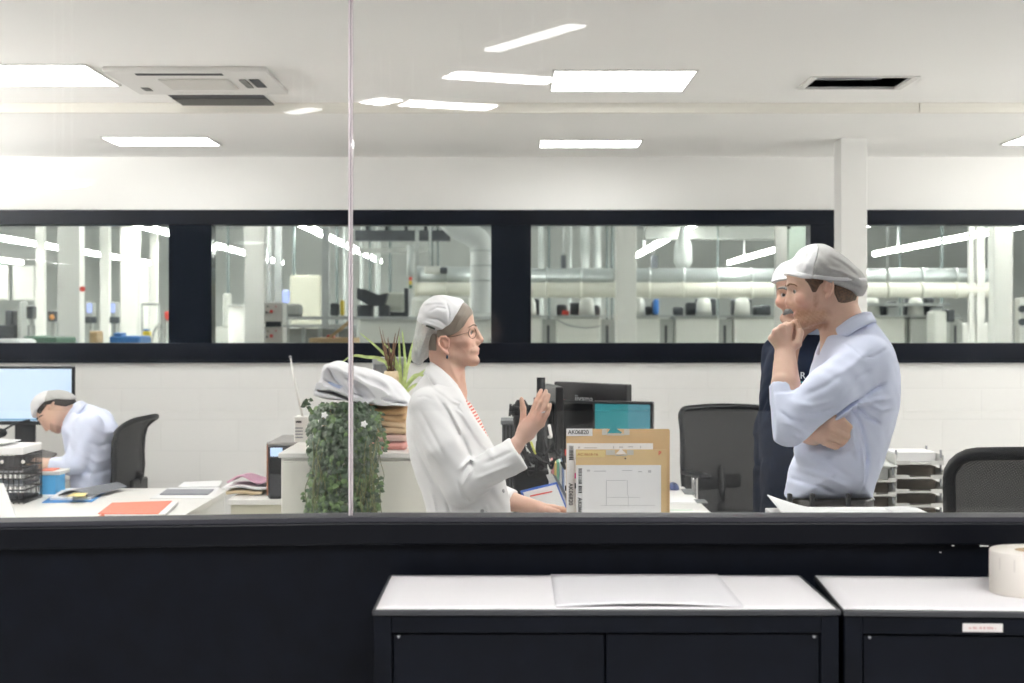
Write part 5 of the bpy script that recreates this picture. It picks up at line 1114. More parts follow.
# letter trays
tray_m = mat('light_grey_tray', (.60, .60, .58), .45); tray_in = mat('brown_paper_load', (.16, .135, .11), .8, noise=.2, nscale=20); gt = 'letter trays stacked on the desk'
def tray_stack(px0, px1, py_top, n, Y, names):
    a, b = P(px0, 500, Y).x, P(px1, 500, Y).x; pitch = 14.2*Y/F; zt = P(0, py_top, Y).z
    for k in range(n):
        z = zt - k*pitch; r = thing('letter_tray', names[k], 'tray', ((a+b)/2, Y+.15, z-pitch), gt); m = MB(); w = b-a; hh = .022
        m.box((a, Y, z-pitch), (b, Y+.32, z-pitch+.004)); m.box((a, Y, z-pitch), (a+.004, Y+.32, z-pitch+.045), bevel=.001); m.box((b-.004, Y, z-pitch), (b, Y+.32, z-pitch+.045), bevel=.001); m.box((a, Y+.316, z-pitch), (b, Y+.32, z-pitch+.05))
        for q0, q1 in ((a, a+w*.28), (b-w*.28, b)): m.box((q0, Y-.004, z-pitch), (q1, Y, z-pitch+hh*.85), bevel=.001)
        m.box((a+w*.28, Y-.002, z-pitch), (b-w*.28, Y+.001, z-pitch+hh*.4)); m.build('tray', tray_m, r)
        m = MB()
        for x in (a+.004, b-.010): m.box((x, Y+.02, z-pitch+.03), (x+.006, Y+.04, z+.0005)); m.box((x, Y+.28, z-pitch+.03), (x+.006, Y+.30, z+.0005))
        m.build('stacking_post', grey_plastic, r)
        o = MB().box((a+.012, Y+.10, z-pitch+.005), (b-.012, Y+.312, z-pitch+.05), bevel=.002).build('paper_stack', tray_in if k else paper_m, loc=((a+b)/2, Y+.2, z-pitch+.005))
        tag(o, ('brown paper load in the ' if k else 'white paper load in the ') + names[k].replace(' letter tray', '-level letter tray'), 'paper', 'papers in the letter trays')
    return zt - n*pitch
tray_stack(896, 944, 436.5+14, 5, 7.4, ['topmost grey letter tray of the taller stack by the chair', 'second grey letter tray from the top of the taller stack', 'third grey letter tray from the top of the taller stack', 'fourth grey letter tray from the top of the taller stack', 'lowest grey letter tray of the taller stack by the chair'])
tray_stack(868, 896, 467+1, 4, 7.35, ['topmost grey letter tray of the shorter stack beside the shirt', 'second grey letter tray from the top of the shorter stack', 'third grey letter tray from the top of the shorter stack', 'lowest grey letter tray of the shorter stack beside the shirt'])
tag(MB().grid(lambda u, v: (P(872+24*u, 460, 7.4).x, 7.36+.28*v, P(0, 466.5, 7.36).z + .10*(1-u)**2*(.4+.6*v)*0 + .085*math.cos(u*1.45)*v), 14, 8).build('document_wallet', mat('frosted_wallet', (.66, .68, .66), .4), solidify=.003, loc=(P(884, 460, 7.4).x, 7.45, P(0, 466, 7.36).z)), 'frosted plastic wallet curving up on the shorter tray stack', 'wallet')
# ------------------------------------------------------------------ people
skin_m = tint_mat('skin', .48, .07, 45, bump=.03); skin_w = tint_mat('skin_older', .5, .09, 40, bump=.05)
shirt_blue = mat('light_blue_shirt_cotton', (.74, .79, .97), .8, noise=.02, nscale=14, bump=.06, bscale=240)
coat_w = mat('white_coat_cotton', (.80, .795, .80), .8, noise=.012, nscale=10, bump=.06, bscale=220)
cap_w = mat('white_cap_fabric', (.79, .785, .80), .8, bump=.05, bscale=300); net_g = sheer_mat('grey_net', (.52, .52, .51), .85); net_l = sheer_mat('pale_net', (.78, .80, .79), .50)
hair_br = mat('short_brown_hair', (.10, .055, .030), .6, noise=.5, nscale=120, bump=.6, bscale=300)
def strand_mat(name, dark, light, ang, sc):
    m = bpy.data.materials.new(name); m.use_nodes = True; nt = m.node_tree; b = nt.nodes['Principled BSDF']; b.inputs['Roughness'].default_value = .5
    tc = nt.nodes.new('ShaderNodeTexCoord'); mp = nt.nodes.new('ShaderNodeMapping'); mp.inputs['Rotation'].default_value = (0, ang, 0); w = nt.nodes.new('ShaderNodeTexWave'); w.bands_direction = 'X'; w.inputs['Scale'].default_value = sc; w.inputs['Distortion'].default_value = 2.2; w.inputs['Detail'].default_value = 3; w.inputs['Detail Scale'].default_value = .6
    r = nt.nodes.new('ShaderNodeValToRGB'); r.color_ramp.elements[0].color = (*dark, 1); r.color_ramp.elements[1].color = (*light, 1); L = nt.links
    L.new(tc.outputs['Object'], mp.inputs[0]); L.new(mp.outputs[0], w.inputs['Vector']); L.new(w.outputs['Fac'], r.inputs[0]); L.new(r.outputs[0], b.inputs['Base Color']); MATS[name] = m; return m
hair_st = strand_mat('greying_hair_strands', (.12, .09, .07), (.30, .255, .21), -.55, 105)
hair_gr = mat('grey_brown_hair', (.22, .175, .135), .55, noise=.25, nscale=50, bump=.6, bscale=260); hair_dk = mat('dark_hair', (.02, .016, .014), .55, noise=.4, nscale=90, bump=.4, bscale=260); hair_sg = mat('silver_hair', (.17, .165, .16), .6, noise=.5, nscale=160, bump=.5, bscale=300)
eye_w = mat('eye_white', (.50, .46, .43), .25); iris_b = mat('blue_grey_iris', (.10, .14, .17), .2); iris_d = mat('dark_iris', (.03, .02, .015), .2)
navy = mat('navy_jacket_fabric', (.004, .0085, .022), .8, noise=.25, nscale=30, bump=.15, bscale=200, spec=.12); trouser_d = mat('charcoal_trousers', (.03, .032, .036), .8, noise=.2, nscale=60); shoe_m = mat('black_shoe_leather', (.015, .014, .013), .35)

def frame_of(Y0):
    s = F/Y0
    q2 = lambda px, py: ((px-512)/s, CZ-(py-HZ)/s)
    q3 = lambda px, py, dy=0.: ((px-512)*(Y0+dy)/F, Y0+dy, CZ-(py-HZ)*(Y0+dy)/F)
    global q3h, q2n, q2c, q3p          # mirrored features; creases on the near flank; head-side outlines; flat profile
    q3h = lambda px, py, dy=0.: ((px-512)*(Y0-abs(dy))/F, Y0+dy, CZ-(py-HZ)*(Y0-abs(dy))/F)
    q3p = lambda px, py, dy=0.: ((px-512)/s, Y0+dy, CZ-(py-HZ)/s)
    q2n = lambda px, py: ((px-512)*(Y0-.16)/F, CZ-(py-HZ)*(Y0-.16)/F)
    q2c = lambda px, py: ((px-512)*(Y0-.07)/F, CZ-(py-HZ)*(Y0-.07)/F)
    inv = lambda V: (512 + V[:, 0]*F/(Y0-np.abs(V[:, 1]-Y0)), HZ - (V[:, 2]-CZ)*F/(Y0-np.abs(V[:, 1]-Y0)), V[:, 1]-Y0)
    return q2, q3, inv, s
def poly(q2, pts, n=5): return smooth_poly([q2(*p) for p in pts], n)
def rawp(q2, pts): return np.array([q2(*p) for p in pts])
def blob(V, px, py, dy, c, r):
    return np.exp(-(((px-c[0])/r[0])**2 + ((py-c[1])/r[1])**2 + ((dy-c[2])/r[2])**2))
def mixc(T, w, col): return T*(1-w[:, None]) + np.array(col)[None, :]*w[:, None]
def lerpz(tab):
    tab = sorted(tab); zs = [t[0] for t in tab]; ws = [t[1] for t in tab]
    return lambda z: float(np.interp(z, zs, ws))
def person_root(lab, x, y): return thing('person', lab, 'person', (x, y, 0))
def snap(o, pts, off):
    from mathutils.bvhtree import BVHTree
    w = world_loc(o); bv = BVHTree.FromPolygons([v.co + w for v in o.data.vertices], [tuple(p.vertices) for p in o.data.polygons]); out = []
    for p in pts:
        h, n, i, d = bv.find_nearest(Vector(p)); out.append(h + n*off)
    return out
def brow(root, body, pts, r, m, xf=None):
    P_ = spline3(pts, 6)
    if xf: P_ = [Vector(v) for v in xf(np.array([tuple(p) for p in P_]))]
    P_ = snap(body, P_, .0005); n = len(P_); MB().tube(P_, r, n=6, radii=[r*(.55+.6*math.sin(PI*min(1, .25+.75*i/(n-1)))) for i in range(n)]).build('eyebrow' if r > .002 else 'eyelash', m, root)
def eye_part(root, q3, px, py, dy, r, iris, ang=(-1, 0, 0), xf=None):
    c = Vector(q3(px, py, dy)); d = Vector(ang).normalized()
    if xf: c2 = Vector(xf(np.array([c]))[0]); d = Vector(xf(np.array([c + d]))[0]) - c2; c = c2
    e = MB().ball(c, r, 18).build('eye', eye_w, root); MB().ball(c + d*r*.50, r*.60, 14).build('iris', iris, e); MB().ball(c + d*r*.86, r*.27, 10).build('pupil', iris_d, e)
def legs(root, q3, hip, hw, foot_px, col=trouser_d, kneefwd=0.):
    f = None
def hand_open(f, w, mcps, fingers, thumb, rp=.0125):
    """metacarpals from wrist to knuckles, then each finger as its own chain"""
    for m in mcps: f.cone(w, m, rp*1.15, rp*.95, .012)
    for m, ch in zip(mcps, fingers): f.chain([m] + [c[:3] for c in ch], [rp*.82] + [c[3] for c in ch], .004)
    f.chain([t[:3] for t in thumb], [t[3] for t in thumb], .010)
def lower_body(root, x, y, hipz, face, wh, col, name='trousers', lift=0.):
    """trousers with two legs and a pair of shoes; face=-1 toes point to -X"""
    f = Field((x-.30, y-.30, .02), (x+.30, y+.30, hipz+.06), .010)
    f.ell((x, y, hipz-.06), (.125, wh, .13), .02)
    for s in (-1, 1):
        f.cone((x, y+s*wh*.5, hipz-.08), (x+face*.03, y+s*wh*.55, hipz*.53), .095, .062, .03); f.cone((x+face*.03, y+s*wh*.55, hipz*.53), (x-face*.01, y+s*wh*.55, .09), .062, .052, .02)
    sculpt(f, name, col, root)
    for s in (-1, 1):
        g = Field((x-.25, y+s*wh*.55-.08, -.01), (x+.25, y+s*wh*.55+.08, .16), .007); g.cone((x-face*.04, y+s*wh*.55, .045), (x+face*.16, y+s*wh*.55, .03), .042, .036, .01); g.cone((x-face*.03, y+s*wh*.55, .05), (x-face*.02, y+s*wh*.55, .11), .045, .048, .02); g.a[:, :, g.ax[2] < 0.002] = 1
        sculpt(g, 'shoe', shoe_m, root)
def collar_part(root, q3, top, bot, m, th=.004, name='collar', both=True, xf=None, n=6):
    T = [q3(*p) for p in top]; B = [q3(*p) for p in bot]
    if both:
        mir = lambda p, y0: (p[0], 2*y0 - p[1], p[2]); y0 = q3(0, 0, 0)[1]
        T = T[::-1] + [mir(p, y0) for p in T[1:]]; B = B[::-1] + [mir(p, y0) for p in B[1:]]
    T, B = spline3(T, n), spline3(B, n); mb = MB(); mid = [(a+b)/2 + (b-a).normalized()*0 for a, b in zip(T, B)]
    rows = [T, [a.lerp(b, .33) for a, b in zip(T, B)], [a.lerp(b, .66) for a, b in zip(T, B)], B]
    if xf: rows = [[Vector(v) for v in xf(np.array([tuple(p) for p in r]))] for r in rows]
    V = [[mb.bm.verts.new(p) for p in r] for r in rows]
    for A, C in zip(V, V[1:]):
        for i in range(len(A)-1): mb.bm.faces.new((A[i], A[i+1], C[i+1], C[i])).smooth = True
    return mb.build(name, m, root, solidify=th)

# ---- shared male head (profile facing -X), given a mapping from profile measurements to space
HEADP = [(787.5, 272), (787.2, 282), (789.3, 289.5), (789.3, 297), (790.8, 306), (792.2, 309.3), (794.2, 312), (793.6, 315), (796, 318.5), (796.3, 323.5), (800, 327.6), (811, 328.5), (823, 325), (836, 320), (850, 312), (856.5, 300), (858.5, 287), (855, 274), (847, 262.5), (833, 253), (815, 250.5), (800, 255), (791, 263.5)]
CAPENV = [(783, 278), (788, 268), (791.5, 259), (801, 249.2), (811, 244.2), (827, 244), (839, 251.5), (852, 262), (865, 275), (868.5, 285), (865, 295), (858, 300), (840, 310), (800, 310), (785, 296)]
CAPF = [(786.8, 272.6), (789.5, 262), (792, 256), (801, 248), (811, 243), (822, 242), (819, 250), (815, 260), (812.3, 268), (811.5, 278.4), (806, 277.8), (800, 275.6), (794, 274)]
CAPN = [(818.5, 242), (828, 243), (840, 250), (853, 260), (866, 274), (870, 285), (866, 296), (858.5, 296), (852, 291), (842, 287.2), (833, 284.2), (823, 280), (811.8, 278.4), (812.6, 268), (815.3, 260), (819.3, 250)]
def male_head(f, q2, q3h, Y0, nose=1.):
    s = 1/(q2(513, 0)[0]-q2(512, 0)[0]); zc = lambda py: q2(0, py)[1]
    W = lerpz([(zc(328), .030), (zc(322), .040), (zc(312), .054), (zc(300), .066), (zc(288), .072), (zc(270), .076), (zc(255), .070), (zc(248), .06)])
    f.inflate(poly(q2, HEADP if nose < 1.1 else [(x, 281 + (y-281)*.72 if y < 281 else y) for x, y in HEADP]), Y0, W, .078, .0)
    f.cone(q3(836, 303), q3(846.5, 352), .056, .066, .025)
    f.cone(q3(790.6, 286.5), q3(788.7, 302), .0080, .0112*nose, .011); f.cone(q3(788.7, 302.3), q3(793, 305), .0112*nose, .010, .004)
    for d in (-1, 1):
        f.ell(q3h(791.8, 304, d*.011), (.0095, .0075, .008), .006)
        f.ell(q3h(792, 291.2, d*.031), (.011, .0145, .0085), .007, op='sub')
        f.cone(q3h(790.6, 285.4, d*.012), q3h(795.5, 286.2, d*.044), .0065, .006, .012)
        f.cone(q3h(793.4, 289.0, d*.020), q3h(797.4, 290.0, d*.044), .0046, .0038, .003); f.cone(q3h(794.0, 293.8, d*.021), q3h(797.8, 293.5, d*.042), .0040, .0036, .004)
        f.ell(q3h(803, 299.5, d*.050), (.022, .016, .016), .02)
        f.cone(q3h(801, 323.5, d*.014), q3h(823, 317, d*.054), .012, .017, .02)
        f.cone(q3h(794.4, 309.8, 0), q3h(797.2, 311, d*.021), .0052, .003, .004); f.cone(q3h(795.2, 314.2, 0), q3h(797.6, 313, d*.019), .0056, .003, .004)
        f.ell(q3h(828.5, 287.5, d*.0765), (.0115, .0055, .029), .004, R=[[.97, 0, .22], [0, 1, 0], [-.22, 0, .97]])
        f.chain([q3h(825, 287, d*.077), q3h(825, 282.5, d*.080), q3h(827.2, 279, d*.083), q3h(830.5, 278.6, d*.085), q3h(832.8, 281.5, d*.087), q3h(832.8, 286.5, d*.087), q3h(831, 291.5, d*.084), q3h(828.6, 295.5, d*.081), q3h(826.6, 297.3, d*.079)], [.0035, .004, .0045, .0045, .0045, .0045, .0042, .0050, .005], .002)
        f.cone(q3h(824.6, 288, d*.078), q3h(824.8, 291, d*.079), .0045, .0045, .003); f.cone(q3h(829.8, 283.5, d*.081), q3h(828.6, 291, d*.080), .0028, .0028, .003)
    f.cone(q3(793, 312.2, -.021), q3(793, 312.2, .021), .0016, .0016, .002, op='sub')
    f.ell(q3(800, 322.5), (.015, .021, .013), .014); f.cone(q3(792.6, 307, 0), q3(793.6, 309, 0), .006, .004, .008)
def male_tint(inv, base, stub, sw, lip=(.52, .22, .19)):
    def t(V):
        px, py, dy = inv(V); T = np.tile(np.array(base), (len(V), 1)); a = np.abs(dy)
        T = mixc(T, .5*blob(V, px, py, a, (803, 301, .045), (10, 9, .03)), (.66, .32, .25))
        m = np.clip((py-306)/6, 0, 1)*np.clip((332-py)/5, 0, 1)*np.clip((832-px)/7, 0, 1)*np.clip((px-780)/3, 0, 1)*(a < .075); m = np.maximum(m, np.clip((820-px)/4, 0, 1)*np.clip((px-812)/3, 0, 1)*np.clip((py-292)/4, 0, 1)*(py < 320)*.7)
        m = m*(px < 834)*(.72 + .28*np.sin(px*3.1+np.sin(py*4.3)*2)*np.sin(py*3.7+px*1.9))
        T = mixc(T, sw*m, stub)
        T = mixc(T, .8*blob(V, px, py, a, (794.6, 310.3, 0), (2.6, 1.5, .018)) + .8*blob(V, px, py, a, (795, 314, 0), (2.6, 1.7, .016)), lip)
        T = mixc(T, .4*blob(V, px, py, a, (787, 304, 0), (4, 4, .02)), (.66, .30, .25)); T = mixc(T, .45*blob(V, px, py, a, (829, 287, .08), (5, 11, .015)), (.66, .30, .24))
        return np.clip(T, 0, 1)
    return t
def male_hair_cap(root, q2, q3, Y0, lo, hi, hair, xf=None, capx=True, brow=None):
    z = lambda py: q2(0, py)[1]
    f = Field(lo, hi, .0028); W = lerpz([(z(322), .045), (z(312), .058), (z(300), .069), (z(288), .0755), (z(270), .079), (z(250), .07)])
    f.inflate(poly(q2, HEADP), Y0, W, .078, 0, inset=-.003); keep = f.a.copy(); f.ripple(.0008, [(900, 300, 200), (700, 500, 400)], 2)
    d = np.minimum(f.poly2d(rawp(q2c, [(804, 276), (822, 279), (823.5, 282), (819.5, 285), (817.5, 289), (815.5, 292.5), (812.5, 292), (810.5, 287.5), (808, 283), (805.5, 280.5)])), f.poly2d(rawp(q2c, [(833.5, 280), (858, 284), (860.5, 292), (857.5, 302), (852, 306), (845, 305), (838.5, 302), (834.5, 294)])))
    f.a = np.maximum(f.a, d[:, None, :].astype(np.float32)); sculpt(f, 'hair', hair, root, xf=xf, smooth=1)
    Wc = lerpz([(z(300), .075), (z(285), .0865), (z(265), .092), (z(250), .083), (z(243), .07)])
    f = Field(lo, hi, .0028); f.inflate(poly(q2, CAPENV), Y0, Wc, .07, 0); f.ripple(.0012, [(70, 40, 20), (30, 90, 60)], 5)
    for a, b, am in (((800, 250), (796, 272), -.003), ((806, 248), (804, 274), .003), ((815, 247), (808, 262), .003), ((811, 252), (801, 268), -.0025)): f.fold([q2c(*a), q2c(*b)], am, .006)
    f.a = np.maximum(f.a, f.poly2d(rawp(q2c, CAPF))[:, None, :].astype(np.float32))
    vp = f.poly2d(rawp(q2c, [(787.5, 270.5), (795, 271), (806, 274), (812, 275.4), (812, 279.2), (803, 278.4), (795, 276), (787.5, 273.4)]))   # turned-up visor edge
    c1 = sculpt(f, 'cap', cap_w, root, xf=xf, smooth=1)
    f = Field(lo, hi, .0028); f.inflate(poly(q2, CAPENV), Y0, lerpz([(z(300), .08), (z(285), .093), (z(265), .096), (z(250), .085), (z(243), .07)]), .07, 0); f.ripple(.0022, [(50, 60, 30), (90, 30, 80), (40, 20, 120)], 8)
    for l, am in (([(822, 268), (840, 272), (862, 282)], .004), ([(828, 256), (845, 266), (860, 279)], -.003), ([(830, 279), (848, 284), (864, 290)], -.004), ([(838, 286), (852, 289), (866, 286)], .004)): f.fold([q2c(*p) for p in l], am, .006)
    f.a = np.maximum(f.a, f.poly2d(rawp(q2c, CAPN))[:, None, :].astype(np.float32)); n_ = sculpt(f, 'cap_net', net_g, root, xf=xf, smooth=1); n_['label'] = 'grey net bag at the back of the cap'
    f = Field(lo, hi, .0028); f.inflate(poly(q2, CAPENV), Y0, lerpz([(z(300), .083), (z(285), .0955), (z(265), .098), (z(250), .085)]), .07, 0)
    f.a = np.maximum(f.a, f.poly2d(rawp(q2c, [(812, 274.8), (825, 276.3), (840, 277.6), (856, 278), (867, 277.6), (868.6, 281), (856, 281.3), (840, 280.8), (825, 280.2), (812, 278.8)]))[:, None, :].astype(np.float32)); sculpt(f, 'cap_band', cap_w, root, xf=xf, smooth=1)
    f = Field(lo, hi, .0028); f.inflate(poly(q2, CAPENV), Y0, lerpz([(z(300), .078), (z(285), .089), (z(265), .094), (z(250), .083)]), .07, 0, inset=-.001); f.a = np.maximum(f.a, vp[:, None, :].astype(np.float32)); sculpt(f, 'cap_visor', cap_w, root, xf=xf, smooth=1)

# ---- man in the light blue shirt, hand at his chin, other arm folded across
Y0 = 4.85; q2, q3, inv, s = frame_of(Y0)
man = person_root('man in light blue shirt and white cap with his fist at his chin', q2(838, 0)[0], Y0)
SHIRT = [(862, 314), (871, 319), (881, 330), (890, 345), (896, 362), (898.5, 385), (897, 405), (892, 428), (884, 455), (876, 478), (871, 494), (871, 500), (830, 501), (789, 500), (786.8, 488), (788.5, 475), (792, 463), (798, 451), (803, 438), (804, 420), (806, 400), (810, 378), (815, 358), (820, 343), (826, 332), (840, 326)]
Wt = lerpz([(q2(0, 314)[1], .060), (q2(0, 326)[1], .085), (q2(0, 340)[1], .15), (q2(0, 355)[1], .185), (q2(0, 400)[1], .182), (q2(0, 450)[1], .165), (q2(0, 500)[1], .165)])
lo, hi = (q2(762, 0)[0], Y0-.30, .98), (q2(905, 0)[0], Y0+.28, 1.88)
f = Field(lo, hi, .003)
f.inflate(poly(q2, SHIRT), Y0, Wt, .12, 0, inset=.014); f.cone(q3(836, 303), q3(846.5, 352), .056, .066, .02)
male_head(f, q2, q3h, Y0)
# near forearm and hand raised to the chin
f.chain([q3(860, 362, -.15), q3(789, 426, -.195), q3(785.8, 385, -.14), q3(785, 356, -.085)], [.05, .042, .043, .032], .01)
wz = q3(785, 354, -.082); mc = [q3(789.5, 326, -.070), q3(782, 327.5, -.085), q3(775.8, 332, -.084), q3(772, 338.5, -.074)]
hand_open(f, wz, mc, [[(*q3(794.5, 323.2, -.040), .0098), (*q3(798.5, 329, -.026), .0085), (*q3(797, 334.5, -.03), .008)], [(*q3(786, 325, -.046), .010), (*q3(793, 331, -.036), .009), (*q3(793, 337, -.045), .008)],
   [(*q3(778.5, 330.5, -.042), .0098), (*q3(787, 337, -.036), .009), (*q3(788, 342, -.045), .008)], [(*q3(774.5, 339, -.040), .009), (*q3(782, 344, -.038), .008), (*q3(784, 347, -.046), .0075)]],
   [(*q3(789, 350, -.082), .013), (*q3(797.5, 344, -.086), .0125), (*q3(800, 333, -.072), .0112), (*q3(796.6, 322, -.054), .0088)])
# far forearm across the belly, loose fist on the near side
f.chain([q3(812, 440, .15), q3(811, 440, -.02), q3(811, 436.5, -.11), q3(815, 431.5, -.190)], [.045, .045, .036, .029], .006)
wz = q3(814, 431.5, -.196); mc = [q3(829.5, 421.5, -.217), q3(829, 428.3, -.222), q3(827, 435.3, -.218), q3(824.5, 441.8, -.208)]
hand_open(f, wz, mc, [[(*q3(847.5, 430.2, -.208), .0098), (*q3(847, 434, -.188), .0088), (*q3(836, 434, -.186), .008)], [(*q3(847, 436.3, -.210), .010), (*q3(845, 440, -.188), .009), (*q3(835, 439, -.186), .008)],
   [(*q3(843, 441.8, -.206), .0096), (*q3(841, 444, -.186), .0085), (*q3(832, 443, -.184), .008)], [(*q3(837, 446.2, -.198), .0088), (*q3(835, 447, -.182), .008), (*q3(828, 445, -.182), .0075)]],
   [(*q3(820, 426, -.205), .0135), (*q3(832, 418.5, -.214), .0125), (*q3(841.5, 419.8, -.218), .011), (*q3(850, 427, -.214), .0088)])
f.ripple(.0005, [(160, 90, 70), (60, 130, 110)], 1)
man_body = sculpt(f, 'body', skin_m, man, tint=male_tint(inv, (.67, .445, .345), (.36, .19, .11), .85))
for d in (-1, 1): eye_part(man, q3h, 797.0, 291.4, d*.031, .0112, mat('hazel_iris', (.07, .07, .06), .2), (-1, .25*d, .0))
for d in (-1, 1): brow(man, man_body, [q3h(790.5, 285.4, d*.011), q3h(792, 284, d*.028), q3h(797.5, 286, d*.047)], .0030, mat('sandy_eyebrow', (.20, .105, .055), .7))
male_hair_cap(man, q2, q3, Y0, (q2(780, 0)[0], Y0-.12, q2(0, 332)[1]), (q2(874, 0)[0], Y0+.12, 1.88), hair_br)
# shirt
f = Field((q2(762, 0)[0], Y0-.32, q2(0, 504)[1]), (q2(908, 0)[0], Y0+.28, q2(0, 306)[1]), .0042)
f.inflate(poly(q2, SHIRT), Y0, Wt, .12, 0); 
nk = q3(842.5, 331); na = np.array(q3(838, 308)) - np.array(q3(846.5, 352))
f.cone(q3(850, 352, .145), q3(812, 438, .175), .075, .058, .02); f.cone(q3(812, 440, .17), q3(811, 442, -.03), .056, .047, .02); f.ell(q3(809.5, 452, -.10), (.046, .062, .046), .035)
A_, B_, C_, D_ = q3(866, 362, -.125), q3(830, 393, -.200), q3(790, 426, -.200), q3(783.5, 392, -.148)
f.cone(A_, B_, .080, .076, .022); f.cone(B_, C_, .076, .057, .02); f.cone(C_, D_, .057, .053, .02, cut=[(q3(784.5, 396, -.152), (0, .2, 1))])
f.cone(q3(783.5, 407, -.165), q3(782.8, 383, -.132), .0525, .0475, .006, cut=[(q3(784, 384.5, -.135), (.08, .25, 1)), (q3(785, 404, -.16), (-.05, -.2, -1))])
y1 = Y0
for l, am, sg in (([(795, 447), (815, 428), (838, 408), (858, 397)], -.014, .006), ([(858, 397), (872, 389), (884, 384)], -.007, .006), ([(846, 405), (858, 420), (864, 440), (870, 470)], -.006, .006), ([(852, 402), (866, 416), (880, 424)], -.006, .006), ([(850, 405), (872, 400), (890, 398)], .005, .008),
                  ([(860, 440), (864, 465), (865, 490)], .006, .006), ([(868, 450), (867, 475), (864, 494)], -.006, .005), ([(800, 470), (825, 476), (850, 488)], .004, .009), ([(796, 482), (820, 487), (840, 496)], -.004, .007), ([(806, 455), (826, 462), (852, 478)], -.003, .008), ([(850, 420), (852, 440), (858, 462)], .005, .007),
                  ([(776, 410), (784, 417), (798, 420)], -.005, .005), ([(777, 420), (788, 424), (801, 432)], .005, .006), ([(793, 402), (806, 404), (826, 398)], .004, .007), ([(798, 412), (812, 412), (830, 405)], -.005, .006), ([(800, 394), (818, 385), (836, 372)], -.003, .008), ([(830, 375), (850, 362), (864, 350)], .003, .01), ([(836, 392), (850, 378), (866, 370)], -.003, .007),
                  ([(862, 400), (880, 410), (893, 408)], .004, .007), ([(820, 450), (845, 452), (862, 448)], .003, .008), ([(858, 358), (872, 356), (893, 345)], -.003, .003), ([(858, 358), (850, 348), (846, 342)], -.0025, .003), ([(786, 432), (795, 436), (803, 434)], .004, .005), ([(793, 441), (801, 437), (812, 428)], .004, .005)):
    f.fold([q2n(*p) for p in l], 1.5*am, sg*.9, y1=y1)
f.ripple(.0016, [(40, 30, 60), (90, 50, 30), (25, 70, 90)], 3)
f.cone(q3(835, 304), q3(845.5, 338), .058, .064, .004, op='sub')     # neck opening
f.cut_poly(rawp(q2, [(812, 330), (836, 333), (830, 350), (822, 362), (815, 352)]), Y0-.035, Y0+.035)
sculpt(f, 'shirt', shirt_blue, man)
collar_part(man, q3, [(871, 312.5, 0), (864, 312.5, -.045), (852, 317, -.068), (839, 326, -.064), (828, 334.5, -.036)], [(876, 322.5, 0), (872, 322.5, -.062), (860, 328, -.094), (848.5, 335.5, -.090), (838.5, 343.5, -.054)], shirt_blue, .0045)
MB().grid(lambda u, v: Vector(q3(826.5 - 8*v + 1*u, 338 + 34*v, -.034 + .012*u - .0*v)), 2, 8).build('placket', shirt_blue, man, solidify=.004)
# belt and trousers
f = Field((q2(780, 0)[0], Y0-.22, q2(0, 512)[1]), (q2(880, 0)[0], Y0+.22, q2(0, 490)[1]), .004); f.inflate(rawp(q2, [(788, 480), (871, 480), (872.5, 520), (787.5, 520)]), Y0, .168, .10, 0); f.a = np.maximum(f.a, f.poly2d(rawp(q2, [(770, 496.2), (890, 494.6), (890, 506.5), (770, 507.5)]))[:, None, :].astype(np.float32))
sculpt(f, 'belt', mat('black_brown_leather', (.028, .024, .021), .45, noise=.3, nscale=60, bump=.3, bscale=120), man)
m = MB()
for px in (789.5, 812, 848):
    p = q3(px, 501, -.158 if px > 800 else -.065); m.box((p[0]-.006, p[1]-.016, p[2]-.022), (p[0]+.006, p[1]+.01, p[2]+.022), bevel=.002)
m.build('belt_loop', trouser_d, man)
f = Field((.80, Y0-.24, .05), (1.20, Y0+.24, q2(0, 500)[1]), .008); xx = q2(829, 0)[0]
f.inflate(rawp(q2, [(788.5, 480), (870, 480), (877, 545), (868, 590), (795, 590), (787, 545)]), Y0, .165, .10, 0)
for d in (-1, 1): f.cone((xx, Y0+d*.085, .90), (xx-.02, Y0+d*.095, .52), .095, .068, .03); f.cone((xx-.02, Y0+d*.095, .52), (xx+.02, Y0+d*.095, .07), .068, .055, .02)
f.a[:, :, f.ax[2] > q2(0, 506)[1]] = 1; sculpt(f, 'trousers', trouser_d, man)
def shoes(root, x, y, dx, sep):
    for d in (-1, 1):
        g = Field((x-.26, y+d*sep-.08, -.01), (x+.26, y+d*sep+.08, .17), .007); g.cone((x-dx*.05, y+d*sep, .045), (x+dx*.17, y+d*sep, .032), .044, .036, .01); g.cone((x-dx*.03, y+d*sep, .05), (x-dx*.02, y+d*sep, .12), .046, .048, .02); g.a[:, :, g.ax[2] < .002] = 1
        sculpt(g, 'shoe', shoe_m, root)
shoes(man, xx, Y0, -1, .095)

# ---- older man with the grey moustache behind him (built in profile, then turned toward the camera)
def turned(ang, pivot, to):
    c, s_ = math.cos(ang), math.sin(ang); R = np.array([[c, -s_, 0], [s_, c, 0], [0, 0, 1]]); pv, t = np.array(pivot), np.array(to)
    return lambda V: (np.asarray(V) - pv) @ R.T + t
Yb = 5.40; px0 = q3(838, 330); piv = (px0[0], Y0, 0.); to = ((805.5-512)*Yb/F, Yb, -.002)
old = person_root('man with grey moustache, navy jacket and white cap, half hidden by the other man', to[0], Yb)
xh, xt = turned(math.radians(62), piv, to), turned(math.radians(42), piv, ((808-512)*Yb/F, Yb, -.002))
f = Field((q2(775, 0)[0], Y0-.2, 1.25), (q2(905, 0)[0], Y0+.2, 1.88), .003)
male_head(f, q2, q3h, Y0, 1.12); f.inflate(poly(q2, SHIRT), Y0, lambda z: .8*Wt(z), .12, .0, inset=.02)
old_body = sculpt(f, 'body', skin_w, old, tint=male_tint(inv, (.60, .36, .27), (.50, .34, .27), .35), xf=xh)
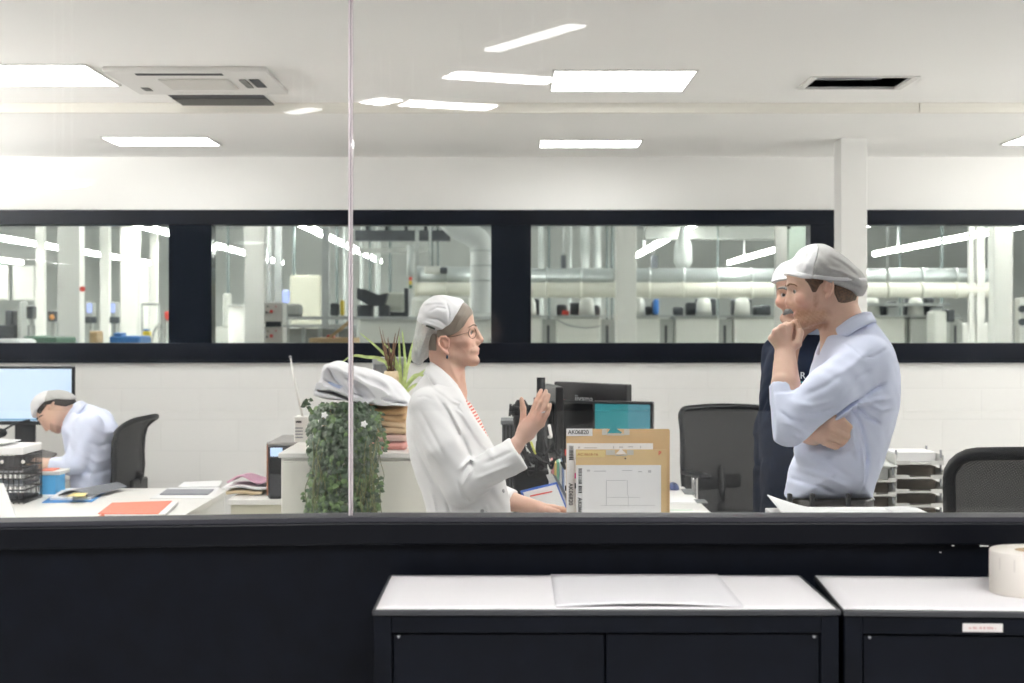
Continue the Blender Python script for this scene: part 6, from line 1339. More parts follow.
for d in (-1, 1): eye_part(old, q3h, 797.1, 291.4, d*.031, .0118, iris_d, (-1, .0, 0), xf=xh)
def tb(name, pts, r, m, root, xf, n=6, radii=None):
    P_ = [Vector(v) for v in xf(np.array([tuple(p) for p in spline3(pts, 6)]))]; return MB().tube(P_, r, n=n, radii=radii).build(name, m, root)
for d in (-1, 1): brow(old, old_body, [q3h(790.5, 285.2, d*.011), q3h(792, 283.9, d*.028), q3h(797.5, 286, d*.048)], .0042, hair_sg, xf=xh)
f = Field((q2(784, 0)[0], Y0-.05, q2(0, 316)[1]), (q2(806, 0)[0], Y0+.05, q2(0, 302)[1]), .002)
for d in (-1, 1): f.cone(q3h(791.3, 308.3, 0), q3h(795.5, 310.0, d*.022), .0105, .0085, .004); f.cone(q3h(795.5, 310.0, d*.022), q3h(799, 312.5, d*.034), .0085, .0045, .004)
f.ripple(.0009, [(500, 900, 200), (300, 1200, 100)], 1); sculpt(f, 'moustache', hair_sg, old, xf=xh, smooth=1)
male_hair_cap(old, q2, q3, Y0, (q2(780, 0)[0], Y0-.12, q2(0, 332)[1]), (q2(874, 0)[0], Y0+.12, 1.88), hair_sg, xf=lambda V: xh(np.stack([V[:, 0], Y0 + (V[:, 1]-Y0)*.93, np.where(V[:, 2] > q2(0, 281)[1], q2(0, 281)[1] + (V[:, 2]-q2(0, 281)[1])*.76 + .004, V[:, 2]+.004)], 1)))
JK = [(860, 316), (872, 322), (884, 335), (893, 352), (897, 375), (896, 400), (890, 440), (886, 480), (888, 520), (886, 560), (800, 560), (796, 520), (794, 480), (792, 450), (794, 420), (797, 395), (802, 370), (808, 350), (816, 338), (826, 331), (842, 326)]
Wj = lerpz([(q2(0, 316)[1], .06), (q2(0, 328)[1], .09), (q2(0, 342)[1], .155), (q2(0, 356)[1], .172), (q2(0, 400)[1], .175), (q2(0, 460)[1], .17), (q2(0, 560)[1], .175)])
f = Field((q2(770, 0)[0], Y0-.34, .80), (q2(915, 0)[0], Y0+.34, q2(0, 308)[1]), .005)
f.inflate(poly(q2, JK), Y0, Wj, .125, 0)
for d in (-1, 1): f.cone(q3p(852, 358, d*.148), q3p(848, 440, d*.168), .068, .055, .02); f.cone(q3p(848, 440, d*.185), q3p(838, 545, d*.180), .056, .046, .02, cut=[(q3p(838, 544, d*.18), (0, 0, -1))])
for l, am, sg in (([(800, 400), (812, 430), (808, 470)], -.006, .008), ([(820, 380), (824, 430), (820, 500)], .006, .010), ([(836, 380), (846, 430), (842, 500)], -.007, .01), ([(806, 440), (830, 450), (850, 445)], .005, .009), ([(800, 470), (826, 485), (850, 480)], -.005, .009), ([(845, 395), (860, 410), (858, 450)], .006, .009)): f.fold([q2(*p) for p in l], am, sg)
f.ripple(.002, [(30, 40, 50), (60, 25, 80), (20, 70, 30)], 6)
f.cone(q3(835, 304), q3(844, 338), .070, .066, .004, op='sub'); f.cut_poly(rawp(q2, [(800, 326), (842, 326), (832, 350), (815, 375), (800, 380)]), Y0-.03, Y0+.03)
jk = sculpt(f, 'jacket', navy, old, xf=xt)
collar_part(old, q3, [(872, 311, 0), (865, 312, -.047), (852, 317, -.070), (838, 326, -.064), (826, 335, -.030)], [(877, 321, 0), (873, 322, -.060), (860, 328, -.092), (846, 338, -.088), (830, 354, -.048)], mat('pale_blue_collar', (.50, .60, .78), .8), .004, 'shirt_collar', xf=xt)
collar_part(old, q3, [(875, 318, 0), (870, 319, -.066), (858, 325, -.098), (843, 338, -.094), (822, 362, -.040)], [(880, 330, 0), (876, 331, -.085), (864, 340, -.125), (848, 355, -.118), (822, 384, -.052)], navy, .006, 'jacket_collar', xf=xt)
f = Field((q2(780, 0)[0]-.1, Y0-.26, .05), (q2(900, 0)[0], Y0+.26, .92), .010); xo = q2(842, 0)[0]
f.ell((xo, Y0, .86), (.12, .17, .12), .02)
for d in (-1, 1): f.cone((xo, Y0+d*.085, .86), (xo-.02, Y0+d*.095, .5), .095, .066, .03); f.cone((xo-.02, Y0+d*.095, .5), (xo+.02, Y0+d*.095, .07), .066, .055, .02)
sculpt(f, 'trousers', trouser_d, old, xf=xt)
for d in (-1, 1):
    g = Field((xo-.26, Y0+d*.095-.08, -.01), (xo+.26, Y0+d*.095+.08, .17), .007); g.cone((xo+.05, Y0+d*.095, .045), (xo-.17, Y0+d*.095, .032), .044, .036, .01); g.cone((xo+.03, Y0+d*.095, .05), (xo+.02, Y0+d*.095, .12), .046, .048, .02); g.a[:, :, g.ax[2] < .004] = 1
    sculpt(g, 'shoe', shoe_m, old, xf=xt)
for d in (-1, 1):        # hands hanging from the cuffs
    f = Field((q2(815, 0)[0], Y0+d*.18-.08, .70), (q2(860, 0)[0], Y0+d*.18+.08, .98), .004); b = q3p(838, 543, d*.18)
    f.cone(b, (b[0]-.01, b[1], b[2]-.09), .026, .030, .01)
    for k in range(4): f.chain([(b[0]-.03+k*.018, b[1]+d*.01, b[2]-.08), (b[0]-.035+k*.019, b[1]+d*.008, b[2]-.125), (b[0]-.035+k*.018, b[1]-d*.008, b[2]-.155+abs(k-1.3)*.006)], [.010, .0095, .008], .003)
    f.chain([(b[0]-.02, b[1], b[2]-.03), (b[0]-.045, b[1]-d*.015, b[2]-.07), (b[0]-.045, b[1]-d*.02, b[2]-.10)], [.013, .011, .009], .005)
    sculpt(f, 'hand', tint_mat('skin_plain', .5) if 'skin_plain' not in MATS else MATS['skin_plain'], old, tint=lambda V: np.tile(np.array((.58, .36, .27)), (len(V), 1)), xf=xt)
# chest mark on the jacket: find the cloth surface below the mark, then lay the letter on it
from mathutils.bvhtree import BVHTree
bpy.context.view_layer.update()
def on_cloth(o, px, py):
    me = o.data; off = world_loc(o); bv = BVHTree.FromPolygons([v.co + off for v in me.vertices], [tuple(p.vertices) for p in me.polygons])
    org = Vector((0, 0, CZ)); h, n, i, d = bv.ray_cast(org, (P(px, py, 5) - org).normalized()); return h, n
h, n = on_cloth(jk, 803.0, 376)
if h is not None:
    n = (n + Vector((0, -.6, 0))).normalized(); ry = math.atan2(n.x, -n.y)
    lt = text('R', .031, h + n*.004, mat('white_thread', (.75, .76, .78), .7), jk, 'chest_letter', rot=(PI/2, 0, ry), align='CENTER')
    h2, n2 = on_cloth(jk, 800, 382.2)
    if h2 is not None: MB().box(h2 + Vector((-.009, -.008, -.0025)), h2 + Vector((.009, .004, .0025)), bevel=.001, rz=ry).build('teal_dash', mat('teal_thread', (.02, .45, .45), .6), jk)

# ---- woman in the white lab coat
Yw = 5.63; q2, q3, inv, s = frame_of(Yw)
wom = person_root('woman with glasses in white lab coat and hair net, raising one hand', q2(450, 0)[0], Yw)
z = lambda py: q2(0, py)[1]
WH = [(472.5, 313), (474.3, 322), (475.6, 329.5), (475.6, 336), (476.6, 343.5), (478.2, 347.5), (479.2, 351), (478.3, 354), (477.4, 356.6), (478.8, 360.5), (476.5, 364), (469, 365.6), (458, 363), (446, 361.5), (434, 357), (427, 347), (423, 335), (423.5, 320), (430, 307), (441, 300.5), (455, 300), (466, 305)]
WW = lerpz([(z(366), .028), (z(361), .036), (z(352), .050), (z(342), .062), (z(331), .067), (z(315), .072), (z(303), .066)])
COAT = [(436, 364), (428, 371), (419, 381), (412.5, 393), (408, 408), (406.2, 425), (407, 440), (411, 460), (417, 480), (423, 497), (427, 512), (428, 540), (426, 600), (424, 645), (500, 645), (509, 600), (511, 540), (510.5, 512), (509, 497), (505, 478), (501, 462), (497, 449), (490, 432), (481, 413), (470, 396), (461, 384), (452, 373), (444, 366)]
Wc = lerpz([(z(364), .055), (z(374), .075), (z(386), .125), (z(400), .165), (z(420), .175), (z(460), .17), (z(515), .175), (z(645), .21)])
f = Field((q2(402, 0)[0], Yw-.30, .90), (q2(574, 0)[0], Yw+.26, 1.74), .003)
f.inflate(poly(q2, WH), Yw, WW, .072, 0)
f.inflate(poly(q2, COAT), Yw, Wc, .12, 0, inset=.022)
f.cone(q3(442, 345), q3(450, 396), .047, .056, .02)
f.cone(q3(458, 360), q3(462, 392), .018, .014, .02)
f.cone(q3(475, 327.5), q3(480.6, 339.5), .0068, .0105, .011); f.cone(q3(480.6, 340), q3(477.5, 343), .0105, .010, .004)
for d in (-1, 1):
    f.ell(q3h(477.6, 342.6, d*.010), (.0095, .0075, .0078), .005); f.ell(q3h(472.9, 332.6, d*.030), (.010, .0135, .008), .007, op='sub')
    f.cone(q3h(474.2, 326.4, d*.012), q3h(469.5, 327.3, d*.042), .0052, .005, .011); f.cone(q3h(471.6, 330.8, d*.020), q3h(468, 332, d*.041), .003, .003, .003); f.cone(q3h(471.3, 334.6, d*.020), q3h(468, 334.6, d*.040), .003, .003, .004)
    f.ell(q3h(464, 341, d*.047), (.02, .015, .014), .018); f.cone(q3h(473, 361, d*.012), q3h(452, 354, d*.046), .006, .010, .025)
    f.cone(q3h(478.2, 348.8, 0), q3h(475.2, 351, d*.019), .0048, .003, .004); f.cone(q3h(477.8, 353.2, 0), q3h(475, 351.8, d*.017), .0046, .003, .004)
    f.ell(q3h(444, 343, d*.070), (.016, .0055, .028), .004, R=[[.96, 0, -.28], [0, 1, 0], [.28, 0, .96]])
    f.chain([q3h(449, 343, d*.0715), q3h(448.6, 339.5, d*.074), q3h(445.5, 336.8, d*.077), q3h(441, 336.8, d*.079), q3h(438.3, 340, d*.081), q3h(439, 345, d*.081), q3h(442, 349.3, d*.078), q3h(445.5, 352.5, d*.075), q3h(447.6, 353.6, d*.0735)], [.0035, .004, .0043, .0043, .0043, .0043, .0042, .005, .005], .002)
    f.cone(q3h(448.8, 344.5, d*.0725), q3h(448.4, 347, d*.073), .0042, .0042, .003); f.cone(q3h(442.5, 341, d*.076), q3h(445, 347, d*.0745), .0028, .0028, .003); f.ell(q3h(446, 352, d*.070), (.007, .006, .008), .004)
f.cone(q3(480, 351, -.018), q3(480, 351, .018), .0015, .0015, .002, op='sub'); f.ell(q3(474.5, 360), (.014, .018, .011), .012)
f.fold([q2(475, 345.5), q2(471, 349), q2(470, 353)], -.0022, .003); f.fold([q2(466, 366), q2(461, 375), q2(459, 385)], -.002, .004); f.fold([q2(450, 362), q2(455, 374), q2(460, 384)], .002, .004); f.fold([q2(467, 334), q2(464, 336)], -.0015, .002)
# raised near hand, back of the hand to the viewer
f.chain([q3(430, 408, -.13), q3(462, 487, -.19), q3(508, 456, -.20), q3(517, 444, -.20)], [.045, .042, .031, .027], .01)
wz = q3(517.5, 443, -.20); mc = [q3(530.5, 416.5, -.200), q3(535, 418, -.212), q3(539, 420.5, -.214), q3(541.5, 424.5, -.208)]
hand_open(f, wz, mc, [[(*q3(536.5, 401.5, -.194), .0092), (*q3(539, 395.5, -.188), .0085), (*q3(541, 390.5, -.182), .0074)], [(*q3(541, 402.5, -.213), .0095), (*q3(544, 396, -.210), .0087), (*q3(546, 391, -.205), .0075)],
   [(*q3(545, 407, -.218), .0092), (*q3(547, 400.5, -.216), .0084), (*q3(548.6, 395.2, -.211), .0073)], [(*q3(547.2, 413.5, -.212), .0083), (*q3(549, 408.5, -.210), .0075), (*q3(550.2, 404.5, -.206), .0066)]],
   [(*q3(519, 434, -.19), .0125), (*q3(523.2, 421, -.182), .012), (*q3(523.2, 408.5, -.176), .0108), (*q3(521.6, 399, -.178), .0078)], rp=.0120)
f.ell(q3(527, 431, -.203), (.032, .014, .040), .012, R=[[.93, 0, .37], [0, 1, 0], [-.37, 0, .93]])
for a, b in ((mc[0], (536, 402)), (mc[1], (541, 403))): pass
# far hand resting on the counter
f.chain([q3(440, 410, .14), q3(478, 490, .19), q3(513, 502, .14), q3(536, 507.5, .10)], [.045, .042, .034, .026], .01)
wz = q3(537, 507.5, .10); mc = [q3(552, 508.0, .062), q3(554, 507.6, .083), q3(553, 507.8, .104), q3(551, 508.6, .122)]
hand_open(f, wz, mc, [[(*q3(560, 509.0, .045), .0088), (*q3(565, 511, .035), .0078), (*q3(568, 512.0, .03), .007)], [(*q3(563, 509, .07), .009), (*q3(567, 511, .062), .008), (*q3(570, 512, .058), .0072)], [(*q3(562, 509.6, .10), .0088), (*q3(567, 511.4, .096), .0078), (*q3(569, 512.2, .094), .007)], [(*q3(558, 510, .128), .0078), (*q3(562, 511.5, .13), .007), (*q3(565, 512.3, .13), .0066)]],
   [(*q3(541, 508.5, .08), .0125), (*q3(548, 509.8, .045), .0112), (*q3(554, 511, .025), .010), (*q3(559, 512, .018), .008)])
f.ripple(.0005, [(170, 90, 70), (60, 140, 110)], 4)
def wt(V):
    px, py, dy = inv(V); T = np.tile(np.array((.66, .425, .33)), (len(V), 1)); a = np.abs(dy)
    T = mixc(T, .55*blob(V, px, py, a, (466, 343, .042), (7, 7, .03)), (.68, .33, .26)); T = mixc(T, .5*blob(V, px, py, a, (483, 341, 0), (4, 5, .02)), (.68, .30, .24))
    T = mixc(T, .75*blob(V, px, py, a, (478.6, 349, 0), (3, 1.5, .016)) + .75*blob(V, px, py, a, (478, 353, 0), (3, 1.5, .014)), (.55, .20, .18)); T = mixc(T, .5*blob(V, px, py, a, (445, 344, .075), (6, 10, .015)), (.66, .29, .22))
    kn = (px > 505) & (py < 460) & (dy < 0)
    T = mixc(T, .35*kn*np.exp(-((py-417)/7)**2), (.66, .31, .24)); T = mixc(T, .45*np.clip((py-366)/14, 0, 1)*(py < 420)*(px < 500), (.62, .33, .24))
    return np.clip(T, 0, 1)
wom_body = sculpt(f, 'body', skin_w, wom, tint=wt)
for d in (-1, 1): eye_part(wom, q3h, 469.3, 332.8, d*.030, .0108, iris_d, (1, .25*d, 0))
for d in (-1, 1): brow(wom, wom_body, [q3h(474.6, 326.4, d*.011), q3h(473, 325.2, d*.026), q3h(468, 327.4, d*.045)], .0024, mat('grey_eyebrow', (.13, .09, .065), .7)); brow(wom, wom_body, [q3h(472.8, 331.2, d*.020), q3h(471.5, 330.6, d*.031), q3h(468.5, 332.2, d*.041)], .0014, mat('dark_lash', (.03, .02, .018), .6))
# hair, cap and net
def wfield(poly_, Wf, clip, m, name, inset=0., folds=(), rip=0., seed=0, h=.0028):
    g = Field((q2(405, 0)[0], Yw-.12, z(372)), (q2(482, 0)[0], Yw+.12, z(290)), h); g.inflate(poly_, Yw, Wf, .07, 0, inset=inset)
    for l, am, sg in folds: g.fold([q2(*p) for p in l], am, sg)
    if rip: g.ripple(rip, [(70, 50, 30), (120, 40, 60), (30, 90, 110)], seed)
    g.a = np.maximum(g.a, g.poly2d(rawp(q2, clip))[:, None, :].astype(np.float32)); return sculpt(g, name, m, wom, smooth=1)
WHo = poly(q2, WH)
g = Field((q2(405, 0)[0], Yw-.12, z(372)), (q2(482, 0)[0], Yw+.12, z(290)), .0026); g.inflate(WHo, Yw, lambda zz: WW(zz)+.004, .072, 0, inset=-.004)
for a, b, am in (((464, 303), (450, 328), -.002), ((468, 306), (455, 330), .002), ((470.5, 311), (460, 329), -.002), ((472, 314), (463, 328), .0015), ((460, 302), (446, 328), .002)): g.fold([q2(*a), q2(*b)], am, .003)
d = np.minimum(g.poly2d(rawp(q2, [(456, 297), (466, 301), (473, 308.5), (473.4, 313), (469, 318), (464.5, 326), (459, 331.5), (452, 335.5), (444, 337.5), (438, 337), (438, 328)])), g.poly2d(rawp(q2, [(424, 330), (437.5, 334), (437, 346), (438, 354), (434, 360), (427, 352)])))
g.a = np.maximum(g.a, d[:, None, :].astype(np.float32)); sculpt(g, 'hair', hair_st, wom, smooth=1)
ENV = poly(q2, [(464, 301.5), (456, 297.2), (445, 295), (436, 295.6), (427, 299.5), (421, 306.5), (417.5, 316), (416, 326), (413.5, 338), (411.6, 350), (411.8, 359), (415, 364), (419.5, 366), (425, 361), (432, 351), (440, 342), (455, 338), (466, 325), (468, 312)])
CW = lerpz([(z(366), .035), (z(355), .055), (z(342), .074), (z(330), .082), (z(312), .086), (z(300), .08)])
wfield(ENV, CW, [(465.5, 300), (456, 294), (436, 293), (424, 299), (417, 308), (414.5, 318.5), (420, 322), (428, 326.5), (436, 330.5), (441.5, 331.8), (447, 328), (453, 321.5), (459, 311), (463, 303.5)], cap_w, 'cap', 0, (([(424, 304), (436, 302.5), (447, 303)], .004, .005), ([(430, 312), (438, 308), (448, 309)], -.004, .004), ([(447, 302), (450, 312), (450, 322)], -.004, .003), ([(428, 318), (440, 320), (448, 326)], -.004, .004), ([(424, 322), (434, 325), (443, 329)], .003, .004)), .0016, 2)
n_ = wfield(ENV, lambda zz: CW(zz)-.003, [(414.8, 318), (420, 322), (428, 326.5), (436, 330.5), (442, 331.8), (439, 337), (434.5, 345), (430, 355), (424, 362.5), (419, 367), (414, 366), (410, 358), (410.5, 345), (412.5, 333)], net_l, 'cap_net', .0005, (([(420, 330), (418, 345), (418, 360)], -.004, .005), ([(428, 332), (424, 346), (420, 360)], .004, .005), ([(434, 334), (430, 345), (424, 357)], -.004, .004)), .0025, 6); n_['label'] = 'sheer net hanging at the nape'
g = Field((q2(405, 0)[0], Yw-.12, z(372)), (q2(482, 0)[0], Yw+.12, z(290)), .0024); g.inflate(ENV, Yw, lambda zz: CW(zz)+.004, .07, 0); g.a = np.maximum(g.a, g.poly2d(rawp(q2, [(427, 324.4), (436.5, 328), (436, 330), (426.8, 326.4)]))[:, None, :].astype(np.float32)); g.a[:, g.ax[1] > Yw, :] = 1; sculpt(g, 'hair_clip', mat('dark_green_clip', (.03, .04, .03), .35), wom, smooth=0)
# glasses and earring
metal_g = mat('thin_bronze_metal', (.16, .10, .07), .3, metal=.6)
gl = MB()
def lens_ring(d): return [q3h(476.2 - 7.6*(.5-.5*math.cos(a)), 333.0 + 5.4*math.sin(a), d*(.034 - .021*math.cos(a))) for a in [2*PI*k/24 for k in range(24)]]
go = None
g0 = MB().tube(lens_ring(-1), .0014, n=6, closed=True).build('glasses_rim', metal_g, wom); MB().tube(lens_ring(1), .0014, n=6, closed=True).build('glasses_rim', metal_g, wom)
MB().tube([q3(474.8, 331.8, -.011), q3(476.8, 331.3, 0), q3(474.8, 331.8, .011)], .0014, n=6).build('glasses_bridge', metal_g, wom)
for d in (-1, 1): MB().tube(spline3([q3h(468.8, 332.2, d*.0555), q3h(464, 333.6, d*.067), (q3h(452, 336.6, d*.0745)), q3h(441, 336.4, d*.0775)], 6), .0014, n=6).build('glasses_temple', metal_g, wom)
MB().ball(q3(447.2, 357.0, -.073), .0055, 12, sc=(.8, .6, 1.3)).build('earring', mat('blue_stone', (.03, .05, .09), .2), wom)
MB().tube([Vector(q3(543.3 + 2.2*math.cos(a), 412.3 - .9*math.cos(a), -.2155 + .0105*math.sin(a))) for a in [2*PI*k/20 for k in range(20)]], .0022, n=8, closed=True).build('ring', chrome, wom)
# blouse
red_st = bpy.data.materials.new('red_striped_blouse'); red_st.use_nodes = True; nt = red_st.node_tree; b_ = nt.nodes['Principled BSDF']; b_.inputs['Roughness'].default_value = .8
tc = nt.nodes.new('ShaderNodeTexCoord'); mp = nt.nodes.new('ShaderNodeMapping'); mp.inputs['Rotation'].default_value = (0, .35, 0); wv = nt.nodes.new('ShaderNodeTexWave'); wv.bands_direction = 'Z'; wv.inputs['Scale'].default_value = 27; cr = nt.nodes.new('ShaderNodeValToRGB'); cr.color_ramp.elements[0].position = .42; cr.color_ramp.elements[1].position = .52; cr.color_ramp.elements[0].color = (.62, .13, .10, 1); cr.color_ramp.elements[1].color = (.82, .72, .68, 1)
nt.links.new(tc.outputs['Object'], mp.inputs[0]); nt.links.new(mp.outputs[0], wv.inputs['Vector']); nt.links.new(wv.outputs['Fac'], cr.inputs['Fac']); nt.links.new(cr.outputs['Color'], b_.inputs['Base Color'])
f = Field((q2(402, 0)[0], Yw-.20, z(520)), (q2(516, 0)[0], Yw+.20, z(380)), .005); f.inflate(poly(q2, COAT), Yw, Wc, .12, 0, inset=.0125); f.keep_poly(rawp(q2, [(400, 410), (440, 405), (462, 397.5), (472, 404), (520, 404), (520, 515), (400, 515)])); sculpt(f, 'blouse', red_st, wom)
# coat
f = Field((q2(400, 0)[0], Yw-.32, .44), (q2(534, 0)[0], Yw+.28, z(358)), .0045)
f.inflate(poly(q2, COAT), Yw, Wc, .12, 0)
f.cone(q3(440, 408, .14), q3(478, 490, .19), .07, .058, .02); f.cone(q3(478, 490, .19), q3(514, 502.5, .14), .056, .044, .02, cut=[(q3(513.5, 502.5, .14), (1, -.5, -.15))])
f.cone(q3(428, 407, -.12), q3(444, 448, -.185), .068, .066, .025); f.cone(q3(444, 448, -.185), q3(461, 486, -.195), .066, .061, .02)
f.cone(q3(461, 486, -.195), q3(525, 449.5, -.20), .062, .060, .02, cut=[(q3(518.6, 453, -.20), (1, 0, .62))])
f.cut_poly(rawp(q2, [(459, 385.5), (463, 381), (474, 394), (486, 414), (494.5, 436), (497, 447.5), (493.5, 447.5), (487, 436), (477, 420.5), (468, 405)]), Yw-.135, Yw+.10)
lap = rawp(q2, [(447, 373), (454, 380.5), (459, 387), (468, 405), (478, 421), (488, 437), (494, 448), (491, 447), (480, 436), (470, 425), (463, 413.5), (457, 408), (460, 403), (452, 399), (444, 392), (433, 384.5), (428, 374), (436, 366)])
f.raise_poly(lap, .006, Yw+.0, .004)
for l, am, sg in (([(452, 399), (460, 403), (457, 408), (463, 414)], -.0035, .0035), ([(436, 396), (448, 412), (458, 432), (463, 448)], -.005, .006), ([(444, 398), (456, 420), (465, 436)], .004, .007), ([(462, 436), (470, 456), (474, 470)], -.006, .006), ([(462, 475), (468, 463), (478, 457)], -.0055, .005), ([(460, 468), (470, 458), (476, 460)], .009, .006), ([(463, 484), (469, 472), (474, 466)], .007, .005), ([(458, 478), (463, 492), (470, 500)], -.006, .005),
                  ([(476, 476), (492, 470), (512, 462)], .005, .006), ([(478, 488), (496, 484), (514, 474)], -.005, .006), ([(484, 462), (500, 455), (514, 448)], -.004, .006), ([(413, 420), (424, 440), (440, 462)], .004, .010), ([(412, 440), (424, 465), (438, 490)], -.005, .009), ([(420, 410), (432, 430), (446, 455)], -.004, .008), ([(430, 490), (434, 505), (436, 520)], .005, .006), ([(446, 500), (449, 508), (451, 520)], -.005, .005), ([(486, 505), (488, 512), (490, 530)], .004, .005), ([(470, 430), (482, 445), (494, 456)], .003, .006), ([(416, 398), (424, 396), (436, 400)], -.002, .003)):
    f.fold([q2n(*p) for p in l], 1.4*am, sg*.9, y1=Yw)
f.ripple(.0018, [(30, 30, 50), (80, 50, 30), (25, 60, 90)], 9)
f.cone(q3(441, 345), q3(450, 384), .050, .060, .004, op='sub')
sculpt(f, 'lab_coat', coat_w, wom)
collar_part(wom, q3, [(431, 362, 0), (433, 363, -.040), (440, 368, -.064), (449, 376, -.068), (458, 386, -.060)], [(424, 373, 0), (426, 374, -.060), (433, 384, -.104), (443, 392.5, -.118), (453, 399, -.118)], coat_w, .005, both=True)
for px, py, dy in ((484, 428.5, -.128), (503, 491, -.15), (482, 511, -.18)):
    h, n = on_cloth([c for c in wom.children if c.name.startswith('lab_coat')][0], px, py)
    if h is not None: MB().cyl(h + n*.0005, h + n*.004, .0065, n=14).build('button', mat('grey_button', (.30, .30, .31), .4), wom)
xx = q2(460, 0)[0]
f = Field((xx-.25, Yw-.22, .05), (xx+.25, Yw+.22, .60), .010)
for d in (-1, 1): f.cone((xx, Yw+d*.08, .55), (xx, Yw+d*.085, .07), .075, .055, .02)
sculpt(f, 'trousers', trouser_d, wom); shoes(wom, xx, Yw, 1, .085)

# ---- seated man writing at the far desk
Ys = 9.05; q2, q3, inv, s = frame_of(Ys); z = lambda py: q2(0, py)[1]
sit = person_root('seated man in a pale blue shirt and white cap bending over the desk', q2(95, 0)[0], Ys)
SH = [(36.3, 413), (38.5, 419.5), (42.5, 424.5), (47, 428), (52, 431), (56, 433.3), (60, 433.4), (63.5, 428), (68, 421), (74, 412), (75, 402), (69, 394), (58, 391.8), (46, 393), (38.5, 399.5), (35.6, 407)]
f = Field((q2(24, 0)[0], Ys-.26, .74), (q2(124, 0)[0], Ys+.30, 1.26), .0042)
f.inflate(poly(q2, SH), Ys, .071, .066, 0); f.cone(q3(66, 412), q3(79, 417), .052, .050, .02); f.cone(q3(41, 422), q3(46.6, 429.3), .008, .0115, .008)
for d in (-1, 1):
    f.ell(q3h(52, 405, d*.074), (.012, .008, .03), .004, R=[[.8, 0, .6], [0, 1, 0], [-.6, 0, .8]]); f.ell(q3h(51, 405.5, d*.082), (.006, .005, .014), .003, op='sub'); f.ell(q3h(42.5, 421, d*.031), (.012, .014, .009), .006, op='sub'); f.cone(q3h(38.5, 418.5, d*.012), q3h(44, 416.5, d*.044), .006, .006, .01); f.cone(q3h(52, 431.2, 0), q3h(53.5, 428.5, d*.02), .005, .003, .004)
SS = [(73, 404), (80, 403), (97, 406.5), (111, 418), (118, 430), (117, 450), (113, 485), (113, 508), (74, 508), (72, 485), (71.5, 470), (67, 450), (64, 437), (63.5, 428), (67, 417)]
f.inflate(poly(q2, SS), Ys, lerpz([(z(403), .05), (z(412), .09), (z(425), .16), (z(508), .165)]), .12, 0, inset=.018)
f.chain([q3(86, 426, -.15), q3(72, 466, -.20), q3(52, 466, -.15), q3(38, 464, -.10)], [.045, .04, .034, .026], .01); f.chain([q3(86, 426, .15), q3(70, 466, .2), q3(50, 464, .13), q3(36, 462, .07)], [.045, .04, .034, .026], .01)
for sg_, yy in ((-1, -.10), (1, .07)):
    w_ = q3(38, 464, yy); mc = [q3(31.5, 463 + k*.7, yy + sg_*(-.03 + .02*k)) for k in range(4)]
    hand_open(f, w_, mc, [[(*q3(26.5, 465 + k*.5, yy + sg_*(-.03+.02*k)), .009), (*q3(26, 469, yy + sg_*(-.028+.018*k)), .008)] for k in range(4)], [(*q3(36, 464.5, yy - sg_*.02), .012), (*q3(31, 466, yy - sg_*.05), .0105), (*q3(27, 468, yy - sg_*.045), .0085)])
def st(V):
    px, py, dy = inv(V); T = np.tile(np.array((.66, .44, .34)), (len(V), 1)); a = np.abs(dy)
    jaw = np.clip((py-(px*.35+404))/3, 0, 1)*(px > 50)*(px < 66)*(py < 436); T = mixc(T, .55*jaw, (.20, .13, .10)); return T
sit_body = sculpt(f, 'body', skin_m, sit, tint=st)
for d in (-1, 1): eye_part(sit, q3h, 45.2, 419.6, d*.031, .0115, iris_d, (-.75, 0, -.65)); brow(sit, sit_body, [q3h(38.5, 419.3, d*.012), q3h(40, 417, d*.03), q3h(45, 414.5, d*.047)], .0045, hair_dk)
lo, hi = (q2(24, 0)[0], Ys-.12, z(440)), (q2(82, 0)[0], Ys+.12, z(386))
g = Field(lo, hi, .0036); g.inflate(poly(q2, SH), Ys, .075, .066, 0, inset=-.004); g.a = np.maximum(g.a, np.minimum(g.poly2d(rawp(q2, [(40, 404), (47, 400), (60, 396), (76, 397), (76, 403), (69, 406), (60, 404.5), (55, 403.5), (50.5, 404), (47, 409), (44, 413.5), (40.5, 412)])), 9)[:, None, :].astype(np.float32)); sculpt(g, 'hair', hair_dk, sit, smooth=1)
CE = poly(q2, [(31, 407), (33, 399.5), (39, 393.5), (47, 390.6), (58, 390), (69, 392.3), (75.5, 398), (72, 408), (55, 414), (42, 416), (34, 418)])
g = Field(lo, hi, .0036); g.inflate(CE, Ys, .086, .06, 0); g.ripple(.0015, [(60, 40, 40), (30, 80, 60)], 1); g.a = np.maximum(g.a, g.poly2d(rawp(q2, [(35.5, 419), (29, 407), (32, 396), (47, 388), (50, 388), (49, 400.5), (45.5, 403.5), (41, 409), (38, 415)]))[:, None, :].astype(np.float32)); sculpt(g, 'cap', cap_w, sit, smooth=1)
g = Field(lo, hi, .0036); g.inflate(CE, Ys, .088, .06, 0); g.ripple(.002, [(60, 40, 70), (30, 80, 60)], 3); g.a = np.maximum(g.a, g.poly2d(rawp(q2, [(49.5, 388), (60, 388), (70, 391), (77, 398), (74, 399.5), (60, 398.3), (49.2, 401)]))[:, None, :].astype(np.float32)); sculpt(g, 'cap_net', net_g, sit, smooth=1)
f = Field((q2(30, 0)[0], Ys-.30, .45), (q2(124, 0)[0], Ys+.30, z(398)), .006)
f.inflate(poly(q2, SS), Ys, lerpz([(z(403), .07), (z(412), .12), (z(425), .18), (z(450), .185), (z(508), .175)]), .12, 0)
for d in (-1, 1): f.cone(q3h(89, 425, d*.135), q3h(74, 464, d*.195), .074, .060, .02); f.cone(q3h(74, 464, d*.195), q3h(50, 467, d*(.145 if d < 0 else .13)), .058, .047, .02, cut=[(q3h(50.5, 467, d*.14), (-1, 0, .05))])
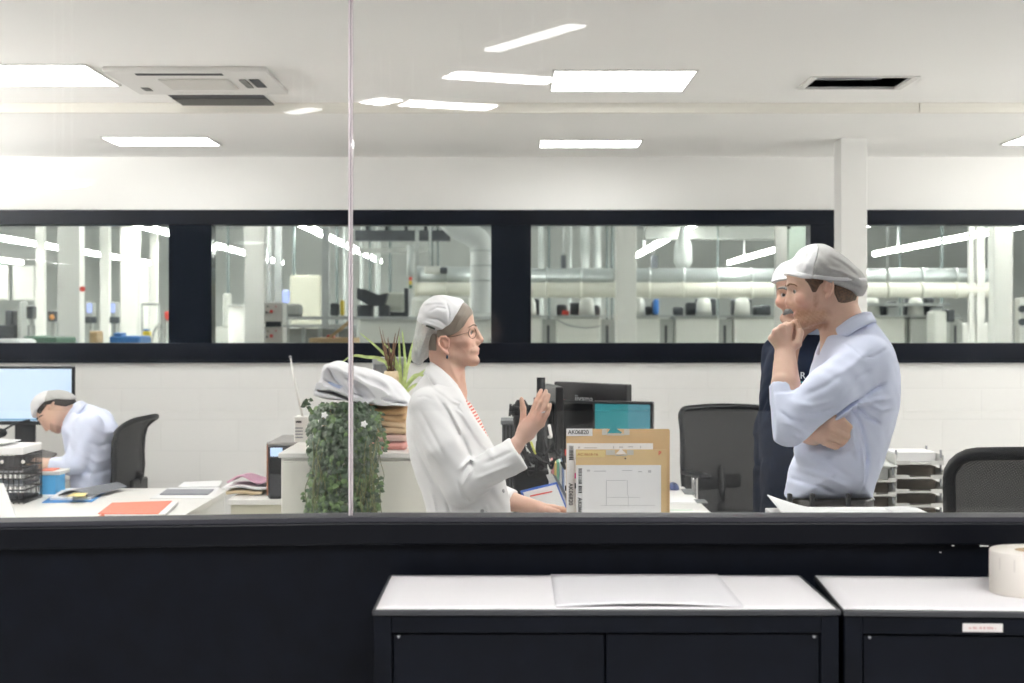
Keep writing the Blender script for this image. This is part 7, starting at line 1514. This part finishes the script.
for l, am, sg in (([(88, 440), (98, 447), (112, 443)], -.007, .012), ([(84, 452), (98, 462), (113, 458)], .006, .012), ([(78, 470), (94, 474), (110, 470)], -.007, .012), ([(94, 425), (104, 433), (114, 432)], .006, .012), ([(70, 440), (76, 450), (74, 462)], -.005, .01), ([(76, 424), (82, 440), (80, 455)], .004, .012), ([(86, 458), (92, 470), (90, 484)], .006, .010)): f.fold([q2n(*p) for p in l], .9*am, sg*1.1, y1=Ys)
f.ripple(.003, [(30, 20, 40), (60, 30, 25)], 2); f.cone(q3(60, 411), q3(74, 415), .056, .058, .004, op='sub')
sculpt(f, 'shirt', shirt_blue, sit)
collar_part(sit, q3, [(80, 401.5, 0), (77, 402.5, -.055), (71, 409, -.073), (65, 418, -.06), (62, 425, -.03)], [(86, 405.5, 0), (83, 408, -.08), (76, 416, -.105), (69, 424, -.085), (65, 431, -.04)], shirt_blue, .005)
f = Field((q2(20, 0)[0], Ys-.28, .06), (q2(125, 0)[0], Ys+.28, z(494)), .010)
f.ell(q3(94, 518), (.15, .18, .11), .02)
for d in (-1, 1): f.cone(q3h(90, 520, d*.09), q3h(42, 518, d*.12), .088, .068, .02); f.cone(q3h(42, 518, d*.12), q3h(46, 598, d*.12), .066, .05, .02)
sculpt(f, 'trousers', trouser_d, sit); shoes(sit, q2(44, 0)[0], Ys, -1, .12)
# ------------------------------------------------------------------ camera, world, colour
cam = bpy.data.cameras.new('camera'); co = bpy.data.objects.new('camera', cam); COL.objects.link(co)
co.location = (0, 0, CZ); co.rotation_euler = (PI/2, 0, 0); cam.sensor_width = 36; cam.lens = 36*F/1024; cam.shift_y = -(341.5 - HZ)/1024
cam.clip_start = .05; cam.clip_end = 200; cam.dof.use_dof = True; cam.dof.focus_distance = 5.1; cam.dof.aperture_fstop = cam.lens/1000/.011
SC.camera = co
w = bpy.data.worlds.new('world'); SC.world = w; w.use_nodes = True; w.node_tree.nodes['Background'].inputs[0].default_value = (.75, .8, .9, 1); w.node_tree.nodes['Background'].inputs[1].default_value = .25
SC.view_settings.view_transform = 'Standard'; SC.view_settings.look = 'None'; SC.view_settings.gamma = 1; SC.view_settings.use_curve_mapping = False
SC.view_settings.exposure = .42
SC.cycles.use_denoising = True; SC.cycles.max_bounces = 10; SC.cycles.diffuse_bounces = 5; SC.cycles.transparent_max_bounces = 16; SC.cycles.sample_clamp_indirect = 4
SC.cycles.caustics_reflective = False; SC.cycles.caustics_refractive = False
